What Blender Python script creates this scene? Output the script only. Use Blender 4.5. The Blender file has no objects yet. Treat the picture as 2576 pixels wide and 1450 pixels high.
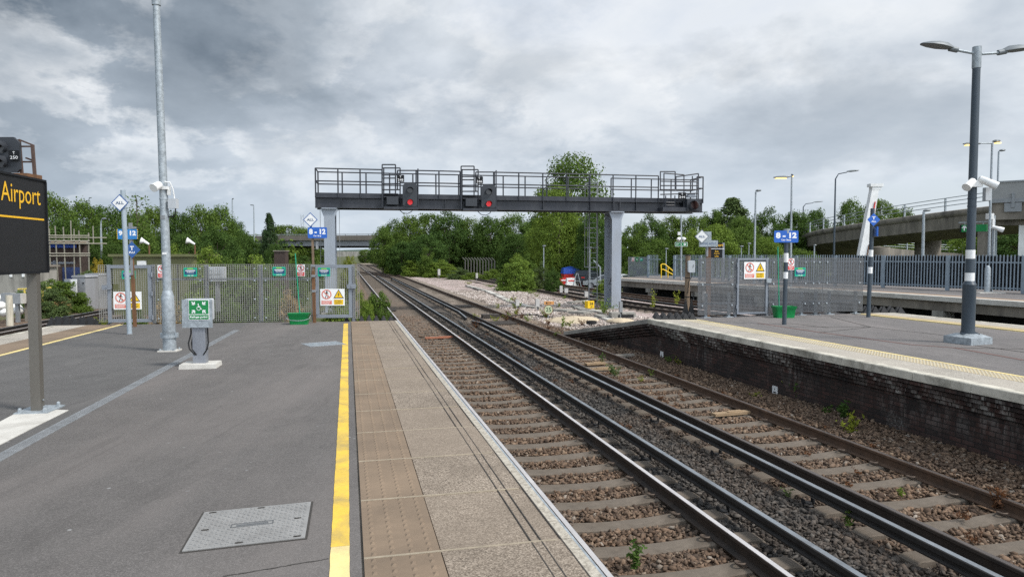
import bpy, bmesh, math, random
import numpy as np
from mathutils import Vector, Matrix
random.seed(7)
SC = bpy.context.scene
COL = SC.collection
PI = math.pi
# ---------------------------------------------------------------- camera geometry
F, HC = 1760.0, 1.8
PIT = math.atan(84.85 / F)
def ray(px, py):
    x = (px - 1287.5) / F; y = (724.85 - py) / F
    return Vector((x, math.cos(PIT) + y * math.sin(PIT), -math.sin(PIT) + y * math.cos(PIT)))
def on(px, py, z=0.0):
    d = ray(px, py); t = (z - HC) / d.z
    return Vector((d.x * t, d.y * t, z))
def aty(px, py, Y):
    d = ray(px, py); t = Y / d.y
    return Vector((d.x * t, Y, HC + d.z * t))
# track frame: s along the rails (away), t across (to the right)
TH = math.atan(0.24)
U = Vector((-math.sin(TH), math.cos(TH), 0)); V = Vector((math.cos(TH), math.sin(TH), 0))
def st(s, t, z=0.0):
    return Vector((U.x * s + V.x * t, U.y * s + V.y * t, z))
def to_st(p):
    return (p[0] * U.x + p[1] * U.y, p[0] * V.x + p[1] * V.y)
ZR = -0.95      # rail top
ZB = -1.13      # ballast top
ZG = -1.2       # ground

# ---------------------------------------------------------------- mesh builder
class MB:
    def __init__(s):
        s.v = []; s.f = []; s.m = []; s.mi = 0
    def add(s, vs, fs):
        b = len(s.v)
        s.v.extend([tuple(v) for v in vs]); s.f.extend([tuple(i + b for i in f) for f in fs]); s.m.extend([s.mi] * len(fs))
        return s
    def box(s, c, d, rz=0.0, taper=1.0):
        hx, hy, hz = d[0] / 2, d[1] / 2, d[2] / 2
        cs, sn = math.cos(rz), math.sin(rz); vs = []
        for z, k in ((-hz, 1.0), (hz, taper)):
            for x, y in ((-hx, -hy), (hx, -hy), (hx, hy), (-hx, hy)):
                x *= k; y *= k
                vs.append((c[0] + x * cs - y * sn, c[1] + x * sn + y * cs, c[2] + z))
        return s.add(vs, [(3, 2, 1, 0), (4, 5, 6, 7), (0, 1, 5, 4), (1, 2, 6, 5), (2, 3, 7, 6), (3, 0, 4, 7)])
    def bar(s, p, q, w, h=None, up=(0, 0, 1)):
        h = h or w
        p, q = Vector(p), Vector(q); d = (q - p)
        if d.length < 1e-6: return s
        d.normalize(); u = Vector(up)
        if abs(d.dot(u)) > 0.98: u = Vector((0, 1, 0))
        a = d.cross(u).normalized(); b = a.cross(d).normalized(); vs = []
        for c in (p, q):
            for i, j in ((-1, -1), (1, -1), (1, 1), (-1, 1)):
                vs.append(c + a * (i * w / 2) + b * (j * h / 2))
        return s.add(vs, [(3, 2, 1, 0), (4, 5, 6, 7), (0, 1, 5, 4), (1, 2, 6, 5), (2, 3, 7, 6), (3, 0, 4, 7)])
    def cyl(s, p, q, r0, r1=None, n=12, cap=True):
        r1 = r0 if r1 is None else r1
        p, q = Vector(p), Vector(q); d = (q - p).normalized()
        u = Vector((0, 0, 1)) if abs(d.z) < 0.9 else Vector((1, 0, 0))
        a = d.cross(u).normalized(); b = d.cross(a).normalized(); vs = []
        for c, r in ((p, r0), (q, r1)):
            for k in range(n):
                t = 2 * PI * k / n
                vs.append(c + a * (r * math.cos(t)) + b * (r * math.sin(t)))
        fs = [(k, k + n, (k + 1) % n + n, (k + 1) % n) for k in range(n)]
        if cap: fs += [tuple(range(n)), tuple(range(2 * n - 1, n - 1, -1))]
        return s.add(vs, fs)
    def lathe(s, prof, n=16, c=(0, 0, 0), cap=True):
        vs = []; fs = []
        for r, z in prof:
            for k in range(n):
                t = 2 * PI * k / n
                vs.append((c[0] + r * math.cos(t), c[1] + r * math.sin(t), c[2] + z))
        for i in range(len(prof) - 1):
            for k in range(n):
                k2 = (k + 1) % n
                fs.append((i * n + k, i * n + k2, (i + 1) * n + k2, (i + 1) * n + k))
        if cap:
            fs.append(tuple(range(n - 1, -1, -1))); m = (len(prof) - 1) * n; fs.append(tuple(range(m, m + n)))
        return s.add(vs, fs)
    def tube(s, pts, r, n=8, cap=True):
        pts = [Vector(p) for p in pts]; vs = []; fs = []
        rr = r if isinstance(r, (list, tuple)) else [r] * len(pts)
        ref = None
        for i, p in enumerate(pts):
            d = (pts[min(i + 1, len(pts) - 1)] - pts[max(i - 1, 0)]).normalized()
            if ref is None:
                ref = Vector((0, 0, 1)) if abs(d.z) < 0.9 else Vector((1, 0, 0))
            a = d.cross(ref).normalized(); b = a.cross(d).normalized(); ref = b
            for k in range(n):
                t = 2 * PI * k / n
                vs.append(p + a * (rr[i] * math.cos(t)) + b * (rr[i] * math.sin(t)))
        for i in range(len(pts) - 1):
            for k in range(n):
                k2 = (k + 1) % n
                fs.append((i * n + k, i * n + k2, (i + 1) * n + k2, (i + 1) * n + k))
        if cap:
            fs.append(tuple(range(n - 1, -1, -1))); m = (len(pts) - 1) * n; fs.append(tuple(range(m, m + n)))
        return s.add(vs, fs)
    def sweep(s, prof, pts, closed=True, cap=True, sides=None):
        """prof: list of (across, up) in the frame of the path; across is to the right of travel"""
        pts = [Vector(p) for p in pts]; n = len(prof); vs = []; fs = []
        for i, p in enumerate(pts):
            a, b = pts[max(i - 1, 0)], pts[min(i + 1, len(pts) - 1)]
            d = Vector((b.x - a.x, b.y - a.y, 0)).normalized(); r = Vector((d.y, -d.x, 0))
            for x, z in prof: vs.append(p + r * x + Vector((0, 0, z)))
        m = n if closed else n - 1
        for i in range(len(pts) - 1):
            for k in range(m):
                k2 = (k + 1) % n
                fs.append((i * n + k, (i + 1) * n + k, (i + 1) * n + k2, i * n + k2))
        if cap and closed:
            fs.append(tuple(range(n))); q = (len(pts) - 1) * n; fs.append(tuple(range(q + n - 1, q - 1, -1)))
        return s.add(vs, fs)
    def prism(s, poly, y0, y1):
        """polygon in XZ, extruded along Y from y0 (front) to y1"""
        n = len(poly)
        vs = [(x, y0, z) for x, z in poly] + [(x, y1, z) for x, z in poly]
        fs = [tuple(range(n)), tuple(range(2 * n - 1, n - 1, -1))] + [(k, k + n, (k + 1) % n + n, (k + 1) % n) for k in range(n)]
        return s.add(vs, fs)
    def slab(s, poly, z0, z1):
        n = len(poly)
        vs = [(p[0], p[1], z0) for p in poly] + [(p[0], p[1], z1) for p in poly]
        fs = [tuple(range(n - 1, -1, -1)), tuple(range(n, 2 * n))] + [(k, (k + 1) % n, (k + 1) % n + n, k + n) for k in range(n)]
        return s.add(vs, fs)
    def mesh(s, name, mats, smooth=None):
        me = bpy.data.meshes.new(name)
        me.from_pydata(s.v, [], s.f)
        for m in (mats if isinstance(mats, (list, tuple)) else [mats]): me.materials.append(m)
        if any(s.m): me.polygons.foreach_set('material_index', s.m)
        me.validate()
        bm = bmesh.new(); bm.from_mesh(me); bmesh.ops.recalc_face_normals(bm, faces=bm.faces); bm.to_mesh(me); bm.free()
        if smooth:
            me.polygons.foreach_set('use_smooth', [True] * len(me.polygons)); me.set_sharp_from_angle(angle=math.radians(smooth))
        return me

def link(name, me, parent=None):
    o = bpy.data.objects.new(name, me); COL.objects.link(o)
    if parent is not None: o.parent = parent
    return o
def part(parent, name, mb, mat, smooth=35, label=None):
    o = link(name, mb.mesh(name, mat, smooth), parent)
    if label: o['label'] = label
    return o
def tag(o, label, cat, group=None):
    o['label'] = label; o['category'] = cat
    if group: o['group'] = group
    return o
def thing(name, label, cat, loc=(0, 0, 0), rz=0.0, group=None):
    o = bpy.data.objects.new(name, None); COL.objects.link(o)
    o.location = loc; o.rotation_euler = (0, 0, rz); o.empty_display_size = 0.2
    return tag(o, label, cat, group)
def solid(name, mb, mat, label, cat, loc=(0, 0, 0), rz=0.0, group=None, smooth=35):
    o = link(name, mb.mesh(name, mat, smooth)); o.location = loc; o.rotation_euler = (0, 0, rz)
    return tag(o, label, cat, group)
def struct(name, mb, mat, smooth=None, kind='structure', parent=None):
    o = link(name, mb.mesh(name, mat, smooth), parent)
    if parent is None: o['kind'] = kind
    return o
def copy_tree(o, parent=None):
    c = o.copy(); COL.objects.link(c)
    if parent is not None: c.parent = parent
    for ch in KIDS.get(o.name) or list(o.children): copy_tree(ch, c)
    return c
KIDS = {}
# ---------------------------------------------------------------- text
_TX = {}
def text_mesh(s, bold=0.0):
    key = (s, bold)
    if key not in _TX:
        cu = bpy.data.curves.new('lettering', 'FONT'); cu.body = s; cu.size = 1.0; cu.align_x = 'CENTER'; cu.align_y = 'CENTER'
        cu.offset = bold; cu.resolution_u = 3
        o = bpy.data.objects.new('lettering', cu); COL.objects.link(o)
        dg = bpy.context.evaluated_depsgraph_get(); dg.update()
        e = o.evaluated_get(dg); me = e.to_mesh()
        v = [tuple(x.co) for x in me.vertices]; f = [tuple(p.vertices) for p in me.polygons]
        e.to_mesh_clear(); bpy.data.objects.remove(o); bpy.data.curves.remove(cu)
        xs = [p[0] for p in v]; ys = [p[1] for p in v]
        cx, cy = (min(xs) + max(xs)) / 2, (min(ys) + max(ys)) / 2
        _TX[key] = ([(p[0] - cx, p[1] - cy) for p in v], f, max(xs) - min(xs), max(ys) - min(ys))
    return _TX[key]
def put_text(mb, s, x, z, y, w=None, h=None, bold=0.012):
    """lettering in the XZ plane facing -Y, centred on (x, z), fitted to width w and/or height h"""
    v, f, tw, th = text_mesh(s, bold)
    sx = w / tw if w else h / th
    sz = h / th if h else sx
    mb.add([(x + p[0] * sx, y, z + p[1] * sz) for p in v], f)
    return mb
# ---------------------------------------------------------------- materials
def lin(h):
    h = h.lstrip('#'); r = []
    for i in (0, 2, 4):
        c = int(h[i:i + 2], 16) / 255; r.append(c / 12.92 if c <= 0.04045 else ((c + 0.055) / 1.055) ** 2.4)
    return tuple(r)
class NT:
    def __init__(s, m):
        s.t = m.node_tree; s.n = s.t.nodes; s.l = s.t.links
    def new(s, ty, **kw):
        n = s.n.new(ty)
        for k, v in kw.items():
            if k in ('i',):
                for a, b in v.items():
                    if isinstance(b, bpy.types.NodeSocket): s.l.new(b, n.inputs[a])
                    else: n.inputs[a].default_value = b
            else: setattr(n, k, v)
        return n
    def ramp(s, fac, stops, interp='LINEAR'):
        n = s.n.new('ShaderNodeValToRGB'); s.l.new(fac, n.inputs[0]); cr = n.color_ramp; cr.interpolation = interp
        while len(cr.elements) < len(stops): cr.elements.new(0.5)
        for e, (p, c) in zip(cr.elements, stops):
            e.position = p; e.color = (c[0], c[1], c[2], 1) if isinstance(c, (tuple, list)) else (c, c, c, 1)
        return n.outputs[0]
    def noise(s, vec, scale, detail=4, rough=0.55, dist=0.0):
        return s.new('ShaderNodeTexNoise', i={'Vector': vec, 'Scale': scale, 'Detail': detail, 'Roughness': rough, 'Distortion': dist}).outputs['Fac']
    def voro(s, vec, scale, out='Color', feature='F1', rnd=1.0):
        n = s.new('ShaderNodeTexVoronoi', feature=feature, i={'Vector': vec, 'Scale': scale, 'Randomness': rnd}); return n.outputs[out]
    def math(s, op, a, b=0.0, c=None, clamp=False):
        n = s.n.new('ShaderNodeMath'); n.operation = op; n.use_clamp = clamp
        for i, x in enumerate((a, b) if c is None else (a, b, c)):
            if isinstance(x, bpy.types.NodeSocket): s.l.new(x, n.inputs[i])
            else: n.inputs[i].default_value = x
        return n.outputs[0]
    def mix(s, fac, a, b, mode='MIX'):
        n = s.n.new('ShaderNodeMix'); n.data_type = 'RGBA'; n.blend_type = mode
        for i, x in ((0, fac), (6, a), (7, b)):
            if isinstance(x, bpy.types.NodeSocket): s.l.new(x, n.inputs[i])
            elif i == 0: n.inputs[0].default_value = x
            else: n.inputs[i].default_value = (x[0], x[1], x[2], 1) if isinstance(x, (tuple, list)) else (x, x, x, 1)
        return n.outputs[2]
    def mapping(s, vec, scale=(1, 1, 1), rot=(0, 0, 0), loc=(0, 0, 0)):
        return s.new('ShaderNodeMapping', i={'Vector': vec, 'Scale': scale, 'Rotation': rot, 'Location': loc}).outputs[0]
    def bump(s, h, strength=0.3, dist=0.01):
        return s.new('ShaderNodeBump', i={'Height': h, 'Strength': strength, 'Distance': dist}).outputs[0]
def material(name):
    m = bpy.data.materials.new(name); m.use_nodes = True; t = NT(m)
    b = t.n.get('Principled BSDF'); b.inputs['Specular IOR Level'].default_value = 0.35
    tc = t.new('ShaderNodeTexCoord')
    return m, t, b, tc.outputs['Object']
def put(t, b, key, x):
    if isinstance(x, bpy.types.NodeSocket): t.l.new(x, b.inputs[key])
    elif isinstance(x, (tuple, list)): b.inputs[key].default_value = (x[0], x[1], x[2], 1)
    else: b.inputs[key].default_value = x
MATS = {}
def simple(name, c, rough=0.5, metal=0.0, var=0.18, scale=6.0, bump=0.0, streak=False, dirt=None, dirt_amt=0.5, spec=0.35, fine=60.0):
    """painted / weathered surface: base colour with broad and fine variation, optional dirt patches"""
    if name in MATS: return MATS[name]
    m, t, b, co = material(name)
    vec = t.mapping(co, (1, 1, 0.25)) if streak else co
    n1 = t.noise(vec, scale, 5, 0.6); n2 = t.noise(co, fine, 3, 0.6)
    lo = tuple(x * (1 - var) for x in c); hi = tuple(min(1, x * (1 + var)) for x in c)
    col = t.ramp(n1, [(0.3, lo), (0.7, hi)])
    col = t.mix(0.35, col, t.ramp(n2, [(0.3, tuple(x * (1 - var) for x in c)), (0.7, tuple(min(1, x * (1 + var)) for x in c))]))
    if dirt is not None:
        n3 = t.noise(vec, scale * 0.7, 6, 0.7, 0.6)
        col = t.mix(t.math('MULTIPLY', t.ramp(n3, [(0.45, 0), (0.68, 1)]), dirt_amt), col, dirt)
    put(t, b, 'Base Color', col); b.inputs['Metallic'].default_value = metal
    put(t, b, 'Roughness', t.ramp(n1, [(0.3, max(0, rough - 0.1)), (0.7, min(1, rough + 0.1))])); b.inputs['Specular IOR Level'].default_value = spec
    if bump: put(t, b, 'Normal', t.bump(t.mix(0.5, n1, n2), bump, 0.01))
    MATS[name] = m; return m
# ================================================================ surface materials
def m_asphalt(name, base, warm, seam=False):
    m, t, b, co = material(name)
    n1 = t.noise(co, 0.35, 5, 0.6, 0.4); n2 = t.noise(co, 2.2, 5, 0.65); n3 = t.noise(co, 170, 2, 0.7)
    v = t.voro(co, 120)
    gr = t.new('ShaderNodeSeparateColor', i={'Color': v}).outputs[0]
    col = t.ramp(n1, [(0.32, tuple(x * 0.86 for x in base)), (0.5, base), (0.68, warm)])
    col = t.mix(0.5, col, t.ramp(n2, [(0.3, tuple(x * 0.72 for x in base)), (0.7, tuple(x * 1.25 for x in base))]))
    col = t.mix(t.ramp(gr, [(0.3, 0.0), (1.0, 0.5)]), col, tuple(x * 2.0 for x in base))
    col = t.mix(t.ramp(n3, [(0.52, 0.0), (0.72, 0.75)]), col, tuple(x * 0.45 for x in base))
    # trodden gum spots and pale scuffs
    sp = t.new('ShaderNodeTexVoronoi', feature='F1', i={'Vector': t.mapping(co, (1.0, 1.3, 1)), 'Scale': 4.6, 'Randomness': 1.0})
    near = t.ramp(sp.outputs['Distance'], [(0.05, 1.0), (0.085, 0.0)])
    rnd = t.new('ShaderNodeSeparateColor', i={'Color': sp.outputs['Color']}).outputs
    gum = t.math('MULTIPLY', near, t.ramp(rnd[0], [(0.5, 0), (0.55, 0.8)]))
    col = t.mix(gum, col, t.ramp(rnd[1], [(0.0, 0.05), (0.6, 0.22), (1.0, 0.4)]))
    pt = t.voro(t.mapping(co, (.16, .10, 1), (0, 0, .3)), 1.0)
    pv = t.new('ShaderNodeSeparateColor', i={'Color': pt}).outputs[0]
    col = t.mix(t.ramp(pv, [(0.0, 0.32), (0.5, 0.0)]), col, tuple(x * 0.72 for x in base))
    wr = t.noise(t.mapping(co, (0.9, 0.12, 1), (0, 0, -0.24)), 1.0, 4, 0.6)
    col = t.mix(t.ramp(wr, [(0.48, 0.0), (0.7, 0.5)]), col, tuple(x * 1.35 for x in warm))
    st_ = t.noise(t.mapping(co, (1.4, 0.35, 1), (0, 0, -0.25)), 1.3, 6, 0.7, 1.2)
    col = t.mix(t.ramp(st_, [(0.53, 0.0), (0.72, 0.5)]), col, tuple(x * 0.6 for x in base))
    put(t, b, 'Base Color', col); b.inputs['Roughness'].default_value = 0.85; b.inputs['Specular IOR Level'].default_value = 0.25
    put(t, b, 'Normal', t.bump(t.mix(0.5, n3, gr), 0.55, 0.006))
    return m
M_ASPH = m_asphalt('asphalt', (0.106, 0.098, 0.093), (0.136, 0.121, 0.113))
M_ASPH2 = m_asphalt('asphalt_newer', (0.094, 0.090, 0.087), (0.108, 0.102, 0.098))
M_ASPH3 = m_asphalt('asphalt_island', (0.135, 0.125, 0.121), (0.165, 0.147, 0.14))

def m_slab(name, base, speck, dark, joint_s=4.16, scale=135):
    m, t, b, co = material(name)
    n1 = t.noise(co, 1.6, 5, 0.65); n2 = t.noise(co, 14, 4, 0.6)
    v = t.new('ShaderNodeSeparateColor', i={'Color': t.voro(co, scale)}).outputs
    col = t.ramp(v[0], [(0.0, dark), (0.35, base), (0.7, speck), (1.0, tuple(min(1, x * 1.5) for x in speck))])
    col = t.mix(t.ramp(n1, [(0.35, 0.0), (0.7, 0.55)]), col, tuple(x * 0.6 for x in base))
    col = t.mix(t.ramp(n2, [(0.45, 0.0), (0.75, 0.35)]), col, tuple(x * 1.3 for x in base))
    # per-slab tone
    sl = t.new('ShaderNodeSeparateXYZ', i={'Vector': t.mapping(co, (1, 1, 1), (0, 0, -TH))}).outputs
    cell = t.new('ShaderNodeTexWhiteNoise', noise_dimensions='1D', i={'W': t.math('FLOOR', t.math('SUBTRACT', sl[1], joint_s))}).outputs['Value']
    col = t.mix(t.math('MULTIPLY', cell, 0.55), col, tuple(x * 1.35 for x in base))
    put(t, b, 'Base Color', col); b.inputs['Roughness'].default_value = 0.85; b.inputs['Specular IOR Level'].default_value = 0.25
    put(t, b, 'Normal', t.bump(v[0], 0.35, 0.004))
    return m
M_SLAB = m_slab('aggregate_slab', (0.168, 0.134, 0.103), (0.30, 0.25, 0.2), (0.075, 0.06, 0.047))
M_SLAB2 = m_slab('aggregate_slab_pale', (0.30, 0.27, 0.23), (0.42, 0.39, 0.34), (0.17, 0.15, 0.125))
M_TACT = simple('tactile_buff', (0.195, 0.143, 0.099), 0.85, var=0.2, scale=1.8, bump=0.25, dirt=(0.12, 0.09, 0.065), dirt_amt=0.5, fine=180)
M_TACTY = simple('tactile_yellow', (0.40, 0.315, 0.185), 0.85, var=0.2, scale=1.4, bump=0.2, dirt=(0.25, 0.2, 0.13), dirt_amt=0.6, fine=120)
M_YEL = simple('yellow_paint', (0.64, 0.43, 0.06), 0.7, var=0.16, scale=2.5, dirt=(0.31, 0.235, 0.10), dirt_amt=0.9, fine=40)
M_YELP = simple('yellow_paint_faded', (0.70, 0.56, 0.24), 0.7, var=0.15, scale=3, dirt=(0.38, 0.32, 0.2), dirt_amt=0.6)
M_EDGEW = simple('worn_edge_white', (0.40, 0.365, 0.305), 0.85, var=0.35, scale=38, dirt=(0.16, 0.135, 0.105), dirt_amt=0.9, fine=130, bump=.3)
M_WHITEP = simple('white_edge_paint', (0.52, 0.485, 0.41), 0.75, var=0.2, scale=3.0, dirt=(0.13, 0.12, 0.095), dirt_amt=0.9, fine=35, bump=0.2)
M_GROUT = simple('joint_mortar', (0.275, 0.23, 0.17), 0.9, var=0.25, scale=8)
M_GROOVE = simple('dark_groove', (0.045, 0.041, 0.037), 0.9, scale=20)
M_GALV = simple('galvanised_steel', (0.33, 0.365, 0.39), 0.5, 0.3, var=0.32, scale=14, fine=40, dirt=(0.19, 0.21, 0.225), dirt_amt=0.75)
M_GALVD = simple('galvanised_dull', (0.225, 0.235, 0.245), 0.55, 0.15, var=0.2, scale=5, fine=40)
M_STEELG = simple('grey_girder_paint', (0.27, 0.30, 0.345), 0.5, 0.0, var=0.12, scale=2.2, streak=True, dirt=(0.2, 0.2, 0.19), dirt_amt=0.4)
M_BLACKS = simple('black_girder_paint', (0.026, 0.029, 0.037), 0.45, 0.0, var=0.3, scale=2.5, streak=True, dirt=(0.06, 0.062, 0.07), dirt_amt=0.6)
M_BLACKP = simple('black_plate', (0.010, 0.011, 0.013), 0.6, var=0.2, spec=.2)
M_CONC = simple('concrete', (0.30, 0.285, 0.255), 0.9, var=0.22, scale=1.6, streak=True, bump=0.25, dirt=(0.10, 0.095, 0.085), dirt_amt=0.75)
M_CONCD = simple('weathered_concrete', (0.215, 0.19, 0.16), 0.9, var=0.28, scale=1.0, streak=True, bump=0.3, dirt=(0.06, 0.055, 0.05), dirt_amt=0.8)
M_CONCL = simple('pale_concrete', (0.50, 0.48, 0.44), 0.85, var=0.15, scale=3, bump=0.2, dirt=(0.3, 0.28, 0.25), dirt_amt=0.6)
M_WHITE = simple('white_paint', (0.72, 0.72, 0.71), 0.5, var=0.06, scale=3, dirt=(0.5, 0.49, 0.46), dirt_amt=0.4)
M_SIGNW = simple('sign_white', (0.76, 0.76, 0.75), 0.4, var=0.05, scale=3, dirt=(0.6, 0.59, 0.57), dirt_amt=0.4)
M_BLUE = simple('sign_blue', (0.022, 0.115, 0.46), 0.4, var=0.08, scale=3)
M_BLUED = simple('sign_deep_blue', (0.03, 0.10, 0.30), 0.4, var=0.08, scale=3)
M_GREEN = simple('sign_green', (0.01, 0.20, 0.055), 0.4, var=0.08, scale=3)
M_TEAL = simple('sign_teal', (0.008, 0.33, 0.215), 0.4, var=0.06, scale=3)
M_NAVY = simple('sign_navy', (0.012, 0.06, 0.14), 0.4, var=0.08)
M_LIME = simple('sign_lime', (0.25, 0.52, 0.07), 0.4, var=0.08)
M_RED = simple('sign_red', (0.56, 0.035, 0.03), 0.4, var=0.1, scale=4)
M_REDF = simple('sign_red_faded', (0.62, 0.16, 0.11), 0.5, var=0.1, scale=4)
M_SYEL = simple('sign_yellow', (0.74, 0.47, 0.015), 0.4, var=0.06)
M_LET = simple('lettering_white', (0.8, 0.8, 0.8), 0.4, var=0.02)
M_LETB = simple('lettering_black', (0.015, 0.015, 0.017), 0.5, var=0.1)
M_LETG = simple('lettering_grey_blue', (0.11, 0.15, 0.23), 0.5, var=0.1)
M_LETY = simple('lettering_yellow', (0.78, 0.44, 0.02), 0.4, var=0.05)
M_RUST = simple('rusty_steel', (0.17, 0.085, 0.042), 0.85, 0.1, var=0.4, scale=9, streak=True, bump=0.3, dirt=(0.07, 0.045, 0.03), dirt_amt=0.8)
M_PLASG = simple('grey_plastic', (0.42, 0.44, 0.46), 0.45, var=0.06)
M_PLASW = simple('white_plastic', (0.70, 0.70, 0.69), 0.4, var=0.05, dirt=(0.5, 0.5, 0.48), dirt_amt=0.4)
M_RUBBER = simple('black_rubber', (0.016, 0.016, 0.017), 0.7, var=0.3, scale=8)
M_CABLE = simple('black_cable', (0.012, 0.012, 0.013), 0.55, var=0.2)
M_GBKT = simple('green_plastic', (0.008, 0.21, 0.055), 0.35, var=0.08)
M_GBRM = simple('green_handle', (0.015, 0.27, 0.15), 0.4, var=0.08)
M_POSTB = simple('blue_grey_paint', (0.046, 0.061, 0.077), 0.4, 0.0, var=0.15, scale=3, streak=True, dirt=(0.085, 0.10, 0.115), dirt_amt=0.4)
M_RAILS = simple('rail_web', (0.050, 0.038, 0.031), 0.75, 0.2, var=0.35, scale=5, bump=0.3, dirt=(0.028, 0.025, 0.023), dirt_amt=0.8)
M_RAILR = simple('rail_web_rusty', (0.095, 0.058, 0.038), 0.8, 0.15, var=0.35, scale=5, bump=0.3, dirt=(0.05, 0.036, 0.028), dirt_amt=0.7)
M_RTOP = simple('running_surface', (0.62, 0.59, 0.58), 0.45, 0.55, var=0.12, scale=3, spec=0.5)
M_RTOPD = simple('running_surface_dull', (0.13, 0.11, 0.10), 0.45, 0.6, var=0.2, scale=3)
M_CTOP = simple('conductor_top', (0.33, 0.355, 0.38), 0.42, 0.8, var=0.15, scale=3, dirt=(0.16, 0.165, 0.17), dirt_amt=0.6)
M_CWEB = simple('conductor_web', (0.030, 0.027, 0.025), 0.75, 0.2, var=0.35, scale=6, bump=0.3)
M_SLEEP = simple('concrete_sleeper', (0.128, 0.105, 0.083), 0.92, var=0.3, scale=4, bump=0.45, dirt=(0.085, 0.068, 0.052), dirt_amt=0.85, fine=70)
M_CLIP = simple('rail_clip_steel', (0.10, 0.075, 0.058), 0.7, 0.3, var=0.3)
M_WOOD = simple('weathered_wood', (0.19, 0.135, 0.09), 0.9, var=0.35, scale=7, streak=True, bump=0.4, dirt=(0.08, 0.058, 0.042), dirt_amt=0.7)
M_WOODN = simple('fresh_board', (0.27, 0.19, 0.115), 0.8, var=0.2, scale=8)

def tcoord(t, co):
    return t.new('ShaderNodeSeparateXYZ', i={'Vector': t.mapping(co, (1, 1, 1), (0, 0, -TH))}).outputs
def zone_dark(t, co):
    """brake and conductor-rail grime lies thickest between the two tracks"""
    q = tcoord(t, co); n = t.noise(co, 1.1, 5, 0.65)
    w = t.math('ADD', q[0], t.math('MULTIPLY', t.math('SUBTRACT', n, 0.5), 1.1))
    return t.ramp(t.math('DIVIDE', w, 10.0), [(0.355, 0.0), (0.40, 1.0), (0.50, 0.95), (0.58, 0.0)])
def m_ballast(name, stones):
    m, t, b, co = material(name)
    if stones:
        r = t.new('ShaderNodeNewGeometry').outputs['Random Per Island']
        rr = t.new('ShaderNodeTexWhiteNoise', noise_dimensions='1D', i={'W': t.math('MULTIPLY', r, 91.7)}).outputs['Value']
    else:
        v = t.new('ShaderNodeSeparateColor', i={'Color': t.voro(co, 21)}).outputs; r, rr = v[0], v[1]
    brown = t.ramp(r, [(0.0, (0.06, 0.039, 0.027)), (0.4, (0.118, 0.077, 0.051)), (0.8, (0.18, 0.118, 0.078)), (0.96, (0.215, 0.155, 0.108)), (1.0, (0.27, 0.23, 0.19))])
    grey = t.ramp(rr, [(0.0, (0.02, 0.0185, 0.0175)), (0.6, (0.055, 0.05, 0.045)), (1.0, (0.10, 0.09, 0.08))])
    k = zone_dark(t, co)
    n = t.noise(co, 0.8, 5, 0.7)
    kk = t.math('ADD', t.math('MULTIPLY', k, 0.85), t.ramp(n, [(0.45, 0.0), (0.7, 0.4)]), clamp=True)
    col = t.mix(kk, brown, grey)
    # pinker, cleaner stone further along
    q = tcoord(t, co)
    far = t.math('MULTIPLY', t.ramp(t.math('DIVIDE', q[1], 100.0), [(0.24, 0.0), (0.33, 0.7), (0.6, 0.85)]), t.math('SUBTRACT', 1.0, t.math('MULTIPLY', k, 0.8)))
    far = t.math('MULTIPLY', far, t.ramp(t.math('DIVIDE', q[0], 10.0), [(0.35, 0.15), (0.55, 1.0)]))
    col = t.mix(far, col, t.ramp(rr, [(0.0, (0.14, 0.115, 0.09)), (0.6, (0.27, 0.225, 0.18)), (1.0, (0.42, 0.36, 0.31))]))
    put(t, b, 'Base Color', col); b.inputs['Roughness'].default_value = 0.9; b.inputs['Specular IOR Level'].default_value = 0.25
    if stones: put(t, b, 'Normal', t.bump(t.noise(co, 90, 3, 0.6), 0.3, 0.004))
    else: put(t, b, 'Normal', t.bump(t.math('SUBTRACT', 1.0, t.voro(co, 21, 'Distance')), 1.0, 0.035))
    return m
M_BAL = m_ballast('ballast', False); M_STONE = m_ballast('ballast_stone', True)
def m_pink():
    m, t, b, co = material('pink_granite_ballast')
    v = t.new('ShaderNodeSeparateColor', i={'Color': t.voro(co, 15)}).outputs
    col = t.ramp(v[0], [(0.0, (0.15, 0.105, 0.09)), (0.4, (0.36, 0.275, 0.245)), (0.75, (0.49, 0.40, 0.365)), (1.0, (0.60, 0.53, 0.50))])
    n = t.noise(co, 0.28, 6, 0.7, 0.5)
    col = t.mix(t.ramp(n, [(0.48, 0.0), (0.66, 0.85)]), col, t.ramp(v[1], [(0, (0.09, 0.075, 0.06)), (1, (0.2, 0.17, 0.13))]))
    n2 = t.noise(co, 0.5, 5, 0.65)
    col = t.mix(t.ramp(n2, [(0.6, 0.0), (0.72, 0.7)]), col, (0.075, 0.09, 0.03))
    put(t, b, 'Base Color', col); b.inputs['Roughness'].default_value = 0.9
    put(t, b, 'Normal', t.bump(t.math('SUBTRACT', 1.0, t.voro(co, 15, 'Distance')), 1.0, 0.05))
    return m
M_PINK = m_pink()
def m_pstone():
    m, t, b, co = material('pink_granite_stone'); r = t.new('ShaderNodeNewGeometry').outputs['Random Per Island']
    col = t.ramp(r, [(0.0, (0.17, 0.125, 0.11)), (0.35, (0.34, 0.285, 0.25)), (0.7, (0.47, 0.405, 0.36)), (1.0, (0.60, 0.55, 0.51))])
    col = t.mix(t.ramp(t.noise(co, 0.3, 5, 0.7, 0.5), [(0.5, 0.0), (0.66, 0.8)]), col, t.ramp(r, [(0, (0.09, 0.072, 0.055)), (1, (0.22, 0.18, 0.14))]))
    put(t, b, 'Base Color', col); b.inputs['Roughness'].default_value = 0.9; return m
M_PSTONE = m_pstone()
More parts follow.
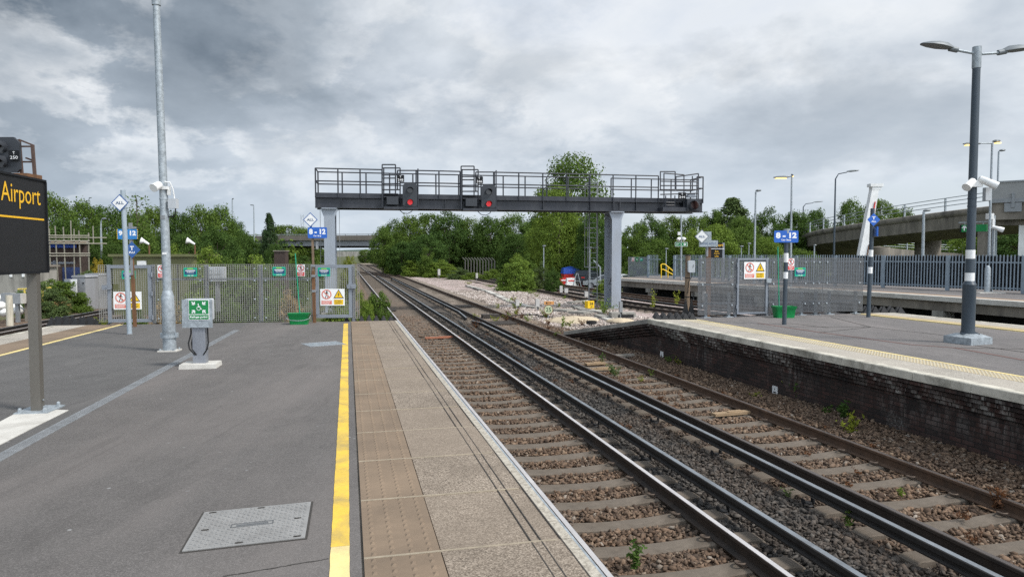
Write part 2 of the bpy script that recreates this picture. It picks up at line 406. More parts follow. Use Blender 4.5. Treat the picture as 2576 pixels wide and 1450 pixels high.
def m_ground():
    m, t, b, co = material('rough_ground')
    n = t.noise(co, 0.05, 6, 0.7); n2 = t.noise(co, 0.9, 6, 0.7); n3 = t.noise(co, 9, 4, 0.7)
    col = t.ramp(n2, [(0.3, (0.035, 0.05, 0.018)), (0.5, (0.075, 0.085, 0.03)), (0.62, (0.14, 0.115, 0.065)), (0.75, (0.2, 0.17, 0.12))])
    col = t.mix(t.ramp(n, [(0.4, 0.0), (0.6, 0.8)]), col, t.ramp(n3, [(0.3, (0.03, 0.045, 0.016)), (0.7, (0.075, 0.095, 0.032))]))
    put(t, b, 'Base Color', col); b.inputs['Roughness'].default_value = 0.95
    put(t, b, 'Normal', t.bump(n3, 0.8, 0.1)); return m
M_GND = m_ground()
def m_brick(name, soot=0.86, white=0.95):
    m, t, b, co = material(name)
    s = t.new('ShaderNodeSeparateXYZ', i={'Vector': co}).outputs
    vec = t.new('ShaderNodeCombineXYZ', i={'X': t.math('MULTIPLY', s[1], 1.034), 'Y': s[2]}).outputs[0]
    br = t.new('ShaderNodeTexBrick', i={'Vector': vec, 'Color1': (0.07, 0.036, 0.029, 1), 'Color2': (0.034, 0.024, 0.021, 1), 'Mortar': (0.022, 0.02, 0.018, 1), 'Scale': 1.0, 'Mortar Size': 0.007, 'Mortar Smooth': 0.2, 'Bias': -0.1, 'Brick Width': 0.215, 'Row Height': 0.075})
    br2 = t.new('ShaderNodeTexBrick', i={'Vector': vec, 'Color1': (1, 1, 1, 1), 'Color2': (0, 0, 0, 1), 'Mortar': (0, 0, 0, 1), 'Scale': 1.0, 'Mortar Size': 0.009, 'Brick Width': 0.215, 'Row Height': 0.075, 'Bias': -0.15})
    n = t.noise(vec, 1.6, 6, 0.7, 0.4); n2 = t.noise(t.mapping(vec, (3.5, 0.9, 1)), 1.7, 6, 0.72, 0.3); n3 = t.noise(vec, 30, 4, 0.7)
    col = t.mix(t.ramp(n, [(0.40, 0.0), (0.66, soot)]), br.outputs[0], (0.013, 0.012, 0.012))
    clump = t.ramp(t.noise(t.mapping(vec, (.45, .8, 1)), 1.3, 3, 0.5), [(0.42, 0.12), (0.58, 1.0)])
    # lime bloom runs down from under the coping
    h = t.ramp(t.math('ADD', s[2], 1.3), [(0.35, 0.05), (0.62, 0.2), (0.84, 0.35), (0.88, 1.0)])
    wv = t.math('MULTIPLY', t.math('MULTIPLY', t.ramp(n2, [(0.46, 0.0), (0.6, 1.0)]), h), t.math('ADD', t.math('MULTIPLY', br2.outputs[0], 0.9), 0.2), clamp=True)
    col = t.mix(t.math('MULTIPLY', t.math('MULTIPLY', wv, clump), white), col, (0.42, 0.41, 0.38))
    big = t.ramp(t.noise(vec, 0.9, 3, 0.5), [(0.62, 0.0), (0.68, 1.0)])
    col = t.mix(t.math('MULTIPLY', t.math('MULTIPLY', big, t.ramp(n3, [(0.45, 0), (0.6, 1)])), 0.25), col, (0.4, 0.39, 0.36))
    put(t, b, 'Base Color', col); b.inputs['Roughness'].default_value = 0.85
    put(t, b, 'Normal', t.bump(t.math('ADD', t.math('MULTIPLY', br.outputs[1], -1.0), t.math('MULTIPLY', n3, 0.3)), 0.8, 0.012))
    return m
M_BRICK = m_brick('sooty_brick')

# ================================================================ setting
mb = MB(); N = 40; R = 4000
pts = [(0, 0, -1.32)]
mb.add([(-R, -600, -1.32), (R, -600, -1.32), (R, R, -1.32), (-R, R, -1.32)], [(0, 1, 2, 3)])
struct('ground', mb, M_GND)
# low far hills
def m_hill():
    return simple('hazed_hill', (0.05, 0.075, 0.055), 0.95, var=0.35, scale=0.01, fine=0.05)  # blue-green tint puts the distance haze into the hill colour
mb = MB(); rng = random.Random(3); n = 90; vs = []; fs = []
for i in range(n + 1):
    a = math.radians(-60 + 120 * i / n); h = 14 + 16 * (0.5 + 0.5 * math.sin(i * 0.31 + 1)) + rng.uniform(-3, 3)
    for k, (r, z) in enumerate(((1900, -2), (2300, h * 0.8), (2700, h), (3300, -2))):
        vs.append((r * math.sin(a), r * math.cos(a), z))
for i in range(n):
    for k in range(3):
        a = i * 4 + k; fs.append((a, a + 4, a + 5, a + 1))
mb.add(vs, fs); struct('hills', mb, m_hill(), 60)

# ballast bed: uneven sheet under the two nearer tracks
def sheet(name, smin, smax, tmin, tmax, ds, dt, z, mat, amp=0.02, zfun=None, seed=1, kind='structure'):
    r = random.Random(seed); mb = MB(); ns = max(1, int((smax - smin) / ds)); nt = max(1, int((tmax - tmin) / dt)); vs = []; fs = []
    for i in range(ns + 1):
        for j in range(nt + 1):
            s = smin + (smax - smin) * i / ns; t = tmin + (tmax - tmin) * j / nt
            zz = z + r.uniform(-amp, amp) + (zfun(s, t) if zfun else 0)
            vs.append(st(s, t, zz))
    for i in range(ns):
        for j in range(nt):
            a = i * (nt + 1) + j; fs.append((a, a + 1, a + nt + 2, a + nt + 1))
    mb.add(vs, fs); return struct(name, mb, mat, 180, kind)
def zbed(s, t):
    return (0.0 if t < 7.6 else 0.09 * min(1, (t - 7.6) / 0.5)) if s < 26 else 0.0
sheet('ballast_bed', -3, 26, 1.0, 9.6, 0.3, 0.3, ZB - 0.04, M_BAL, 0.012, zbed, 2)
sheet('ballast_bed', 26, 240, 0.4, 8.4, 1.6, 0.5, ZB - 0.02, M_BAL, 0.018, None, 3)
def zver(s, t):
    return -0.03 + 0.05 * math.sin(s * 0.7) * math.sin(t * 0.9) - (0.05 if t > 13.6 else 0)
sheet('ballast_verge', 26.05, 110, 8.4, 13.9, 0.8, 0.5, ZB - 0.03, M_PINK, 0.03, zver, 4)
sheet('ballast_verge', 17, 240, 13.9, 21.5, 1.5, 1.2, ZB - 0.03, M_PINK, 0.02, None, 5)
sheet('ballast_verge', 4, 70, -15.2, -7.9, 1.5, 1.0, ZB - 0.03, M_BAL, 0.02, None, 6)
# ================================================================ left platform (structure)
TE = 1.41
S_END = 19.36
JS = 4.16
def skew(s): return 0.005 * s
LA = Vector((-11.3, 15.5, 0)); LD = Vector((-0.162, 0.987, 0))      # its other edge
def ledge(y, off=0.0):
    k = (y - LA.y) / LD.y; p = LA + LD * k
    return Vector((p.x + off * 0.987, p.y + off * 0.162, 0))
endL = ledge(18.0); endR = st(S_END, TE); y0 = -5
p0 = st(-5, TE)
mb = MB()
top = [p0, endR, endL, ledge(y0)]
mb.slab([(p.x, p.y) for p in top], -1.34, -0.02)
struct('platform', mb, M_CONCD)
# asphalt surface, newer strip on the far side of the drain
dA, dB = on(0, 1150), on(595, 830); dd = (dB - dA).normalized(); dA2 = dA - dd * 9; dE = dB
mid = dB + dd * 2.0
mb = MB(); z = 0.0
a0 = st(-5, 0.06 + skew(-5)); a1 = st(S_END - 0.05, 0.06 + skew(S_END))
mb.slab([(p.x, p.y) for p in (a0, a1, Vector((mid.x, mid.y + 0.05, 0)), dA2)], -0.02, 0.0)
struct('platform_surface', mb, M_ASPH)
mb = MB()
mb.slab([(p.x, p.y) for p in (dA2, Vector((mid.x, mid.y + 0.05, 0)), ledge(17.7, 1.55), ledge(-5, 1.75))], -0.02, -0.001)
struct('platform_surface', mb, M_ASPH2)
# tactile strip and edge slabs, one slab per metre
ks = [JS + k for k in range(-8, 17) if JS + k < S_END]
tac = MB(); agg = MB(); edge = MB(); gro = MB(); jo = MB()
blister = MB()
for i, s0 in enumerate(ks):
    s1 = min(s0 + 1.0, S_END)
    g = 0.006
    def quad4(b, ta0, ta1, tb0, tb1, z0, z1):
        b.slab([(q.x, q.y) for q in (st(s0 + g, ta0), st(s0 + g, tb0), st(s1 - g, tb1), st(s1 - g, ta1))], z0, z1)
    k0, k1 = skew(s0), skew(s1)
    quad4(tac, 0.075 + k0, 0.075 + k1, 0.53 + k0, 0.53 + k1, -0.02, 0.002)
    quad4(agg, 0.536 + k0, 0.536 + k1, 1.323, 1.323, -0.02, 0.0015 + 0.003 * math.sin(i * 2.1))
    quad4(edge, 1.325, 1.325, TE - 0.02, TE - 0.02, -0.11, 0.003)
    for tt in (1.12, 1.185, 1.314): gro.slab([(q.x, q.y) for q in (st(s0 + g, tt), st(s0 + g, tt + 0.007), st(s1 - g, tt + 0.007), st(s1 - g, tt))], -0.01, 0.0062)
    jo.slab([(q.x, q.y) for q in (st(s0 - 0.011, 0.075 + k0), st(s0 - 0.011, 1.29), st(s0 + 0.011, 1.29), st(s0 + 0.011, 0.075 + k0))], -0.01, 0.0055)
    if 3 < s0 < 14:
        for a in range(12):
            for c in range(4):
                q = st(s0 + 0.045 + a * 0.083, 0.135 + k0 + c * 0.112)
                blister.add([(q.x - U.x * .024 - V.x * .016, q.y - U.y * .024 - V.y * .016, 0.002), (q.x - U.x * .024 + V.x * .016, q.y - U.y * .024 + V.y * .016, 0.002),
                             (q.x + U.x * .024 + V.x * .016, q.y + U.y * .024 + V.y * .016, 0.002), (q.x + U.x * .024 - V.x * .016, q.y + U.y * .024 - V.y * .016, 0.002), (q.x, q.y, 0.013)],
                            [(0, 1, 4), (1, 2, 4), (2, 3, 4), (3, 0, 4)])
tp = struct('tactile_paving', tac, M_TACT); struct('blister', blister, M_TACT, None, parent=tp)
ep = struct('platform_edge', agg, M_SLAB)
struct('edge_line', edge, M_EDGEW, parent=ep); struct('groove', gro, M_GROOVE, parent=ep); struct('mortar_joint', jo, M_GROUT, parent=ep)
mb = MB(); mb.sweep([(TE - 0.019, -0.085), (TE + 0.002, -0.085), (TE + 0.002, -0.004), (TE - 0.019, -0.004)], [st(-5, 0), st(S_END, 0)])
struct('edge_trim', mb, M_GALV, parent=ep)
# yellow line with ragged edge; the nearest metre or so is an older, paler coat
def ragged_line(s0, s1, t0, t1, z, seed, step=0.09, amp=0.0018):
    r = random.Random(seed); mb = MB(); vs = []; n = int((s1 - s0) / step)
    for i in range(n + 1):
        s = s0 + (s1 - s0) * i / n
        vs.append(st(s, t0 + skew(s) + r.uniform(-amp, amp), z)); vs.append(st(s, t1 + skew(s) + r.uniform(-amp, amp), z))
    mb.add(vs, [(2 * i, 2 * i + 1, 2 * i + 3, 2 * i + 2) for i in range(n)]); return mb
sy = to_st(on(850, 1374))[0]
struct('yellow_line', ragged_line(sy, S_END - 0.6, -0.12, -0.008, 0.004, 1), M_YEL)
struct('yellow_line', ragged_line(-5, sy - 0.002, -0.12, -0.008, 0.004, 2), M_YELP)
# far (left) edge of this platform
def strip_left(o0, o1, z0, z1, name, mat):
    mb = MB(); mb.slab([(p.x, p.y) for p in (ledge(-5, o0), ledge(-5, o1), ledge(17.7, o1), ledge(17.7, o0))], z0, z1); struct(name, mb, mat)
strip_left(-0.02, 0.14, -0.12, 0.004, 'edge_line', M_WHITEP)
strip_left(0.145, 0.80, -0.02, 0.0, 'platform_edge', M_SLAB2)
strip_left(0.805, 1.5, -0.02, 0.001, 'tactile_paving', M_TACT)
strip_left(1.56, 1.66, 0.0, 0.004, 'yellow_line', M_YELP)
# ramp going down beyond the end of the platform
e0, e1 = endL, endR
mb = MB()
f0 = e0 + LD * 6; f1 = st(S_END + 6, TE - 0.6)
mb.add([(e0.x, e0.y, -0.03), (e1.x, e1.y, -0.03), (f1.x, f1.y, -1.2), (f0.x, f0.y, -1.2), (e0.x, e0.y, -1.35), (e1.x, e1.y, -1.35)], [(0, 1, 2, 3), (0, 4, 5, 1), (1, 5, 2), (0, 3, 4)])
struct('platform_ramp', mb, M_GND)
# asphalt seams
for a, b in (((640, 1449), (830, 1402)), ((330, 1449), (640, 1449))):
    pass
mb = MB(); r = random.Random(5); vs = []; pA, pB = on(560, 1449), on(826, 1404); nn = 24
for i in range(nn + 1):
    q = pA.lerp(pB, i / nn); w = 0.004 + r.uniform(-0.0015, 0.002); o = r.uniform(-0.004, 0.004)
    vs += [(q.x, q.y - w + o, 0.003), (q.x, q.y + w + o, 0.003)]
mb.add(vs, [(2 * i, 2 * i + 2, 2 * i + 3, 2 * i + 1) for i in range(nn)]); struct('asphalt_seam', mb, M_GROOVE)
# pale concrete pad beside the drain
mb = MB(); mb.slab([(p.x, p.y) for p in (on(-420, 1330), on(0, 1118), on(90, 1072), on(173, 1031), on(120, 1029.5), on(49, 1034), on(0, 1060), on(-420, 1200))], -0.01, 0.005)
struct('concrete_pad', mb, M_CONCL)

# ---------------- drain channel
dn = thing('drain_channel', 'long narrow steel slot drain running diagonally across the dark asphalt', 'drain', dA2, math.atan2(-dd.x, dd.y))
L = (dB - dA2).length
mb = MB(); mb.box((0, L / 2, 0.001), (0.118, L, 0.008)); part(dn, 'slot', mb, M_GROOVE)
mb = MB()
for x in (-.06, .06): mb.box((x, L / 2, 0.003), (0.012, L, 0.012))
part(dn, 'frame', mb, M_GALVD)
mb = MB()
for k in range(5):
    mb.box((-0.042 + k * 0.021, L / 2, 0.0065), (0.0115, L - 0.02, 0.006))
for k in range(int(L / 0.5)): mb.box((0, 0.2 + k * 0.5, 0.0075), (0.1, 0.02, 0.006))
part(dn, 'grating', mb, M_GALVD)

def plate_thing(name, label, cat, corners, mat):
    P = [on(*c) for c in corners]; c = sum(P, Vector()) / 4; ex = (P[1] - P[0]); rz = math.atan2(ex.y, ex.x)
    t = thing(name, label, cat, c, rz)
    loc = [Matrix.Rotation(-rz, 3, 'Z') @ (p - c) for p in P]
    return t, loc
# ---------------- manhole
mh, q = plate_thing('access_cover', 'grey patterned steel access cover set in the asphalt near the yellow line', 'manhole cover', [(457, 1388), (767.5, 1353), (781.7, 1263), (514.7, 1289.6)], None)
w = (abs(q[1].x - q[0].x) + abs(q[2].x - q[3].x)) / 2; h = ((q[3].y - q[0].y) + (q[2].y - q[1].y)) / 2; skx = ((q[3].x + q[2].x) - (q[0].x + q[1].x)) / 2
def shear(mb):
    mb.v = [(x + y / h * skx, y, z) for x, y, z in mb.v]; return mb
mb = MB(); mb.box((0, 0, 0.0), (w + 0.03, h + 0.03, 0.008)); part(mh, 'frame', shear(mb), M_GROOVE)
mb = MB(); mb.box((0, 0, 0.003), (w, h, 0.012)); 
M_COV = simple('cover_steel', (.235, .232, .226), .7, .0, var=.15, scale=5, dirt=(.16, .155, .15), dirt_amt=.6); part(mh, 'cover', shear(mb), M_COV)
mb = MB(); nx = int(w / 0.032); ny = int(h / 0.032)
for i in range(nx):
    for j in range(ny):
        x = -w / 2 + 0.03 + i * (w - 0.06) / (nx - 1); y = -h / 2 + 0.03 + j * (h - 0.06) / (ny - 1)
        if abs(x) < 0.13 and abs(y) < 0.035: continue
        mb.box((x, y, 0.0105), (0.02, 0.006, 0.004), 0.6 if (i + j) % 2 else -0.6)
part(mh, 'tread_pattern', shear(mb), M_COV)
mb = MB()
for x, z_ in ((0, 0.026), (0, -0.026)): mb.box((x, z_, 0.0105), (0.26, 0.006, 0.004))
for x in (-0.13, 0.13): mb.box((x, 0, 0.0105), (0.006, 0.058, 0.004))
mb.box((0, 0, 0.0095), (0.2, 0.02, 0.003)); part(mh, 'badge', shear(mb), simple('cover_badge', (.10, .105, .11), .6))
for x, y in ((-w / 2 + 0.07, -0.02), (w / 2 - 0.07, 0.02), (0.02, h / 2 - 0.03), (-0.04, -h / 2 + 0.03), (-w / 2 + 0.06, h / 2 - 0.03), (w / 2 - 0.05, -h / 2 + 0.03)):
    mb = MB(); mb.box((x, y, 0.0105), (0.045, 0.016, 0.004)); part(mh, 'key_slot', shear(mb), M_GROOVE)
dc, q = plate_thing('access_cover', 'pale slatted drain cover butting up to the yellow line further along', 'drain cover', [(765.5, 872.8), (857.6, 865.9), (859, 857), (768.8, 862.3)], None)
w2 = abs(q[1].x - q[0].x); h2 = abs(q[3].y - q[0].y)
mb = MB(); mb.box((0, 0, 0), (w2, h2, 0.01)); part(dc, 'frame', mb, M_GALVD)
mb = MB()
for i in range(22): mb.box((-w2 / 2 + 0.04 + i * (w2 - 0.08) / 21, 0, 0.007), (0.025, h2 * 0.75, 0.006))
part(dc, 'slats', mb, M_GALV)

# ================================================================ right (island) platform
def redge(y, off=0.0):
    p = Vector((9.0 - 0.265 * y, y, 0)); d = Vector((-0.265, 1, 0)).normalized()
    return p + Vector((d.y, -d.x, 0)) * off
def rfar(y, off=0.0):
    p = Vector((13.0 - 0.30 * (y - 17.8), y, 0)); d = Vector((-0.30, 1, 0)).normalized()
    return p + Vector((d.y, -d.x, 0)) * off
cR = redge(19.6); rampE = on(1417, 833, -0.95)
endA = Vector((6.2, 20.35, 0)); endB = rfar(22.0)
mb = MB(); mb.slab([(p.x, p.y) for p in (redge(-4, 0.40), redge(19.55, 0.40), endA, endB, rfar(-4))], -1.34, -0.022)
struct('platform', mb, M_CONCD)
def strip_r(o0, o1, z0, z1, name, mat, ya=-4, yb=19.6, parent=None):
    mb = MB(); mb.slab([(p.x, p.y) for p in (redge(ya, o0), redge(ya, o1), redge(yb + (o1 - 0.0) * 0.27, o1), redge(yb + o0 * 0.27, o0))], z0, z1); return struct(name, mb, mat, parent=parent)
eR = strip_r(0.17, 0.78, -0.022, 0.0, 'platform_edge', M_SLAB2)
tpr = strip_r(0.785, 1.19, -0.022, 0.001, 'tactile_paving', M_TACTY)
mb = MB()
for k in range(330):
    for c in range(6):
        q = redge(-2 + k * .066, .815 + c * .066); a = .019
        mb.add([(q.x - a, q.y - a, .001), (q.x + a, q.y - a, .001), (q.x + a, q.y + a, .001), (q.x - a, q.y + a, .001), (q.x, q.y, .012)], [(0, 1, 4), (1, 2, 4), (2, 3, 4), (3, 0, 4)])
struct('blister', mb, simple('blister_pale', (.40, .36, .275), .85, var=.15), None, parent=tpr)
strip_r(1.20, 1.27, -0.022, 0.003, 'yellow_line', M_YELP)
mb = MB(); mb.slab([(p.x, p.y) for p in (redge(-4, 1.28), redge(19.9, 1.28), endA, endB - Vector((1.65, 0.2, 0)), rfar(-4, -1.6))], -0.022, 0.0)
struct('platform_surface', mb, M_ASPH3)
def strip_rf(o0, o1, z0, z1, name, mat):
    mb = MB(); mb.slab([(p.x, p.y) for p in (rfar(-4, o0), rfar(-4, o1), rfar(21.9 + o1 * .2, o1), rfar(21.9 + o0 * .2, o0))], z0, z1); struct(name, mb, mat)
strip_rf(-0.16, 0.02, -0.15, 0.003, 'edge_line', M_WHITEP); strip_rf(-0.80, -0.165, -0.02, 0.0, 'platform_edge', M_SLAB2); strip_rf(-1.22, -0.805, -0.02, 0.001, 'tactile_paving', M_TACTY); strip_rf(-1.3, -1.225, -0.02, 0.003, 'yellow_line', M_YELP)
# seams and reddish trench scars in the island asphalt
def seam(pts, wd, mat, z=0.004):
    mb = MB(); P = [on(*p) for p in pts]; vs = []
    for i, p in enumerate(P):
        d = (P[min(i + 1, len(P) - 1)] - P[max(i - 1, 0)]).normalized(); n = Vector((d.y, -d.x, 0)); vs += [p + n * wd + Vector((0, 0, z)), p - n * wd + Vector((0, 0, z))]
    mb.add(vs, [(2 * i, 2 * i + 1, 2 * i + 3, 2 * i + 2) for i in range(len(P) - 1)]); struct('asphalt_seam', mb, mat)
M_SCAR = simple('red_scar', (0.14, 0.085, 0.075), 0.9, var=0.3, scale=5)
seam([(1905, 812), (2060, 835), (2290, 866), (2400, 874), (2575, 905)], 0.05, M_SCAR)
seam([(2090, 797), (2190, 822), (2395, 845)], 0.016, M_GROOVE); seam([(1985, 821), (2190, 822)], 0.016, M_GROOVE); seam([(2060, 836), (2190, 822)], 0.016, M_GROOVE)
seam([(2450, 868), (2575, 885)], 0.02, M_GROOVE); seam([(2400, 874), (2575, 877)], 0.016, M_GROOVE)
seam([(1960, 810), (2085, 824)], 0.016, M_GROOVE)
# coping and corbelled brick wall, along the platform then down its end ramp
wallpath = [redge(y) for y in (-4, 0, 4, 8, 12, 16)] + [cR]
ramp = [cR, rampE]
cop = [(0.0, -0.012), (0.012, 0.0), (0.17, 0.003), (0.17, -0.13), (0.0, -0.13)]
corb = [(0.045, -0.132)]
for k in range(4):
    x, z = 0.045 + 0.066 * k, -0.205 - 0.082 * k
    corb += [(x, z), (x + 0.13, z), (x + 0.13, z - 0.024), (x + 0.066, z - 0.024)]
corb += [(0.309, -1.33), (0.42, -1.33), (0.42, -0.132)]
mb = MB(); L = 0
W = [redge(-4 + 0.98 * i) for i in range(0, 25)]; W = [p for p in W if p.y < 19.4] + [cR]
for a, b in zip(W[:-1], W[1:]):
    d = (b - a).normalized() * 0.004; mb.sweep(cop, [a + d, b - d])
mb.mi = 0
copO = struct('coping', mb, M_WHITEP, parent=eR)
mb = MB(); mb.sweep(corb, wallpath); struct('platform_wall', mb, M_BRICK)
mb = MB(); mb.sweep([(0, -0.01), (0.02, 0), (0.3, 0), (0.3, -0.13), (0, -0.13)], ramp); struct('coping', mb, M_CONC, parent=eR)
def ramp_sweep(prof, zbot):
    mb = MB(); vs = []; n = len(prof)
    d = (rampE - cR); d = Vector((d.x, d.y, 0)).normalized(); rr = Vector((d.y, -d.x, 0))
    for p in ramp:
        for x, z in prof: q = p + rr * x; vs.append((q.x, q.y, max(p.z + z, -1.36) if z > -1 else -1.36))
    fs = [(k, n + k, n + (k + 1) % n, (k + 1) % n) for k in range(n)] + [tuple(range(n)), tuple(range(2 * n - 1, n - 1, -1))]
    mb.add(vs, fs); return mb
struct('platform_wall', ramp_sweep(corb, -1.3), M_BRICK)
mb = MB(); rb = rampE + Vector((2.4, 0.9, 0)); 
mb.add([(cR.x + .29, cR.y, -0.02), (endA.x, endA.y, -0.02), (rb.x, rb.y, -0.97), (rampE.x + .29, rampE.y + .05, -0.97)], [(0, 1, 2, 3)])
struct('platform_ramp', mb, M_CONC)
# things on the platform wall
def wall_at(px, py, off=0.305):
    """the point of the brick face (off behind the coping edge) met by this line of sight"""
    d = ray(px, py); a = redge(0, off); e = Vector((-0.265, 1, 0)).normalized(); n = Vector((e.y, -e.x, 0))
    t = (n.dot(a) ) / n.dot(d); return Vector((0, 0, HC)) + d * t
WRZ = math.atan(0.265) - PI / 2
def wplate(px0, py0, px1, py1):
    a = wall_at(px0, py0); b = wall_at(px1, py1); return (a + b) / 2, ((a - b).xy.length), abs(a.z - b.z)
for (x0, y0, x1, y1, lab, txt) in ((1943, 968, 1955, 997, 'white number plate low on the brick platform wall, nearer of two', '3'), (1661, 882, 1668, 902, 'white number plate at the foot of the brick wall near the platform corner', '4')):
    c, w, h = wplate(x0, y0, x1, y1)
    t = thing('number_plate', lab, 'plate', c, WRZ, 'number plates on the platform wall')
    mb = MB(); mb.box((0, 0, 0), (w, 0.02, h)); part(t, 'plate', mb, M_WHITE)
    mb = MB(); put_text(mb, 'II', 0, h * .2, -0.013, h=h * .2); mb.box((0, -0.013, -h * .1), (w * .5, .004, h * .12)); put_text(mb, 'C', 0, -h * .3, -0.013, h=h * .15); part(t, 'marking', mb, M_LETB)

# ================================================================ far platform
FP = [Vector(p) for p in ((24.4, 10, 0), (19.46, 26.6, 0), (17.1, 34.2, 0), (13.0, 42.5, 0), (8.6, 52.8, 0), (8.0, 54.2, 0))]
FB = [Vector(p) for p in ((34, 10, 0), (29.5, 26.6, 0), (26.5, 36, 0), (21, 48, 0), (15.5, 58.5, 0), (12, 61, 0))]
mb = MB()
n = len(FP)
def band(A, B, z0, z1):
    mb = MB(); vs = []
    for a, b in zip(A, B): vs += [(a.x, a.y, z0), (b.x, b.y, z0), (b.x, b.y, z1), (a.x, a.y, z1)]
    m = len(A)
    fs = []
    for i in range(m - 1):
        for k in range(4): fs.append((4 * i + k, 4 * i + (k + 1) % 4, 4 * i + 4 + (k + 1) % 4, 4 * i + 4 + k))
    fs += [(0, 1, 2, 3), (4 * m - 1, 4 * m - 2, 4 * m - 3, 4 * m - 4)]
    mb.add(vs, fs); return mb
def inner(A, B, d): return [a + (b - a).normalized() * d for a, b in zip(A, B)]
struct('platform', band(inner(FP, FB, 0.12), FB, -0.2, -0.02), M_CONC)
struct('platform_edge', band(FP, inner(FP, FB, 0.5), -0.2, 0.003), M_CONCL)
struct('tactile_paving', band(inner(FP, FB, 0.5), inner(FP, FB, 1.3), -0.03, 0.002), simple('warm_slabs', (0.27, 0.19, 0.13), 0.9, var=0.2, scale=1.5))
struct('platform_surface', band(inner(FP, FB, 1.3), FB, -0.03, 0.0), M_ASPH3)
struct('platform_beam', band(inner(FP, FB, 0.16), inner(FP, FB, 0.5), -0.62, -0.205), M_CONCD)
struct('platform_wall', band(inner(FP, FB, 1.6), inner(FP, FB, 1.8), -1.34, -0.205), M_RUBBER)  # near-black wall stands in for the shade of the open void underneath
mb = MB()
for i in range(len(FP) - 1):
    a, b = FP[i], FP[i + 1]; k = int((b - a).length / 4)
    for j in range(k):
        p = a.lerp(b, (j + 0.5) / k); q = p + (FB[i] - FP[i]).normalized() * 0.5
        e = struct('platform_pier', MB().box((q.x, q.y, -0.77), (0.75, 0.5, 0.29), 0.4), M_CONC) if False else None
        o = MB(); o.box((q.x, q.y, -0.765), (0.75, 0.5, 0.285), 0.4); o.box((q.x, q.y, -1.13), (0.45, 0.4, 0.44), 0.4); struct('platform_pier', o, M_CONC)

# ================================================================ concrete trough / kerb beside the far-left track
mb = MB()
A = [on(0, 776, -1.2) + Vector((0, 0, 0)), on(185, 741, -1.2)]
mb = MB(); mb.sweep([(-0.25, 0), (0.25, 0), (0.25, 0.35), (-0.25, 0.35)], [Vector((A[0].x * 1.25 + .2, A[0].y - 8, -1.3)), A[0] - Vector((0, 0, .1)), A[1] - Vector((0, 0, .1)), A[1] + (A[1] - A[0]) * 2 - Vector((0, 0, .1))]); struct('cable_trough', mb, M_CONCD)
# ================================================================ railway tracks
RAILP = [(-0.07, -0.159), (0.07, -0.159), (0.07, -0.148), (0.012, -0.128), (0.010, -0.045), (0.035, -0.035), (0.035, -0.006), (0.028, 0.0), (-0.028, 0.0), (-0.035, -0.006), (-0.035, -0.035), (-0.010, -0.045), (-0.012, -0.128), (-0.07, -0.148)]
def rail(parent, path, top=M_RTOP, web=M_RAILS, name='rail'):
    mb = MB(); mb.sweep(RAILP, path)
    mb.mi = 1; mb.sweep([(-0.026, 0.0006), (0.026, 0.0006), (0.03, -0.003), (-0.03, -0.003)], path)
    return part(parent, name, mb, [web, top], 25)
def path_s(t, s0, s1, step=None):
    if not callable(t): return [st(s0, t, ZR), st(s1, t, ZR)]
    n = int((s1 - s0) / (step or 3)); return [st(s0 + (s1 - s0) * i / n, t(s0 + (s1 - s0) * i / n), ZR) for i in range(n + 1)]
SLP = [(-0.13, -0.22), (0.13, -0.22), (0.10, 0.0), (-0.10, 0.0)]
def sleeper_mesh():
    mb = MB(); vs = []; xs = [-1.25, -1.18, -0.9, -0.62, -0.3, 0.0, 0.3, 0.62, 0.9, 1.18, 1.25]; zs = [-0.03, 0.0, 0.0, 0.0, -0.022, -0.028, -0.022, 0.0, 0.0, 0.0, -0.03]
    for x, z in zip(xs, zs):
        for y, q in ((-0.135, -0.25), (0.135, -0.25), (0.118, z - 0.012), (0.105, z), (-0.105, z), (-0.118, z - 0.012)): vs.append((x, y, q))
    n = 6; fs = []
    for i in range(len(xs) - 1):
        for k in range(n): fs.append((i * n + k, i * n + (k + 1) % n, (i + 1) * n + (k + 1) % n, (i + 1) * n + k))
    fs += [tuple(range(n)), tuple(range(11 * n - 1, 10 * n - 1, -1))]
    mb.add(vs, fs); return mb.mesh('sleeper', M_SLEEP, 30)
ME_SL = sleeper_mesh()
def clip_mesh():
    mb = MB(); pts = []
    for k in range(9):
        a = -2.6 + k * 0.62; pts.append((0.125 + 0.045 * math.cos(a), 0.052 * math.sin(a), 0.022 + 0.02 * math.sin(a * .5 + 1)))
    mb.tube(pts, 0.0115, 6); mb.box((0.10, 0, 0.006), (0.05, 0.09, 0.02)); return mb.mesh('rail_clip', M_CLIP, 40)
ME_CL = clip_mesh()
ZSL = ZR - 0.159 - 0.004
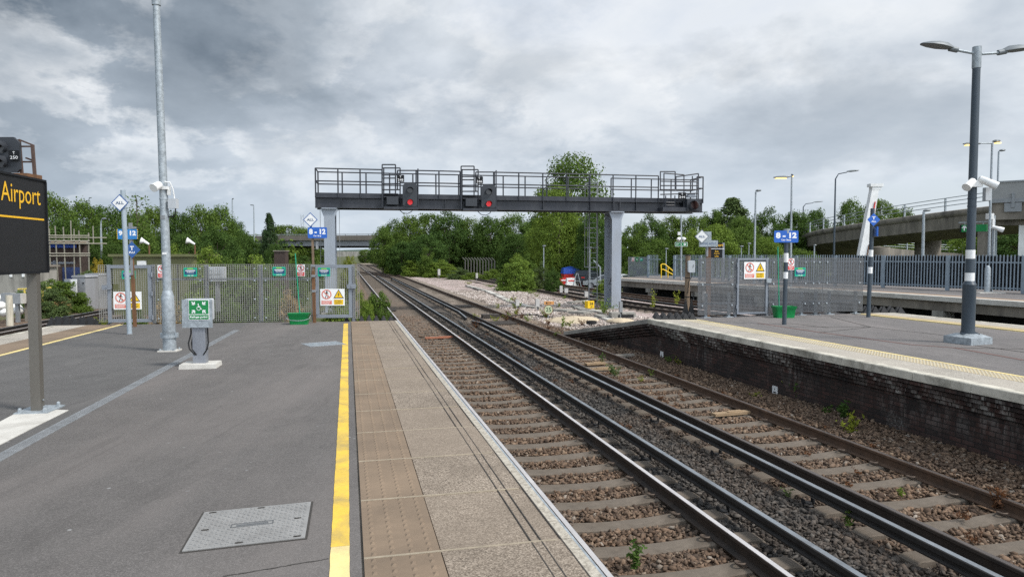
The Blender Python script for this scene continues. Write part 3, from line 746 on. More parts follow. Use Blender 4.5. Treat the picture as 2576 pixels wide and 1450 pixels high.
def track(label, tc, s0, s1, n_sl, clips_to=0, rails=(M_RTOP, M_RTOP), webs=(M_RAILS, M_RAILS), spacing=0.65, ph=0.0, s_end_sl=None):
    t = thing('railway_track', label, 'railway track', (0, 0, 0), 0, 'railway tracks')
    f = tc if callable(tc) else (lambda s: tc)
    for k, off in enumerate((-0.7525, 0.7525)):
        rail(t, path_s((lambda s, o=off: f(s) + o) if callable(tc) else tc + off, s0, s1), rails[k], webs[k])
    pos = []
    s = s0 + ph
    while len(pos) < n_sl and s < s1: pos.append(s); s += spacing
    for s in pos:
        c = link('sleeper', ME_SL, t); tt = f(s); d = (f(s + 0.5) - f(s - 0.5))
        c.location = st(s, tt, ZSL + random.uniform(-0.006, 0.004)); c.rotation_euler = (0, 0, TH - math.atan(d) + random.uniform(-0.006, 0.006))
        if st(s, tt).y < clips_to:
            for off, mir in ((-0.7525, 1), (-0.7525, -1), (0.7525, 1), (0.7525, -1)):
                q = link('rail_clip', ME_CL, c); q.location = (off, 0, 0.004); q.rotation_euler = (0, 0, 0 if mir > 0 else PI)
    if s < (s_end_sl or s1):
        mb = MB()
        while s < (s_end_sl or s1):
            p = st(s, f(s), ZSL - 0.12); mb.box(p, (2.5, 0.24, 0.24), TH); s += spacing
        o = part(t, 'far_sleepers', mb, M_SLEEP, None); o['kind'] = 'stuff'
    return t
TC1, TC2 = 2.9425, 6.4925
PH1 = (to_st(on(1792, 1350, -1.1))[0] + 2) % 0.65
PH2 = (to_st(on(2445, 1240, -1.1))[0] + 2) % 0.65
track('nearest railway track with bright running rail, running beside the platform with the yellow line', TC1, -2, 190, 100, 30, (M_RTOP, M_RTOP), spacing=0.65, ph=PH1)
track('railway track with a rusty outer rail, running along the sooty brick platform wall', TC2, -2, 190, 100, 30, (M_RTOPD, M_RTOPD), (M_RAILS, M_RAILR), 0.65, PH2)
def sm(x, a, b):
    k = min(1, max(0, (x - a) / (b - a))); return k * k * (3 - 2 * k)
def f3(s): return 15.7 + 2.6 * (1 - sm(s, 18, 40)) - (15.7 - TC2) * sm(s, 96, 205)
def f4(s): return 19.05 + 3.9 * (1 - sm(s, 15, 48)) - (19.05 - 10.0) * sm(s, 110, 240)
track('rail line behind the leafy bush and gantry leg, nearer of the two there', f3, 14, 200, 60, 0, (M_RTOPD, M_RTOP), (M_RAILS, M_RAILS), 0.75)
track('rail line passing along the front of the concrete platform with palisade fence', f4, 14, 230, 60, 0, (M_RTOPD, M_RTOPD), (M_RAILR, M_RAILR), 0.75)
# crossover between the first two tracks
def fx(s): return TC2 - (TC2 - TC1) * sm(s, 82, 125)
t = thing('crossover_rails', 'pair of brown crossover rails linking the two main tracks beyond the gantry', 'rails', (0, 0, 0))
for off in (-0.7525, 0.7525): rail(t, path_s(lambda s, o=off: fx(s) + o, 82, 125, 2.5), M_RTOPD, M_RAILR)
# far-left track
def pl(a, b, k): return a.lerp(b, k)
la, lb = on(0, 836, ZR), on(248.6, 788, ZR); ld = (lb - la).normalized(); lr = Vector((ld.y, -ld.x, 0))
t = thing('railway_track', 'railway track on the far side of the platform, behind the black station sign', 'railway track', (0, 0, 0), 0, 'railway tracks')
for o, tp in ((0.0, M_RTOP), (1.505, M_RTOPD)): rail(t, [la - ld * 14 + lr * o, lb + ld * 50 + lr * o], tp)
rzl = math.atan2(-ld.x, ld.y)
for k in range(50):
    c = link('sleeper', ME_SL, t); p = la - ld * 8 + ld * (k * 0.7) + lr * 0.7525; c.location = (p.x, p.y, ZSL); c.rotation_euler = (0, 0, rzl)

# conductor rails on their insulators
CONP = [(-0.055, -0.12), (0.055, -0.12), (0.055, -0.105), (0.018, -0.09), (0.018, -0.062), (0.042, -0.052), (0.042, -0.008), (0.032, 0.0), (-0.032, 0.0), (-0.042, -0.008), (-0.042, -0.052), (-0.018, -0.062), (-0.018, -0.09), (-0.055, -0.105)]
ins = MB(); ins.lathe([(0.085, 0.0), (0.09, 0.03), (0.06, 0.04), (0.075, 0.06), (0.055, 0.07), (0.065, 0.09), (0.045, 0.105), (0.05, 0.125)], 12)
for a in (-1, 1): ins.box((a * 0.066, 0, 0.135), (0.016, 0.06, 0.07))
ME_INS = ins.mesh('insulator', M_RUBBER, 40)
def conductor(label, paths, step=2.1, smax=60, ph=0.9):
    t = thing('conductor_rail', label, 'third rail', (0, 0, 0), 0, 'electrified third rails')
    for P in paths:
        mb = MB(); mb.sweep(CONP, P); mb.mi = 1
        mb.sweep([(-0.031, 0.0008), (0.031, 0.0008), (0.034, -0.004), (-0.034, -0.004)], P)
        part(t, 'rail', mb, [M_CWEB, M_CTOP], 25)
        a, b = Vector(P[0]), Vector(P[-1]); L = (b - a).length; d = (b - a).normalized(); s = ph
        n = 0
        while s < min(L, smax) and n < 30:
            q = a + d * s; i = link('insulator', ME_INS, t); i.location = (q.x, q.y, q.z - 0.12 - 0.125 + 0.008); i.rotation_euler = (0, 0, math.atan2(-d.x, d.y)); s += step; n += 1
    return t
ZC = ZR + 0.065
def dip(P, e=0.12):
    a, b = Vector(P[0]), Vector(P[-1]); d = (b - a).normalized()
    return [a - d * 2.2 - Vector((0, 0, e)), a, b, b + d * 2.2 - Vector((0, 0, e))]
conductor('dark third rail raised on insulators beside the bright running rail', [dip([st(0, 4.19, ZC), st(92, 4.19, ZC)])])
conductor('dark third rail tight against the second track, next to the weedy stones', [dip([st(0, 5.30, ZC), st(27.2, 5.30, ZC)]), dip([st(33, 5.30, ZC), st(80, 5.30, ZC)])])
conductor('third rail running past the dark void under the concrete platform', [[st(28 + 3 * i, f3(28 + 3 * i) + 1.6, ZC) for i in range(24)]], smax=0)
cl = [la - ld * 14 - lr * 0.45 + Vector((0, 0, .065)), lb + ld * 40 - lr * 0.45 + Vector((0, 0, .065))]
conductor('third rail beyond the black station sign on the far-left track', [cl], smax=0)

# loose cables lying in the six-foot
def cable(label, pts, r=0.022, z=ZB + 0.03, mat=M_CABLE, name='cable'):
    P = [Vector(p) for p in pts]; Q = []
    for i in range(len(P) - 1):
        p0, p1, p2, p3 = P[max(i - 1, 0)], P[i], P[i + 1], P[min(i + 2, len(P) - 1)]
        for k in range(6):
            u = k / 6; Q.append(0.5 * ((2 * p1) + (p2 - p0) * u + (2 * p0 - 5 * p1 + 4 * p2 - p3) * u * u + (3 * p1 - p0 - 3 * p2 + p3) * u ** 3))
    Q.append(P[-1]); mb = MB(); mb.tube(Q, r, 7)
    return solid(name, mb, mat, label, 'cable', group='cables lying on the stones')
def D4(x, y, z): return on(1094.4 + x * 0.19993, 675.9 + y * 0.19993, z)
zc = ZB + 0.05
cable('thick black cable snaking along the stones beside the third rail', [D4(290, 650, zc), D4(400, 740, zc), D4(520, 830, zc), D4(700, 900, zc), D4(850, 1000, zc), D4(1000, 1090, zc), D4(1120, 1180, zc), D4(1250, 1290, zc), D4(1420, 1420, zc), D4(1600, 1540, zc)])
cable('second black cable curving between the two tracks, close to the thick one', [D4(510, 815, zc), D4(650, 850, zc), D4(800, 940, zc), D4(930, 1030, zc), D4(1010, 1110, zc), D4(1180, 1225, zc)], 0.018)
cable('black cable looped over the pale stones under the round 25 sign', [D4(940, 590, -1.1), D4(1080, 575, -1.07), D4(1250, 575, -1.07), D4(1330, 590, -1.1), D4(1470, 610, -1.1), D4(1620, 650, -1.1), D4(1690, 690, -1.1)], 0.03)
cable('coiled black cable among the rails near the pointwork', [D4(-300, 500, zc), D4(-100, 520, zc), D4(60, 550, zc), D4(160, 570, zc), D4(230, 610, zc)], 0.02)

# ---------------------------------------------------------------- loose ballast stones (uncountable)
def stones(name, mat, seed, fields):
    rs = np.random.RandomState(seed)
    g = (1 + 5 ** .5) / 2
    ico = np.array([(-1, g, 0), (1, g, 0), (-1, -g, 0), (1, -g, 0), (0, -1, g), (0, 1, g), (0, -1, -g), (0, 1, -g), (g, 0, -1), (g, 0, 1), (-g, 0, -1), (-g, 0, 1)]) / np.sqrt(1 + g * g)
    tri = np.array([(0, 11, 5), (0, 5, 1), (0, 1, 7), (0, 7, 10), (0, 10, 11), (1, 5, 9), (5, 11, 4), (11, 10, 2), (10, 7, 6), (7, 1, 8), (3, 9, 4), (3, 4, 2), (3, 2, 6), (3, 6, 8), (3, 8, 9), (4, 9, 5), (2, 4, 11), (6, 2, 10), (8, 6, 7), (9, 8, 1)])
    S, T, Z, R = [], [], [], []
    def field(s0, s1, t0, t1, dens, r0, r1, z, keep=None):
        n = int((s1 - s0) * (t1 - t0) * dens); s = rs.uniform(s0, s1, n); t = rs.uniform(t0, t1, n)
        m = np.ones(n, bool)
        for tc, ph in ((TC1, PH1), (TC2, PH2)):
            k = np.abs((s + 2 - ph + 0.325) % 0.65 - 0.325) < 0.15
            m &= ~(k & (np.abs(t - tc) < 1.27))
            for o in (-0.7525, 0.7525): m &= np.abs(t - tc - o) > 0.075
        for o in (4.19, 5.30): m &= np.abs(t - o) > 0.03
        if keep is not None: m &= keep(s, t)
        s, t = s[m], t[m]; S.append(s); T.append(t); R.append(rs.uniform(r0, r1, len(s)) * rs.choice([0.6, .8, 1, 1, 1.3, 1.5], len(s))); Z.append(np.full(len(s), z) + rs.uniform(-0.024, 0.024, len(s)) + np.where(t > 7.6, 0.09 * np.minimum(1, (t - 7.6) / .5), 0) * (s < 26))
    for q in fields: field(*q)
    S = np.concatenate(S); T = np.concatenate(T); Z = np.concatenate(Z); R = np.concatenate(R); n = len(S)
    A = rs.normal(size=(n, 4)); A /= np.linalg.norm(A, axis=1)[:, None]; a, b, c, d = A.T
    M = np.stack([1 - 2 * (c * c + d * d), 2 * (b * c - a * d), 2 * (b * d + a * c), 2 * (b * c + a * d), 1 - 2 * (b * b + d * d), 2 * (c * d - a * b), 2 * (b * d - a * c), 2 * (c * d + a * b), 1 - 2 * (b * b + c * c)], 1).reshape(n, 3, 3)
    sc = np.stack([rs.uniform(1.0, 1.7, n), rs.uniform(0.75, 1.15, n), rs.uniform(0.45, 0.8, n)], 1) * R[:, None]
    vv = ico[None] * rs.uniform(0.55, 1.3, (n, 12, 1)) * sc[:, None, :]
    vv = np.einsum('nij,nkj->nki', M, vv); vv[:, :, 2] *= 0.8
    X = U.x * S + V.x * T; Y = U.y * S + V.y * T
    vv[:, :, 0] += X[:, None]; vv[:, :, 1] += Y[:, None]; vv[:, :, 2] += Z[:, None]
    me = bpy.data.meshes.new(name); me.vertices.add(n * 12); me.vertices.foreach_set('co', vv.reshape(-1).astype(np.float32))
    fi = (tri[None] + (np.arange(n) * 12)[:, None, None]).reshape(-1).astype(np.int32); nf = n * 20
    me.loops.add(nf * 3); me.loops.foreach_set('vertex_index', fi); me.polygons.add(nf)
    me.polygons.foreach_set('loop_start', np.arange(0, nf * 3, 3, dtype=np.int32)); me.update(calc_edges=True); me.materials.append(mat)
    o = link(name, me); o['kind'] = 'stuff'
stones('ballast_stones', M_STONE, 11, [(4.0, 12, 1.45, 8.9, 950, 0.018, 0.031, ZB - 0.028), (12, 20, 1.3, 8.6, 620, 0.022, 0.034, ZB - 0.028), (20, 34, 0.9, 8.4, 230, 0.025, 0.04, ZB - .028)])
stones('pale_stones', M_PSTONE, 12, [(26, 56, 8.3, 13.8, 130, 0.035, 0.06, ZB - 0.03)])
# ================================================================ helpers for flat-mounted things
class Plane:
    """an upright plane through a point, turned rz about Z; loc() finds where a line of sight meets it"""
    def __init__(s, p, rz, base=0.0):
        s.p = Vector((p[0], p[1], base)); s.rz = rz; s.e = Vector((math.cos(rz), math.sin(rz), 0)); s.n = Vector((-math.sin(rz), math.cos(rz), 0))
    def hit(s, px, py):
        d = ray(px, py); o = Vector((0, 0, HC)); return o + d * ((s.p - o).dot(s.n) / d.dot(s.n))
    def loc(s, px, py):
        q = s.hit(px, py) - s.p; return q.dot(s.e), q.z
    def at(s, x, z=0.0, y=0.0):
        return s.p + s.e * x + s.n * y + Vector((0, 0, z))
def ring(mb, x, z, y, r0, r1, n=20):
    vs = []
    for k in range(n):
        a = 2 * PI * k / n
        for r in (r0, r1): vs.append((x + r * math.cos(a), y, z + r * math.sin(a)))
    return mb.add(vs, [(2 * k, 2 * k + 1, (2 * k + 3) % (2 * n), (2 * k + 2) % (2 * n)) for k in range(n)])
def poly(mb, P, y):
    return mb.add([(x, y, z) for x, z in P], [tuple(range(len(P)))])
def line(mb, x0, z0, x1, z1, w, y):
    dx, dz = x1 - x0, z1 - z0; L = math.hypot(dx, dz) or 1; nx, nz = -dz / L * w / 2, dx / L * w / 2
    return poly(mb, [(x0 + nx, z0 + nz), (x0 - nx, z0 - nz), (x1 - nx, z1 - nz), (x1 + nx, z1 + nz)], y)
def disc(mb, x, z, r, y, n=14):
    return poly(mb, [(x + r * math.cos(2 * PI * k / n), z + r * math.sin(2 * PI * k / n)) for k in range(n)], y)
def walker(mb, x, z, h, y):
    k = h
    disc(mb, x + .05 * k, z + .41 * k, .09 * k, y, 10); line(mb, x + .03 * k, z + .32 * k, x - .02 * k, z - .02 * k, .2 * k, y)
    line(mb, x - .02 * k, z, x - .16 * k, z - .5 * k, .1 * k, y); line(mb, x, z, x + .18 * k, z - .22 * k, .1 * k, y); line(mb, x + .18 * k, z - .22 * k, x + .14 * k, z - .5 * k, .09 * k, y)
    line(mb, x + .04 * k, z + .26 * k, x + .25 * k, z + .06 * k, .07 * k, y); line(mb, x, z + .26 * k, x - .22 * k, z + .05 * k, .07 * k, y)
def rrect(w, h, r, n=4):
    P = []
    for cx, cz, a0 in ((w / 2 - r, h / 2 - r, 0), (-w / 2 + r, h / 2 - r, 90), (-w / 2 + r, -h / 2 + r, 180), (w / 2 - r, -h / 2 + r, 270)):
        for k in range(n + 1):
            a = math.radians(a0 + 90 * k / n); P.append((cx + r * math.cos(a), cz + r * math.sin(a)))
    return P
def plate(t, w, h, mat, r=0.01, th=0.008, name='plate', y=0.0):
    mb = MB(); mb.prism(rrect(w, h, r), y - th / 2, y + th / 2); return part(t, name, mb, mat, 20)
YF = -0.0065
def sign_prohibit(p, rz, w, h, label, group='small no-entry signs on the fences'):
    t = thing('warning_sign', label, 'sign', p, rz, group); plate(t, w, h, M_SIGNW)
    k = w * .42; zc = h * .2
    mb = MB(); walker(mb, 0, zc, k * 1.5, YF); part(t, 'pictogram', mb, M_LETB)
    mb = MB(); ring(mb, 0, zc, YF - .001, k * .82, k); line(mb, -k * .64, zc + k * .64, k * .64, zc - k * .64, k * .18, YF - .0012); part(t, 'red_ring', mb, M_RED)
    mb = MB(); poly(mb, [(-w * .44, -h * .46), (w * .44, -h * .46), (w * .44, -h * .14), (-w * .44, -h * .14)], YF); pr = part(t, 'red_panel', mb, M_RED)
    mb = MB()
    for i, q in enumerate((.7, .6, .72, .4)): line(mb, -w * .44 * q, -h * (.19 + .07 * i), w * .44 * q, -h * (.19 + .07 * i), h * .025, YF - .001)
    part(t, 'text_lines', mb, M_SIGNW); return t
def sign_double(p, rz, w, h, label, word='Danger'):
    t = thing('warning_sign', label, 'sign', p, rz, 'large no-entry and danger signs'); plate(t, w, h, M_SIGNW)
    k = h * .29; cx = -w * .24; zc = h * .17
    mb = MB(); walker(mb, cx, zc, k * 1.5, YF); part(t, 'pictogram', mb, M_LETB)
    mb = MB(); ring(mb, cx, zc, YF - .001, k * .8, k); line(mb, cx - k * .64, zc + k * .64, cx + k * .64, zc - k * .64, k * .18, YF - .0012); part(t, 'red_ring', mb, M_REDF)
    mb = MB(); poly(mb, [(cx - w * .21, -h * .42), (cx + w * .21, -h * .42), (cx + w * .21, -h * .2), (cx - w * .21, -h * .2)], YF); part(t, 'red_panel', mb, M_REDF)
    mb = MB()
    for i in range(3): line(mb, cx - w * .18, -h * (.245 + .065 * i), cx + w * (.17 - .03 * i), -h * (.245 + .065 * i), h * .022, YF - .001)
    part(t, 'text_lines', mb, M_SIGNW)
    cx = w * .25; s = h * .3
    mb = MB(); poly(mb, [(cx, zc + s), (cx - s * 1.02, zc - s * .78), (cx + s * 1.02, zc - s * .78)], YF); part(t, 'black_triangle', mb, M_LETB)
    mb = MB(); poly(mb, [(cx, zc + s * .76), (cx - s * .8, zc - s * .64), (cx + s * .8, zc - s * .64)], YF - .001); part(t, 'yellow_triangle', mb, M_SYEL)
    mb = MB(); poly(mb, [(cx + s * .08, zc + s * .5), (cx - s * .2, zc - s * .1), (cx - s * .02, zc - s * .06), (cx - s * .1, zc - s * .58), (cx + s * .2, zc + s * .06), (cx + s * .02, zc + s * .03)], YF - .002); part(t, 'lightning', mb, M_LETB)
    mb = MB(); poly(mb, [(cx - w * .19, -h * .44), (cx + w * .19, -h * .44), (cx + w * .19, -h * .14), (cx - w * .19, -h * .14)], YF); part(t, 'yellow_panel', mb, M_SYEL)
    mb = MB(); put_text(mb, word, cx - w * .02, -h * .205, YF - .001, w=w * .29, h=h * .085)
    for i in range(2): line(mb, cx - w * .16, -h * (.3 + .07 * i), cx + w * (.14 - .06 * i), -h * (.3 + .07 * i), h * .022, YF - .001)
    part(t, 'lettering', mb, M_LETB); return t
def sign_help(p, rz, w, h, label):
    t = thing('helpline_sign', label, 'sign', p, rz, 'teal helpline signs on the fences'); plate(t, w, h, M_TEAL, .02)
    mb = MB(); mb.prism([(x, z + h * .02) for x, z in rrect(w * .84, h * .56, .01)], YF, YF + .002); part(t, 'navy_panel', mb, M_NAVY, 20)
    mb = MB(); poly(mb, [(-w * .22, h * .31), (w * .22, h * .31), (w * .22, h * .43), (-w * .22, h * .43)], YF - .001); part(t, 'lime_tab', mb, M_LIME)
    mb = MB(); put_text(mb, '116 123', 0, -h * .365, YF, w=w * .42, h=h * .15); line(mb, -w * .36, h * .17, w * .36, h * .17, h * .075, YF - .001)
    for i in range(3): line(mb, -w * (.3 - .03 * i), h * (.07 - .07 * i), w * (.3 - .03 * i), h * (.07 - .07 * i), h * .022, YF - .001)
    part(t, 'lettering', mb, M_LET); return t
def diamond(t, x, z, r, rows, face, border, let, y=0.0, hs=(0.62,)):
    mb = MB(); mb.prism([(x + r, z), (x, z + r), (x - r, z), (x, z - r)], y - .004, y + .004); d = part(t, 'diamond_plate', mb, border, 20)
    if border is not face:
        k = r * .86; mb = MB(); poly(mb, [(x + k, z), (x, z + k), (x - k, z), (x, z - k)], y - .006); part(t, 'face', mb, face)
    mb = MB()
    for s, dz, w, h in rows: put_text(mb, s, x, z + dz * r, y - .0075, w=w * r, h=h * r, bold=.042)
    part(t, 'lettering', mb, let); return d
def car_stop(t, x, z, w, h, y=0.0, txt='8 - 12', sub='Car Stop', mat=M_BLUE):
    mb = MB(); mb.prism([(x + a, z + b) for a, b in rrect(w, h, .03)], y - .006, y + .006); part(t, 'sign_plate', mb, mat, 20)
    mb = MB(); put_text(mb, txt, x, z + h * .1, y - .008, w=w * .86, h=h * .5, bold=.05)
    if sub: put_text(mb, sub, x, z - h * .3, y - .008, w=w * .40, h=h * .18, bold=.03)
    part(t, 'lettering', mb, M_LET)
def grating(mb, x0, x1, z0, z1, p, b, dep=0.012, y=0.0, hole=None):
    n = max(1, round((x1 - x0) / p)); m = max(1, round((z1 - z0) / p))
    for i in range(n + 1):
        x = x0 + (x1 - x0) * i / n
        if hole and hole[0] < x < hole[1]:
            mb.box((x, y, (z0 + hole[2]) / 2), (b, dep, hole[2] - z0)); mb.box((x, y, (hole[3] + z1) / 2), (b, dep, z1 - hole[3]))
        else: mb.box((x, y, (z0 + z1) / 2), (b, dep, z1 - z0))
    for j in range(m + 1):
        z = z0 + (z1 - z0) * j / m
        if hole and hole[2] < z < hole[3]:
            mb.box(((x0 + hole[0]) / 2, y + .002, z), (hole[0] - x0, dep - .003, b)); mb.box(((x1 + hole[1]) / 2, y + .002, z), (x1 - hole[1], dep - .003, b))
        else: mb.box(((x0 + x1) / 2, y + .002, z), (x1 - x0, dep - .003, b))
M_GRPL = simple('pale_grating', (0.25, 0.245, 0.225), 0.6, var=0.15, scale=2)
M_GRPG = simple('grey_grating', (0.135, 0.14, 0.147), 0.6, var=0.12, scale=2)
M_FRAME = simple('fence_frame_grey', (0.20, 0.22, 0.25), 0.5, 0.1, var=0.12, scale=4)

# ================================================================ left mesh fence
a, b = on(252.8, 813, 0.0), on(903.8, 807, 0.0)
FL = Plane(a, math.atan2(b.y - a.y, b.x - a.x))
def Z2(x, y): return (225.3 + x * .2749, 611.6 + y * .2749)
def lx(x, y=450): return FL.loc(*Z2(x, y))[0]
HZ = 1.53
fl = thing('mesh_fence', 'pale square-mesh fence with two gates closing the end of the platform, plants behind', 'fence', FL.p, FL.rz)
X = {k: lx(v) for k, v in dict(a0=85, a1=163, g0=168, g1=568, p0=578, p1=1068, p2=1563, p3=2046, h0=2070, h1=2400, e0=2412, e1=2468).items()}
mb = MB(); grating(mb, X['a0'], X['a1'], 0.05, HZ, .056, .0098); part(fl, 'end_panel', mb, M_GRPL, None)
mb = MB(); grating(mb, X['e0'], X['e1'], 0.08, HZ, .056, .0098); part(fl, 'end_panel', mb, M_GRPL, None)
for p, q in (('p0', 'p1'), ('p1', 'p2'), ('p2', 'p3')):
    mb = MB(); grating(mb, X[p] + .012, X[q] - .012, 0.03, HZ + .01, .056, .0098); pn = part(fl, 'mesh_panel', mb, M_GRPL, None)
    mb = MB(); mb.box(((X[p] + X[q]) / 2, .05, HZ - .38), (X[q] - X[p] - .05, .05, .05))
    for xx in (X[p] + .03, X[q] - .03): mb.box((xx, .05, HZ / 2 - .0), (.04, .05, HZ))
    part(pn, 'rear_rail', mb, M_FRAME)
    mb = MB()
    for xx in (X[p] + .14, X[q] - .14):
        for zz in (.12, .62, HZ - .42, HZ - .1): mb.cyl((xx, -.012, zz), (xx, -.024, zz), .022, n=8)
    part(pn, 'fixing_washer', mb, M_GALV)
def gate(x0, x1, z0, z1, latch_right, hole=None):
    mb = MB(); w = .085
    for x in (x0 + w / 2, x1 - w / 2): mb.box((x, 0, (z0 + z1) / 2), (w, .06, z1 - z0))
    for z in (z0 + w / 2, z1 - w / 2): mb.box(((x0 + x1) / 2, 0.001, z), (x1 - x0 - 2 * w, .056, w))
    g = part(fl, 'gate', mb, M_FRAME)
    mb = MB(); grating(mb, x0 + w, x1 - w, z0 + w, z1 - w, .056, .0098, hole=hole); part(g, 'mesh_infill', mb, M_GRPL, None)
    lxp = x1 if latch_right else x0
    mb = MB(); mb.prism([(lxp + u, z1 - .58 + v) for u, v in rrect(.24, .12, .03)], -.075, -.035); mb.cyl((lxp, -.08, z1 - .58), (lxp, -.09, z1 - .58), .02, n=10); part(g, 'latch', mb, M_FRAME)
    hx = x0 if latch_right else x1
    for z in (z0 + .12, z0 + .75, z1 - .25):
        mb = MB(); mb.cyl((hx + (-.02 if latch_right else .02), -.04, z - .06), (hx + (-.02 if latch_right else .02), -.04, z + .06), .022, n=8); mb.box((hx, -.035, z), (.09, .012, .08)); part(g, 'hinge', mb, M_FRAME)
    return g
gate(X['g0'], X['g1'], .03, HZ, False, hole=(X['g0'] + .1, X['g0'] + .26, HZ - .64, HZ - .5)); gate(X['h0'], X['h1'], .1, HZ, True)
for xx in (X['g0'] - .005, X['g1'] + .03, X['h1'] + .03):
    mb = MB(); mb.box((xx, .07, HZ / 2), (.07, .07, HZ + .02)); part(fl, 'post', mb, M_FRAME)
def on_fence(P, px0, py0, px1, py1, y=-.03):
    x0, z1 = P.loc(px0, py0); x1, z0 = P.loc(px1, py1); return P.at((x0 + x1) / 2, (z0 + z1) / 2, y), x1 - x0, z1 - z0
c, w, h = on_fence(FL, 286, 733, 358, 777); sign_double(c, FL.rz, w, h, 'large white no-entry and danger sign on the gate behind the pale ALL pole')
c, w, h = on_fence(FL, 805.5, 725.7, 867.5, 767.3); sign_double(c, FL.rz, w, h, 'large white no-entry and danger sign on the gate beside the green bucket')
c, w, h = on_fence(FL, 397, 666, 419, 698); sign_prohibit(c, FL.rz, w, h, 'small red and white no-entry sign partly hidden by the galvanised lamp post')
c, w, h = on_fence(FL, 746.5, 664.5, 767.5, 694.3); sign_prohibit(c, FL.rz, w, h, 'small red and white no-entry sign beside the green broom handle on the pale fence')
c, w, h = on_fence(FL, 307, 680, 342, 701); sign_help(c, FL.rz, w, h, 'teal helpline sign on the gate half hidden by the pole and rusty post')
c, w, h = on_fence(FL, 462.5, 672.5, 497, 695); sign_help(c, FL.rz, w, h, 'teal helpline sign on the pale mesh next to the galvanised lamp post')
c, w, h = on_fence(FL, 686, 670.5, 719, 693); sign_help(c, FL.rz, w, h, 'teal helpline sign to the left of the green broom handle')
c, w, h = on_fence(FL, 799.5, 672.5, 831, 694); sign_help(c, FL.rz, w, h, 'teal helpline sign high on the gate beside the rusty 8-12 post')

# grey cabinet showing through the pale fence
c = aty(546, 690, 19.2); mb = MB()
cab = thing('meter_cabinet', 'grey ribbed plastic cabinet seen through the pale mesh fence', 'cabinet', (c.x, 19.2, c.z - .4), FL.rz)
mb.box((0, 0, .42), (.42, .2, .4)); part(cab, 'box', mb, M_PLASG)
mb = MB()
for i in range(7): mb.box((-.15 + i * .05, -.105, .42), (.012, .015, .36))
mb.box((0, -.11, .42), (.36, .012, .012)); part(cab, 'ribbed_door', mb, M_PLASG)
mb = MB(); mb.box((0, 0, -.2), (.1, .1, .84)); part(cab, 'stand', mb, M_GALVD)

# ================================================================ posts and signs on the left platform
def leanpost(b, topxy, base_r, top_r=None, n=14):
    p = on(*b); q = aty(topxy[0], topxy[1], p.y); return p, Vector((q.x - p.x, 0, q.z))
# galvanised lamp post
p, q = leanpost((427, 882), (391, -40), .1)
lp = thing('lamp_post', 'tall galvanised steel lamp post with white loudspeaker and hinged base on asphalt', 'lamp post', p, 0)
def along(z): return q * (z / q.z)
mb = MB(); mb.box((0, 0, .012), (.34, .30, .024), .1); part(lp, 'base_plate', mb, M_CONCL)
for sx, sy in ((-1, -1), (1, -1), (1, 1), (-1, 1)):
    mb = MB(); mb.cyl((sx * .125, sy * .11, .02), (sx * .125, sy * .11, .055), .02, n=6); part(lp, 'bolt', mb, M_GALV)
mb = MB(); mb.tube([along(z) for z in (.02, .27, .271, .275, 1.02, 1.13)], [.118, .116, .116, .118, .112, .082], 20); part(lp, 'lower_tube', mb, M_GALV)
mb = MB(); mb.tube([along(.25), along(.30)], [.135, .135], 20); 
for sx in (-1, 1): mb.box((sx * .135, 0, .3), (.04, .07, .09))
part(lp, 'hinge_collar', mb, M_GALV)
zt = 6.45
mb = MB(); mb.tube([along(z) for z in (1.12, 3.0, zt)], [.079, .072, .058], 20); part(lp, 'upper_tube', mb, M_GALV)
mb = MB(); mb.tube([along(zt - .1), along(zt + .6)], [.075, .075], 18); mb.bar(along(zt + .06) + Vector((-.13, 0, 0)), along(zt + .06) + Vector((.13, 0, 0)), .02); part(lp, 'top_sleeve', mb, M_GALV)
mb = MB(); mb.tube([along(zt + .5), along(8.6)], [.055, .045], 14); tq = along(8.5); mb.cyl(tq + Vector((-.5, 0, .05)), tq + Vector((.5, 0, .05)), .03, n=8); part(lp, 'top_mast', mb, M_GALV)
for sx in (-1, 1): mb = MB(); mb.tube([tq + Vector((sx * a, 0, .05 + b)) for a, b in ((.45, 0), (.6, .03), (.95, .05), (1.1, .04))], [.05, .12, .1, .03], 10); mb.v = [(x, y, tq.z + .08 + (z - tq.z - .08) * .5) for x, y, z in mb.v]; part(lp, 'lamp_head', mb, M_GALVD)
def zpx(py, Y): return aty(1287, py, Y).z
z0 = zpx(473, p.y); k = along(z0)
mb = MB(); d = Vector((-.22, -.85, -.42)).normalized(); o = k + Vector((-.05, -.15, .02)); mb.tube([o - d * .09, o - d * .08, o + d * .07, o + d * .09, o + d * .09], [.058, .068, .078, .078, .066], 18); part(lp, 'loudspeaker', mb, M_PLASW)
mb = MB(); mb.box((k.x + .03, -.05, z0), (.16, .06, .06)); mb.box((k.x + .11, -.02, z0 - .05), (.05, .05, .16)); mb.tube([k + Vector((.06, -.08, .11)), k + Vector((.15, -.06, .1)), k + Vector((.19, -.03, -.02)), k + Vector((.2, 0, -.2))], .012, 8); part(lp, 'bracket', mb, M_PLASW)
kb = along(zpx(512, p.y)); mb = MB(); mb.box((kb.x + .18, -.02, kb.z), (.15, .11, .18)); part(lp, 'junction_box', mb, M_PLASG)
mb = MB(); mb.tube([kb + Vector((.22, -.02, -.09)), kb + Vector((.21, -.02, -.2)), kb + Vector((.15, 0, -.24)), kb + Vector((.06, 0, -.24))], .012, 8); part(lp, 'cable', mb, M_CABLE)
kc = along(zpx(546, p.y)); mb = MB(); mb.box((kc.x, -.078, kc.z), (.075, .012, .07)); kd = along(zpx(637, p.y)); part(lp, 'inspection_door', mb, M_GALVD)
mb = MB(); mb.box((kd.x + .01, -.079, kd.z), (.08, .006, .04)); part(lp, 'label_sticker', mb, M_SIGNW)
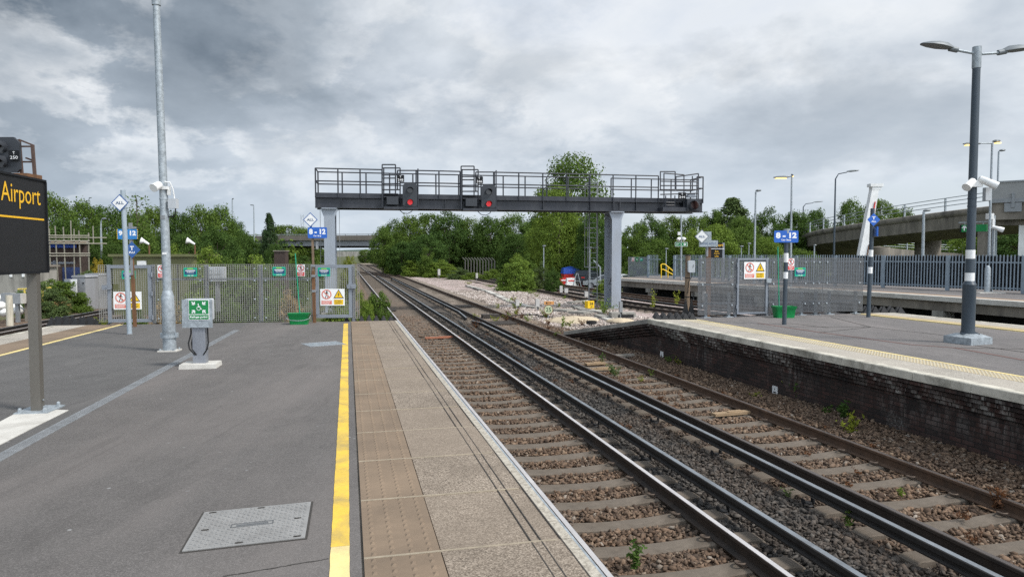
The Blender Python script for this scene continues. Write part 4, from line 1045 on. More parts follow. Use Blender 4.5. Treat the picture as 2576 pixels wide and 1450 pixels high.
for zz in (zpx(500, p.y), zpx(522, p.y)): mb = MB(); mb.tube([along(zz - .012), along(zz + .012)], [.079, .079], 18); part(lp, 'strap', mb, M_GALV)

# pale pole with ALL diamond
p, q = leanpost((326, 840), (309, 478), .06)
t = thing('sign_post', 'pale grey tubular pole with white ALL diamond sign near its top', 'sign post', p, 0, 'train stopping sign posts')
mb = MB(); mb.tube([Vector((0, 0, 0)), q], [.052, .052], 16); part(t, 'pole', mb, simple('pale_grey_paint', (0.30, 0.35, 0.39), 0.45, 0.1, var=0.1))
mb = MB(); mb.tube([Vector((0, 0, 0)), q * .006], [.07, .07], 14); part(t, 'base_ring', mb, M_GALVD)
c = aty(305.5, 510.5, p.y) - p; diamond(t, c.x, c.z, .195, [('ALL', 0.0, .98, .34)], M_SIGNW, M_BLUED, M_LETG, y=-.07)
# rusty post with T FLU diamond and 9-12 sign, seen behind it
p, q = leanpost((339.5, 821), (328, 560), .05)
t = thing('sign_post', 'rusty narrow post with blue T FLU diamond and blue 9-12 sign, behind the pale pole', 'sign post', p, 0, 'train stopping sign posts')
mb = MB(); mb.bar((0, 0, 0), q * .72, .075, .05); part(t, 'lower_post', mb, M_RUST)
mb = MB(); mb.bar(q * .5, q, .06, .08); mb.box((q.x, -.02, q.z - .12), (.3, .03, .05)); mb.box((q.x + .02, -.02, q.z - .3), (.3, .03, .05)); part(t, 'upper_bracket', mb, M_GALVD)
c = aty(332, 628, p.y - .06) - p; diamond(t, c.x, c.z, .205, [('T', .22, .48, .5), ('FLU', -.3, .68, .26)], M_BLUED, M_BLUED, M_LET, y=-.06)
c = aty(320, 588.5, p.y - .06) - p; car_stop(t, c.x, c.z, .50, .25, -.05, '9 - 12', None, simple('sign_bright_blue', (0.03, 0.2, 0.5), 0.4))
mb = MB()
for i in range(5):
    for sx in (-1, 1): mb.box((c.x + sx * .252, -.058, c.z - .1 + i * .05), (.02, .004, .025))
part(t, 'hazard_edge', mb, M_SYEL)
# rusty post with ALL diamond and 8-12 sign
p, q = leanpost((791, 811), (786, 600), .05)
t = thing('sign_post', 'rusty angle post beside the gate carrying white ALL diamond above blue 8-12 sign', 'sign post', p, 0, 'train stopping sign posts')
mb = MB(); mb.bar((0, 0, 0), q * .62, .075, .06); part(t, 'lower_post', mb, M_RUST)
mb = MB(); mb.bar(q * .55, q * 1.02, .05, .05); part(t, 'upper_post', mb, M_WOOD)
mb = MB()
for f in (.38, .56, .68): mb.bar(q * f + Vector((0, -.01, -.03)), q * f + Vector((0, -.01, .03)), .09, .075)
part(t, 'clamp', mb, M_GALVD)
c = aty(782, 552.5, p.y) - p; diamond(t, c.x, c.z, .192, [('ALL', 0.0, .98, .34)], M_SIGNW, M_BLUED, M_LETG, y=-.06)
c2 = aty(799.5, 585, p.y) - p; car_stop(t, c2.x, c2.z, .505, .285, -.05)
mb = MB(); mb.box((c.x, -.02, c.z - .2), (.05, .03, .2)); mb.bar((q.x, 0, q.z), (c2.x, -.02, c2.z), .04); part(t, 'sign_bracket', mb, M_BLUED)
c3 = aty(797, 616, p.y) - p; mb = MB(); mb.box((c3.x, .02, c3.z), (.07, .012, .2), .5); part(t, 'side_plate', mb, M_GALVD)

# refuge point
p = on(505, 922)
rf = thing('refuge_point', 'grey refuge point call box with green wheelchair sign on a steel post', 'call point', p, 0.06)
mb = MB(); mb.box((0, 0, .03), (.56, .42, .08), 0.12, 0.97); part(rf, 'concrete_base', mb, M_CONCL)
S = p.y / F
ht = zpx(752, p.y); hb = zpx(822, p.y)
mb = MB(); mb.box((0, 0, (hb + .07) / 2 + .05), (.2, .12, hb + .05)); part(rf, 'post', mb, simple('post_grey', (0.20, 0.21, 0.235), .5, .2, var=.2, streak=True, scale=3, dirt=(.36, .38, .4), dirt_amt=.5))
bx = 0.0
mb = MB(); mb.box((-.01, -.075, (ht + hb) / 2), (.47, .02, ht - hb)); bp = part(rf, 'back_plate', mb, M_GALV)
mb = MB(); mb.prism([(.0 + a, (ht + hb) / 2 + .06 + b) for a, b in rrect(.42, .35, .03)], -.065, .06); part(rf, 'call_box', mb, M_PLASG)
sc_ = aty(499, 778.5, p.y - .09) - p; sw, sh = 51 * S * .98, 51.5 * S * .98
mb = MB(); mb.box((sc_.x, -.089, sc_.z), (sw, .006, sh)); sg = part(rf, 'sign_plate', mb, M_SIGNW)
mb = MB(); mb.box((sc_.x, -.0925, sc_.z + sh * .13), (sw * .95, .003, sh * .68)); mb.box((sc_.x, -.0925, sc_.z - sh * .36), (sw * .95, .003, sh * .22)); part(sg, 'green_panel', mb, M_GREEN)
mb = MB(); put_text(mb, 'Refuge point', sc_.x, sc_.z - sh * .36, -.0955, w=sw * .86, h=sh * .11, bold=.035); 
cx, cz, y = sc_.x, sc_.z + sh * .12, -.0955; k = sh * .17
disc(mb, cx - k * .1, cz + k * .95, k * .16, y, 10); line(mb, cx - k * .1, cz + k * .75, cx - k * .02, cz + k * .05, k * .22, y); line(mb, cx - k * .02, cz + k * .08, cx + k * .45, cz + k * .05, k * .18, y); line(mb, cx + k * .42, cz + k * .08, cx + k * .75, cz - k * .6, k * .16, y); line(mb, cx - k * .08, cz + k * .42, cx + k * .4, cz + k * .4, k * .12, y); line(mb, cx + .7 * k, cz - k * .6, cx + k * .95, cz - k * .52, k * .12, y)
ring(mb, cx - k * .02, cz - k * .3, y - .0005, k * .45, k * .58)
for sx in (-1, 1):
    for sz in (-1, 1):
        ax, az = cx + sx * sw * .34, cz + sz * sh * .27; bx_, bz = cx + sx * sw * .2, cz + sz * sh * .15
        line(mb, ax, az, bx_ + sx * sw * .02, bz + sz * sh * .02, sw * .055, y); line(mb, bx_, bz, bx_ + sx * sw * .13, bz, sw * .05, y); line(mb, bx_, bz, bx_, bz + sz * sh * .13, sw * .05, y)
part(sg, 'lettering', mb, M_LET)
for xs in ((-.13, -.17, -.06), (-.09, -.12, -.04), (.13, .14, .06)):
    mb = MB(); mb.tube([(xs[0], -.03, hb + .02), (xs[0], -.03, hb - .1), (xs[1], -.04, hb - .25), (xs[1] * .9, -.05, .3), (xs[2] * 1.3, -.06, .22), (xs[2], -.05, .2)], .012, 8); part(rf, 'cable', mb, M_CABLE)

# buckets with brooms
def bucket(label, blabel, p, w, h, top_px, rz, handle=True):
    t = thing('bucket', label, 'bucket', p, rz, 'green buckets by the fences')
    mb = MB(); d = w * .55; vs = []
    rings = [(.80, 0.0), (.9, h * .74), (.93, h * .76), (.96, h * .78), (1.0, h * .98), (1.02, h), (.96, h), (.9, h * .8), (.76, .02)]
    for k, z in rings:
        for a, c in rrect(w * k, d * k, .045, 3): vs.append((a, c, z))
    n = 16; fs = [(i * n + j, i * n + (j + 1) % n, (i + 1) * n + (j + 1) % n, (i + 1) * n + j) for i in range(len(rings) - 1) for j in range(n)]
    fs += [tuple(range(n - 1, -1, -1)), tuple(range((len(rings) - 1) * n, len(rings) * n))]; mb.add(vs, fs); part(t, 'tub', mb, M_GBKT, 50)
    if handle:
        mb = MB(); mb.tube([(-w * .52, 0, h * .78), (-w * .53, -d * .45, h * .55), (-w * .3, -d * .56, h * .4), (0, -d * .58, h * .36), (w * .3, -d * .56, h * .4), (w * .53, -d * .45, h * .55), (w * .52, 0, h * .78)], .008, 7); part(t, 'bail_handle', mb, M_GALV)
    b = thing('broom', blabel, 'broom', p, 0, 'green brooms in the buckets')
    q = aty(top_px[0], top_px[1], p.y + .02) - p; r0 = Vector((w * .06 if handle else -w * .2, 0, .05))
    mb = MB(); mb.tube([r0, r0.lerp(q, .5), q], .014, 10); mb.tube([q, q + (q - r0).normalized() * .02], [.017, .012], 10); part(b, 'handle', mb, M_GBRM)
    mb = MB(); mb.box((r0.x, 0, .06), (w * .4, .06, .06)); part(b, 'head', mb, M_GBKT)
p = on(752.5, 814.5); Sx = p.y / F
bucket('green plastic bucket with wire handle standing by the pale mesh fence', 'green broom handle leaning out of the bucket by the pale fence', p, 54 * Sx, 28 * Sx, (742.5, 639), .05)

# ================================================================ black station sign
p = on(95, 1033); 
ang = math.atan2(1018 - 1287.5, F)     # the board runs away from the viewer
BD = Vector((math.sin(ang), math.cos(ang), 0))
ss = thing('station_sign', 'black station direction board with yellow Airport lettering on a dark steel post', 'station sign', p, 0)
rzb = math.atan2(BD.y, BD.x)          # local x runs along the board, away from the viewer
nb = Vector((BD.y, -BD.x, 0))
PB = Plane(p, rzb)
ss.rotation_euler = (0, 0, rzb)
zt_, zb_ = PB.loc(101.5, 458)[1], PB.loc(104.5, 680)[1]; xe = PB.loc(104, 560)[0]
mb = MB(); mb.box((0, 0, zb_ / 2), (.085, .105, zb_)); part(ss, 'post', mb, simple('dark_bronze_steel', (.15, .138, .12), .45, .4, var=.12, scale=3, streak=True))
mb = MB(); mb.box((xe - 1.6, 0, (zt_ + zb_) / 2), (3.2, .10, zt_ - zb_)); bo = part(ss, 'board', mb, simple('board_black', (.012, .012, .013), .55, var=.1))
mb = MB()
for zz in (zt_ + .012, zb_ - .012): mb.box((xe - 1.6, 0, zz), (3.22, .13, .024))
mb.box((xe + .008, 0, (zt_ + zb_) / 2), (.02, .13, zt_ - zb_)); part(bo, 'frame', mb, M_BLACKP)
yl = -.0515
mb = MB()
z1 = PB.loc(0, 543)[1]; mb.box((xe - 1.6, yl, z1), (3.1, .004, .02)); part(bo, 'yellow_rule', mb, M_LETY)
def bx2(px, py): return PB.loc(px, py)
v, f, tw, th = text_mesh('Airport', .0)
xr = bx2(88.5, 500)[0]; ztop = bx2(36, 462)[1]; zdes = bx2(36, 524.5)[1]
vi = text_mesh('irport', .0)
xi = bx2(13.5, 490)[0]; sx = (xr - xi) / vi[2]
mb = MB(); put_text(mb, 'Airport', xr - tw * sx / 2, (ztop + zdes) / 2, yl - .003, w=tw * sx, h=(ztop - zdes), bold=0.0); part(bo, 'lettering', mb, M_LETY)
mb = MB(); mb.box((.05, 0, .008), (.42, .36, .016)); part(ss, 'base_plate', mb, M_GALV)
for x, y in ((-.12, -.13), (.2, -.13), (.2, .13), (-.12, .13)):
    mb = MB(); mb.cyl((x, y, .016), (x, y, .05), .022, n=6); mb.lathe([(.02, .05), (.016, .062), (.004, .068)], 8, (x, y, 0)); part(ss, 'bolt', mb, M_GALV)
for zz in (.05, .13): mb = MB(); mb.cyl((.0, -.06, zz), (.0, -.068, zz), .01, n=8); part(ss, 'screw', mb, M_GALV)

# ================================================================ signal behind the station sign (T 250)
def signal_head(t, x, zc, w, h, lit, lens_z, r, y=0.0):
    mb = MB(); c = min(w, h) * .16
    mb.prism([(x - w / 2 + c, h / 2), (x + w / 2 - c, h / 2), (x + w / 2, h / 2 - c), (x + w / 2, -h / 2 + c * .6), (x + w / 2 - c * .6, -h / 2), (x - w / 2 + c * .6, -h / 2), (x - w / 2, -h / 2 + c * .6), (x - w / 2, h / 2 - c)][::-1], y - .03, y + .03)
    mb.v = [(a, b, d + zc) for a, b, d in mb.v]
    hd = part(t, 'backboard', mb, M_SIGB)
    for i, z in enumerate(lens_z):
        z += zc
        mb = MB(); n = 18; vs = []; fs = []
        for k in range(n + 1):
            a = math.radians(-50 + 280 * k / n); dep = .32 * (0.35 + 0.65 * max(0, math.sin(a)) ** .5) if math.sin(a) > 0 else .12
            for rr in (r * 1.03, r * 1.10): vs += [(x + rr * math.cos(a), y - .03, z + rr * math.sin(a)), (x + rr * math.cos(a), y - .03 - dep, z + rr * math.sin(a) - dep * .06)]
        for k in range(n):
            b = 4 * k; fs += [(b, b + 1, b + 5, b + 4), (b + 2, b + 6, b + 7, b + 3), (b + 1, b + 3, b + 7, b + 5)]
        mb.add(vs, fs); hood = part(t, 'hood', mb, M_SIGB, 50)
        on_ = lit is not None and i == lit
        mb = MB(); mb.cyl((x, y - .03, z), (x, y - .045, z), r, n=20); part(hood, 'lens', mb, M_LENSR if on_ else M_LENS)
        if on_:
            mb = MB()
            for j in range(-3, 4):
                zz = z + j * r * .26; ww = math.sqrt(max(0, r * r * .8 - (zz - z) ** 2)); mb.box((x, y - .05, zz), (2 * ww, .006, r * .14))
            part(hood, 'lit_rows', mb, M_GLOW)
    return hd
M_SIGB = simple('signal_black', (0.032, 0.036, 0.043), 0.5, var=0.15, scale=4)
M_LENS = simple('dark_lens', (0.012, 0.011, 0.011), 0.15, spec=.5)
M_LENSR = simple('red_lens', (0.16, 0.004, 0.006), 0.2, spec=.5)
def m_glow(name, c, s):
    m, t, b, co = material(name); put(t, b, 'Base Color', c); put(t, b, 'Emission Color', c); b.inputs['Emission Strength'].default_value = s; return m
M_GLOW = m_glow('red_lamp_glow', (1.0, 0.03, 0.04), .45)
def num_plate(t, x, z, w, h, rows, y):
    mb = MB(); mb.prism([(x + a, z + b) for a, b in rrect(w, h, .02)], y - .006, y + .006); pl = part(t, 'number_plate', mb, M_BLACKP, 20)
    mb = MB(); put_text(mb, rows[0], x, z + h * .24, y - .008, h=h * .29, bold=.0); put_text(mb, rows[1], x, z - h * .2, y - .008, w=w * .74, h=h * .31, bold=.0); part(pl, 'lettering', mb, M_LET)
YS = 16.0
def PS(px, py): return aty(px, py, YS)
o = PS(20, 440)
sg = thing('railway_signal', 'black signal head with T 250 plate and rusty frame, behind the station sign', 'railway signal', (o.x, YS, 0), 0, 'railway signals')
cw = PS(51.5, 390).x - PS(-40, 390).x; hx0 = (PS(51.5, 390).x + PS(-40, 390).x) / 2 - o.x
ztop, zbot = PS(8, 345).z, PS(8, 434).z
signal_head(sg, hx0, (ztop + zbot) / 2, cw, ztop - zbot, None, [.17, -.16], .135)
npc = PS(41.5, 392); num_plate(sg, npc.x - o.x, npc.z, 26 * YS / F, 25 * YS / F, ('T', '250'), -.08)
mb = MB()
fr = [(40, 348), (76, 362), (80, 438), (48, 432)]
def pf(px, py, y): q = PS(px, py); return Vector((q.x - o.x, y, q.z))
for (a, b) in (((40, 349), (47, 435)), ((74, 363), (80, 440))): mb.bar(pf(*a, .1), pf(*b, .1), .06, .05)
for (a, b) in (((38, 349), (76, 364)), ((38, 366), (74, 366)), ((55, 395), (77, 403)), ((36, 405), (77, 405))): mb.bar(pf(*a, .13), pf(*b, .13), .035, .035)
part(sg, 'side_frame', mb, simple('rusty_frame', (.085, .055, .045), .8, .1, var=.35, scale=8))
mb = MB(); q = pf(20, 441, .05); mb.box((q.x, .05, q.z - .02), (1.15, .5, .1)); part(sg, 'platform', mb, M_RUST)
zz = q.z; mb = MB(); mb.box((hx0 - .35, .12, zz - .02), (.9, .3, .09)); mb.cyl((hx0 - .75, .15, -1.2), (hx0 - .75, .15, zz), .1, n=14); part(sg, 'post', mb, M_GALVD)
# ================================================================ signal gantry
gl = aty(792, 505, 34.7); gr = aty(1768.5, 515, 38.6)
GR = Plane(gl, math.atan2(gr.y - gl.y, gr.x - gl.x))
ga = thing('signal_gantry', 'long black steel signal gantry with handrails spanning the tracks on two grey legs', 'gantry', GR.p, GR.rz)
def G(px, py): return GR.loc(px, py)
L = G(1768.5, 500)[0]
zb = G(792, 522)[1]; zt = G(792, 489)[1]; ztb = zt - .10; DEP = 1.25
for nm, yy in (('girder', 0.0), ('girder', DEP)):
    mb = MB()
    mb.box((L / 2, yy + .12, zb + .02), (L, .30, .04)); mb.box((L / 2, yy + .12, ztb - .02), (L, .30, .04)); mb.box((L / 2, yy + .13, (zb + ztb) / 2), (L, .03, ztb - zb - .08))
    g = part(ga, nm, mb, M_BLACKS)
    for k in range(8):
        x = L * (k + .5) / 8
        mb = MB(); mb.box((x, yy + .055, (zb + ztb) / 2), (.025, .11, ztb - zb - .085)); part(g, 'stiffener', mb, M_BLACKS)
mb = MB(); mb.box((L / 2, DEP / 2 + .12, ztb + .045), (L - .05, DEP + .1, .05)); part(ga, 'walkway', mb, M_BLACKS)
mb = MB(); mb.box((L / 2, -.0, ztb + .10), (L, .02, .20)); mb.box((L / 2, DEP + .24, ztb + .10), (L, .02, .20)); part(ga, 'toe_board', mb, M_BLACKS)
zh = G(795, 423)[1]; zm = zt + (zh - zt) * .52; PR = .036
def handrail(y, gaps=()):
    segs = []; x = .04
    for a, b in gaps: segs.append((x, a)); x = b
    segs.append((x, L - .04))
    for a, b in segs:
        mb = MB()
        for z in (zh, zm): mb.cyl((a, y, z), (b, y, z), PR * .9, n=8)
        n = max(1, round((b - a) / 1.25))
        for k in range(n + 1): mb.cyl((a + (b - a) * k / n, y, ztb), (a + (b - a) * k / n, y, zh), PR, n=8)
        part(ga, 'handrail', mb, M_BLACKS, 40)
def gx(px): return G(px, 470)[0]
handrail(-.03, ((gx(961), gx(1050)), (gx(1157), gx(1243)), (gx(1655), gx(1752)))); handrail(DEP + .27, ((gx(1503), gx(1560)),))
mb = MB()
for x in (.04, L - .04):
    for z in (zh, zm): mb.cyl((x, -.03, z), (x, DEP + .27, z), PR * .9, n=8)
part(ga, 'end_rail', mb, M_BLACKS, 40)
# legs
def leg(px_c):
    x = G(px_c, 560)[0]; z0 = -1.35; H = zb - z0
    mb = MB(); w = .53
    mb.box((x, .02, z0 + H / 2), (w, .05, H)); mb.box((x, DEP, z0 + H / 2), (w, .05, H)); mb.box((x, DEP / 2, z0 + H / 2), (.04, DEP - .06, H))
    lg = part(ga, 'leg', mb, M_STEELG)
    mb = MB(); mb.box((x, DEP / 2, zb - .03), (w + .2, DEP + .3, .045)); part(lg, 'cap_plate', mb, M_STEELG)
    for f in (.10, .42, .72, .93):
        mb = MB(); s = 1 if f in (.10, .72) else -1
        mb.bar((x - .14, .06, z0 + H * f), (x - .14, DEP * .62, z0 + H * f + s * .75), .09, .09); part(lg, 'brace', mb, M_FRAME)
    mb = MB(); mb.box((x, DEP / 2, z0 + .12), (w + .35, DEP + .4, .3)); part(lg, 'footing', mb, M_CONC)
    for sx in (-1, 1):
        mb = MB(); mb.prism([(x + sx * w / 2, zb - .05), (x + sx * (w / 2 + .16), zb - .05), (x + sx * w / 2, zb - .45)], -.0, .04); part(lg, 'bracket', mb, M_STEELG)
    return x
x1 = leg(828.5); x2 = leg(1551)
mb = MB()
for sx in (-.18, .18):
    mb.box((x2 + sx, -.01, (zb + ztb) / 2), (.06, .03, ztb - zb - .1))
    for k in range(4): mb.cyl((x2 + sx, -.03, zb + .08 + k * .12), (x2 + sx, -.04, zb + .08 + k * .12), .018, n=6)
part(ga, 'splice_plate', mb, M_BLACKS)
for sx in (-.62, .62):
    mb = MB(); mb.tube([(x1 + sx * .75, .3, zb), (x1 + sx * .75, .3, -1.2)], .012, 6); part(ga, 'conduit', mb, M_GALVD)
# access ladder with hoops behind the right leg
lx0 = G(1517, 600)[0] ; ly = DEP + .5
mb = MB(); w = .24; zt2 = zt + 1.1
for sx in (-w, w): mb.bar((lx0 + sx, ly, -1.2), (lx0 + sx, ly, zt2), .05, .04)
ld_ = part(ga, 'ladder', mb, M_GALVD)
mb = MB(); z = -.9
while z < zt2: mb.cyl((lx0 - w, ly, z), (lx0 + w, ly, z), .015, n=6); z += .28
part(ld_, 'rungs', mb, M_GALV)
mb = MB()
for z in (1.1, 2.2, 3.3, 4.4, zt + .15, zt + 1.05):
    pts = [(lx0 + .38 * math.cos(a), ly + .3 - .0 + .36 * math.sin(a) + .05, z) for a in [math.radians(-65 - 0 + 310 * k / 16 + 0) for k in range(17)]]
    mb.tube(pts, .022, 6)
for k in range(5):
    a = math.radians(-40 + 260 * k / 4); mb.tube([(lx0 + .38 * math.cos(a), ly + .35 + .36 * math.sin(a), 1.1), (lx0 + .38 * math.cos(a), ly + .35 + .36 * math.sin(a), zt + 1.05)], .016, 6)
part(ld_, 'hoops', mb, M_GALVD)

# signals hung on the gantry, each in its own cage
def gsignal(px0, num, label, side=False):
    dx = px0 - 961; k = 1.0 - (px0 - 961) * .00010
    def q(px, py):
        x, z = G(px0 + (px - 961) * k, py); return x, z
    t = thing('railway_signal', label, 'railway signal', GR.at(q(1005, 500)[0], 0, -.35), GR.rz, 'railway signals')
    ox = q(1005, 500)[0]
    slope = (443 - 423) / 973.5 * (px0 - 961)
    def c(px, py):
        x, z = q(px, py + slope); return x - ox, z
    mb = MB(); r = .032
    def pole(a, b, y0=0.0, y1=0.0):
        (xa, za), (xb, zb_) = c(*a), c(*b); mb.cyl((xa, y0, za), (xb, y1, zb_), r, n=8)
    if not side:
        for px in (961, 965): pole((px, 416 if px == 961 else 423), (px, 524), 0 if px == 961 else .25, 0 if px == 961 else .25)
        pole((961, 416), (994, 416)); pole((994, 416), (994, 488)); pole((962, 423), (1006, 423), .25, .25); pole((1006, 423), (1006, 520), .25, .25)
        pole((999, 430), (1050, 430), .1, .1); pole((999, 430), (999, 478), .1, .1); pole((1050, 426), (1050, 522)); pole((1046, 430), (1046, 522), .3, .3)
        for py in (441, 449, 463, 478): pole((962, py), (1006 if py != 449 else 994, py), .12, .12)
        pole((1006, 461), (1050, 461), .1, .1)
    else:
        for a, b in (((1655, 433), (1655, 478)), ((1692, 433), (1692, 478)), ((1655, 433), (1692, 433)), ((1655, 478), (1692, 478)), ((1664, 437), (1664, 525)), ((1664, 437), (1714, 441)), ((1714, 441), (1714, 525)), ((1694, 446), (1694, 478)), ((1735, 444), (1735, 478)), ((1750, 438), (1750, 525)), ((1694, 446), (1750, 438)), ((1655, 457), (1750, 459)), ((1655, 468), (1750, 468)), ((1735, 456), (1750, 450)), ((1694, 478), (1750, 478)), ((1655, 490), (1750, 487))):
            (xa, za), (xb, zb_) = (G(*a), G(*b)); mb.cyl((xa - ox, .05, za), (xb - ox, .05, zb_), r, n=8)
    part(t, 'cage', mb, M_BLACKS, 40)
    if not side:
        mb = MB(); (xa, za), (xb, zb_) = c(965, 521), c(1051, 528); mb.box(((xa + xb) / 2, .15, (za + zb_) / 2), (xb - xa, .7, za - zb_)); part(t, 'tray', mb, M_BLACKS)
        mb = MB(); (xa, za), (xb, zb_) = c(972, 496), c(1001, 516); mb.box(((xa + xb) / 2, .05, (za + zb_) / 2), (xb - xa, .4, za - zb_)); part(t, 'equipment_box', mb, M_SIGB)
        mb = MB()
        for py in (488, 496): (xa, za), (xb, _) = c(965, py), c(1000, py); mb.box(((xa + xb) / 2, .15, za), (xb - xa, .3, .04))
        part(t, 'step', mb, M_BLACKS)
        (xa, za), (xb, zb_) = c(1011.5, 462.5), c(1048, 520.5); w, h = xb - xa, za - zb_
        signal_head(t, (xa + xb) / 2, (za + zb_) / 2, w, h, 1, [h * .2, -h * .32], w * .2, -.12)
        (xa, za), (xb, zb_) = c(997, 442), c(1015.5, 460); num_plate(t, (xa + xb) / 2, (za + zb_) / 2, xb - xa, za - zb_, ('T', num), -.14)
        pts = [c(1003, 528), c(1012, 536), c(1024, 538), c(1034, 533), c(1038, 526)]; mb = MB(); mb.tube([(x, .0, z) for x, z in pts], .02, 6); part(t, 'cable', mb, M_CABLE, 40)
    else:
        mb = MB(); (xa, za), (xb, zb_) = G(1657, 522), G(1750, 533); mb.box(((xa + xb) / 2 - ox, .2, (za + zb_) / 2), (xb - xa, .8, za - zb_)); part(t, 'tray', mb, M_BLACKS)
        mb = MB()
        for py in (500, 510, 517): (xa, za), (xb, _) = G(1668, py), G(1690, py); mb.cyl((xa - ox, -.02, za), (xb - ox, -.02, za), .025, n=6)
        for px in (1667, 1690): (xa, za), (_, zb_) = G(px, 493), G(px, 527); mb.cyl((xa - ox, -.02, za), (xa - ox, -.02, zb_), .03, n=6)
        part(t, 'steps', mb, M_BLACKS)
        mb = MB(); (xa, za), (xb, zb_) = G(1716, 502), G(1747, 531); mb.box(((xa + xb) / 2 - ox, -.02, (za + zb_) / 2), (xb - xa, .5, za - zb_)); hd = part(t, 'head', mb, M_SIGB)
        x, z = G(1734.5, 517); x -= ox
        mb = MB(); mb.lathe([(.235, 0), (.25, .0), (.25, .3), (.235, .3), (.235, 0)], 20, cap=False); mb.v = [(a, -d, b) for a, b, d in mb.v]; h_ = part(t, 'hood', mb, M_SIGB, 50); h_.location = (x, -.26, z); h_.rotation_euler = (.12, 0, -.55)
        mb = MB(); mb.cyl((x, -.27, z), (x, -.29, z), .235, n=20); part(t, 'lens', mb, simple('brown_lens', (.045, .022, .02), .3))
        mb = MB(); (xa, za), (xb, zb_) = G(1722, 486), G(1745, 497); mb.prism([(xa - ox, zb_), (xb - ox, zb_), (xb - ox - .1, za), (xa - ox + .2, za)], .05, .4); part(t, 'cover', mb, M_FRAME)
        (xa, za), (xb, zb_) = G(1696, 485.5), G(1715.5, 502); num_plate(t, (xa + xb) / 2 - ox, (za + zb_) / 2, xb - xa, za - zb_, ('T', num), -.14)
    return t
gsignal(961, '248', 'two-lamp signal showing red with T 248 plate, first cage along the gantry')
gsignal(1157.5, '246', 'two-lamp signal showing red with T 246 plate, above the green trees')
gsignal(1656, '244', 'unlit signal with angled round hood and T 244 plate at the gantry end', True)

# ================================================================ right platform: fence, posts, buckets
a, b = on(1754.8, 795.8, .04), on(2169.5, 784.8, .04)
FR = Plane(a, math.atan2(b.y - a.y, b.x - a.x))
fr = thing('mesh_fence', 'grey square-mesh fence with one gate across the island platform, behind the 8-12 post', 'fence', FR.p, FR.rz)
def Z5(x): return 1673.8 + x * .222
def rx(x): return FR.loc(Z5(x), 720)[0]
HR = 1.70
R_ = {k: rx(v) for k, v in dict(a=366, b=800, g0=806, g1=1148, c=1172, d=1625, e=1780, f=2236).items()}
for p, q in (('a', 'b'), ('c', 'd'), ('d', 'e'), ('e', 'f')):
    mb = MB(); grating(mb, R_[p] + .01, R_[q] - .01, .09, HR, .0405, .0125); pn = part(fr, 'mesh_panel', mb, M_GRPG, None)
    mb = MB(); 
    for xx in (R_[p] + .14, R_[q] - .14):
        for zz in (.35, .95, HR - .12): mb.cyl((xx, -.012, zz), (xx, -.024, zz), .028, n=8)
    part(pn, 'fixing_washer', mb, M_GALV)
    for xx in (R_[p] + .3, R_[q] - .2):
        mb = MB(); mb.box((xx, .07, .35), (.07, .07, .7)); mb.box((xx, .06, .01), (.22, .2, .02)); part(fr, 'support_foot', mb, M_GALV)
    mb = MB(); mb.box(((R_[p] + R_[q]) / 2, .06, .95), (R_[q] - R_[p] - .06, .05, .05)); mb.box(((R_[p] + R_[q]) / 2, .06, .4), (R_[q] - R_[p] - .06, .05, .05)); part(pn, 'rear_rail', mb, M_FRAME)
mb = MB(); x0, x1_, z0, z1 = R_['g0'], R_['g1'], .08, HR; w = .055
for x in (x0 + w / 2, x1_ - w / 2): mb.box((x, 0, (z0 + z1) / 2), (w, .06, z1 - z0))
for z in (z0 + w / 2, z1 - w / 2): mb.box(((x0 + x1_) / 2, .001, z), (x1_ - x0 - 2 * w, .056, w))
g = part(fr, 'gate', mb, M_FRAME)
mb = MB(); grating(mb, x0 + w, x1_ - w, z0 + w, z1 - w, .0405, .0125); part(g, 'mesh_infill', mb, M_GRPG, None)
mb = MB(); lxx, lz = FR.loc(Z5(1155), 547.2 + 710 * .222); mb.prism([(lxx + u, lz + v) for u, v in rrect(.17, .13, .03)], -.075, -.035); part(g, 'latch', mb, M_GALV)
for z in (.3, .9, 1.5): mb = MB(); mb.cyl((x0 - .015, -.035, z - .06), (x0 - .015, -.035, z + .06), .02, n=8); part(g, 'hinge', mb, M_FRAME)
for xx in (R_['b'] + .005, R_['g1'] + .045):
    mb = MB(); mb.box((xx, .06, HR / 2), (.06, .08, HR + .02)); part(fr, 'post', mb, M_FRAME)
def on_fr(x0, y0, x1, y1): return on_fence(FR, Z5(x0), 547.2 + y0 * .222, Z5(x1), 547.2 + y1 * .222)
c, w, h = on_fr(883, 500, 1122, 691); sign_double(c, FR.rz, w, h, 'large white no-entry and danger sign on the grey fence gate of the island platform')
c, w, h = on_fr(1372, 460, 1448, 593); sign_prohibit(c, FR.rz, w, h, 'small red and white no-entry sign behind the banded 8-12 post')
c, w, h = on_fr(1456, 563, 1576, 663); sign_help(c, FR.rz - .0, w, h, 'teal helpline sign slightly tilted on the grey mesh of the island platform')
p = on(1971, 798); Sx = p.y / F
bucket('green plastic trough bucket behind the banded 8-12 post on the island platform', 'green broom handle leaning out of the trough behind the 8-12 post', p, 57 * Sx, 29 * Sx, (1956, 622), .1, False)
def banded(name, label, base, top, r, bands, cat='sign post', group='train stopping sign posts'):
    p = on(*base); q = aty(top[0], top[1], p.y); q = Vector((q.x - p.x, 0, q.z))
    t = thing(name, label, cat, p, 0, group)
    mb = MB(); mb.tube([Vector((0, 0, 0)), q], [r, r], 16); part(t, 'pole', mb, M_POSTB)
    for y0, y1 in bands:
        z0, z1 = zpx(y1, p.y), zpx(y0, p.y); mb = MB(); mb.tube([q * (z0 / q.z), q * (z1 / q.z)], [r + .003, r + .003], 16); part(t, 'white_band', mb, M_SIGNW)
    return t, p, q
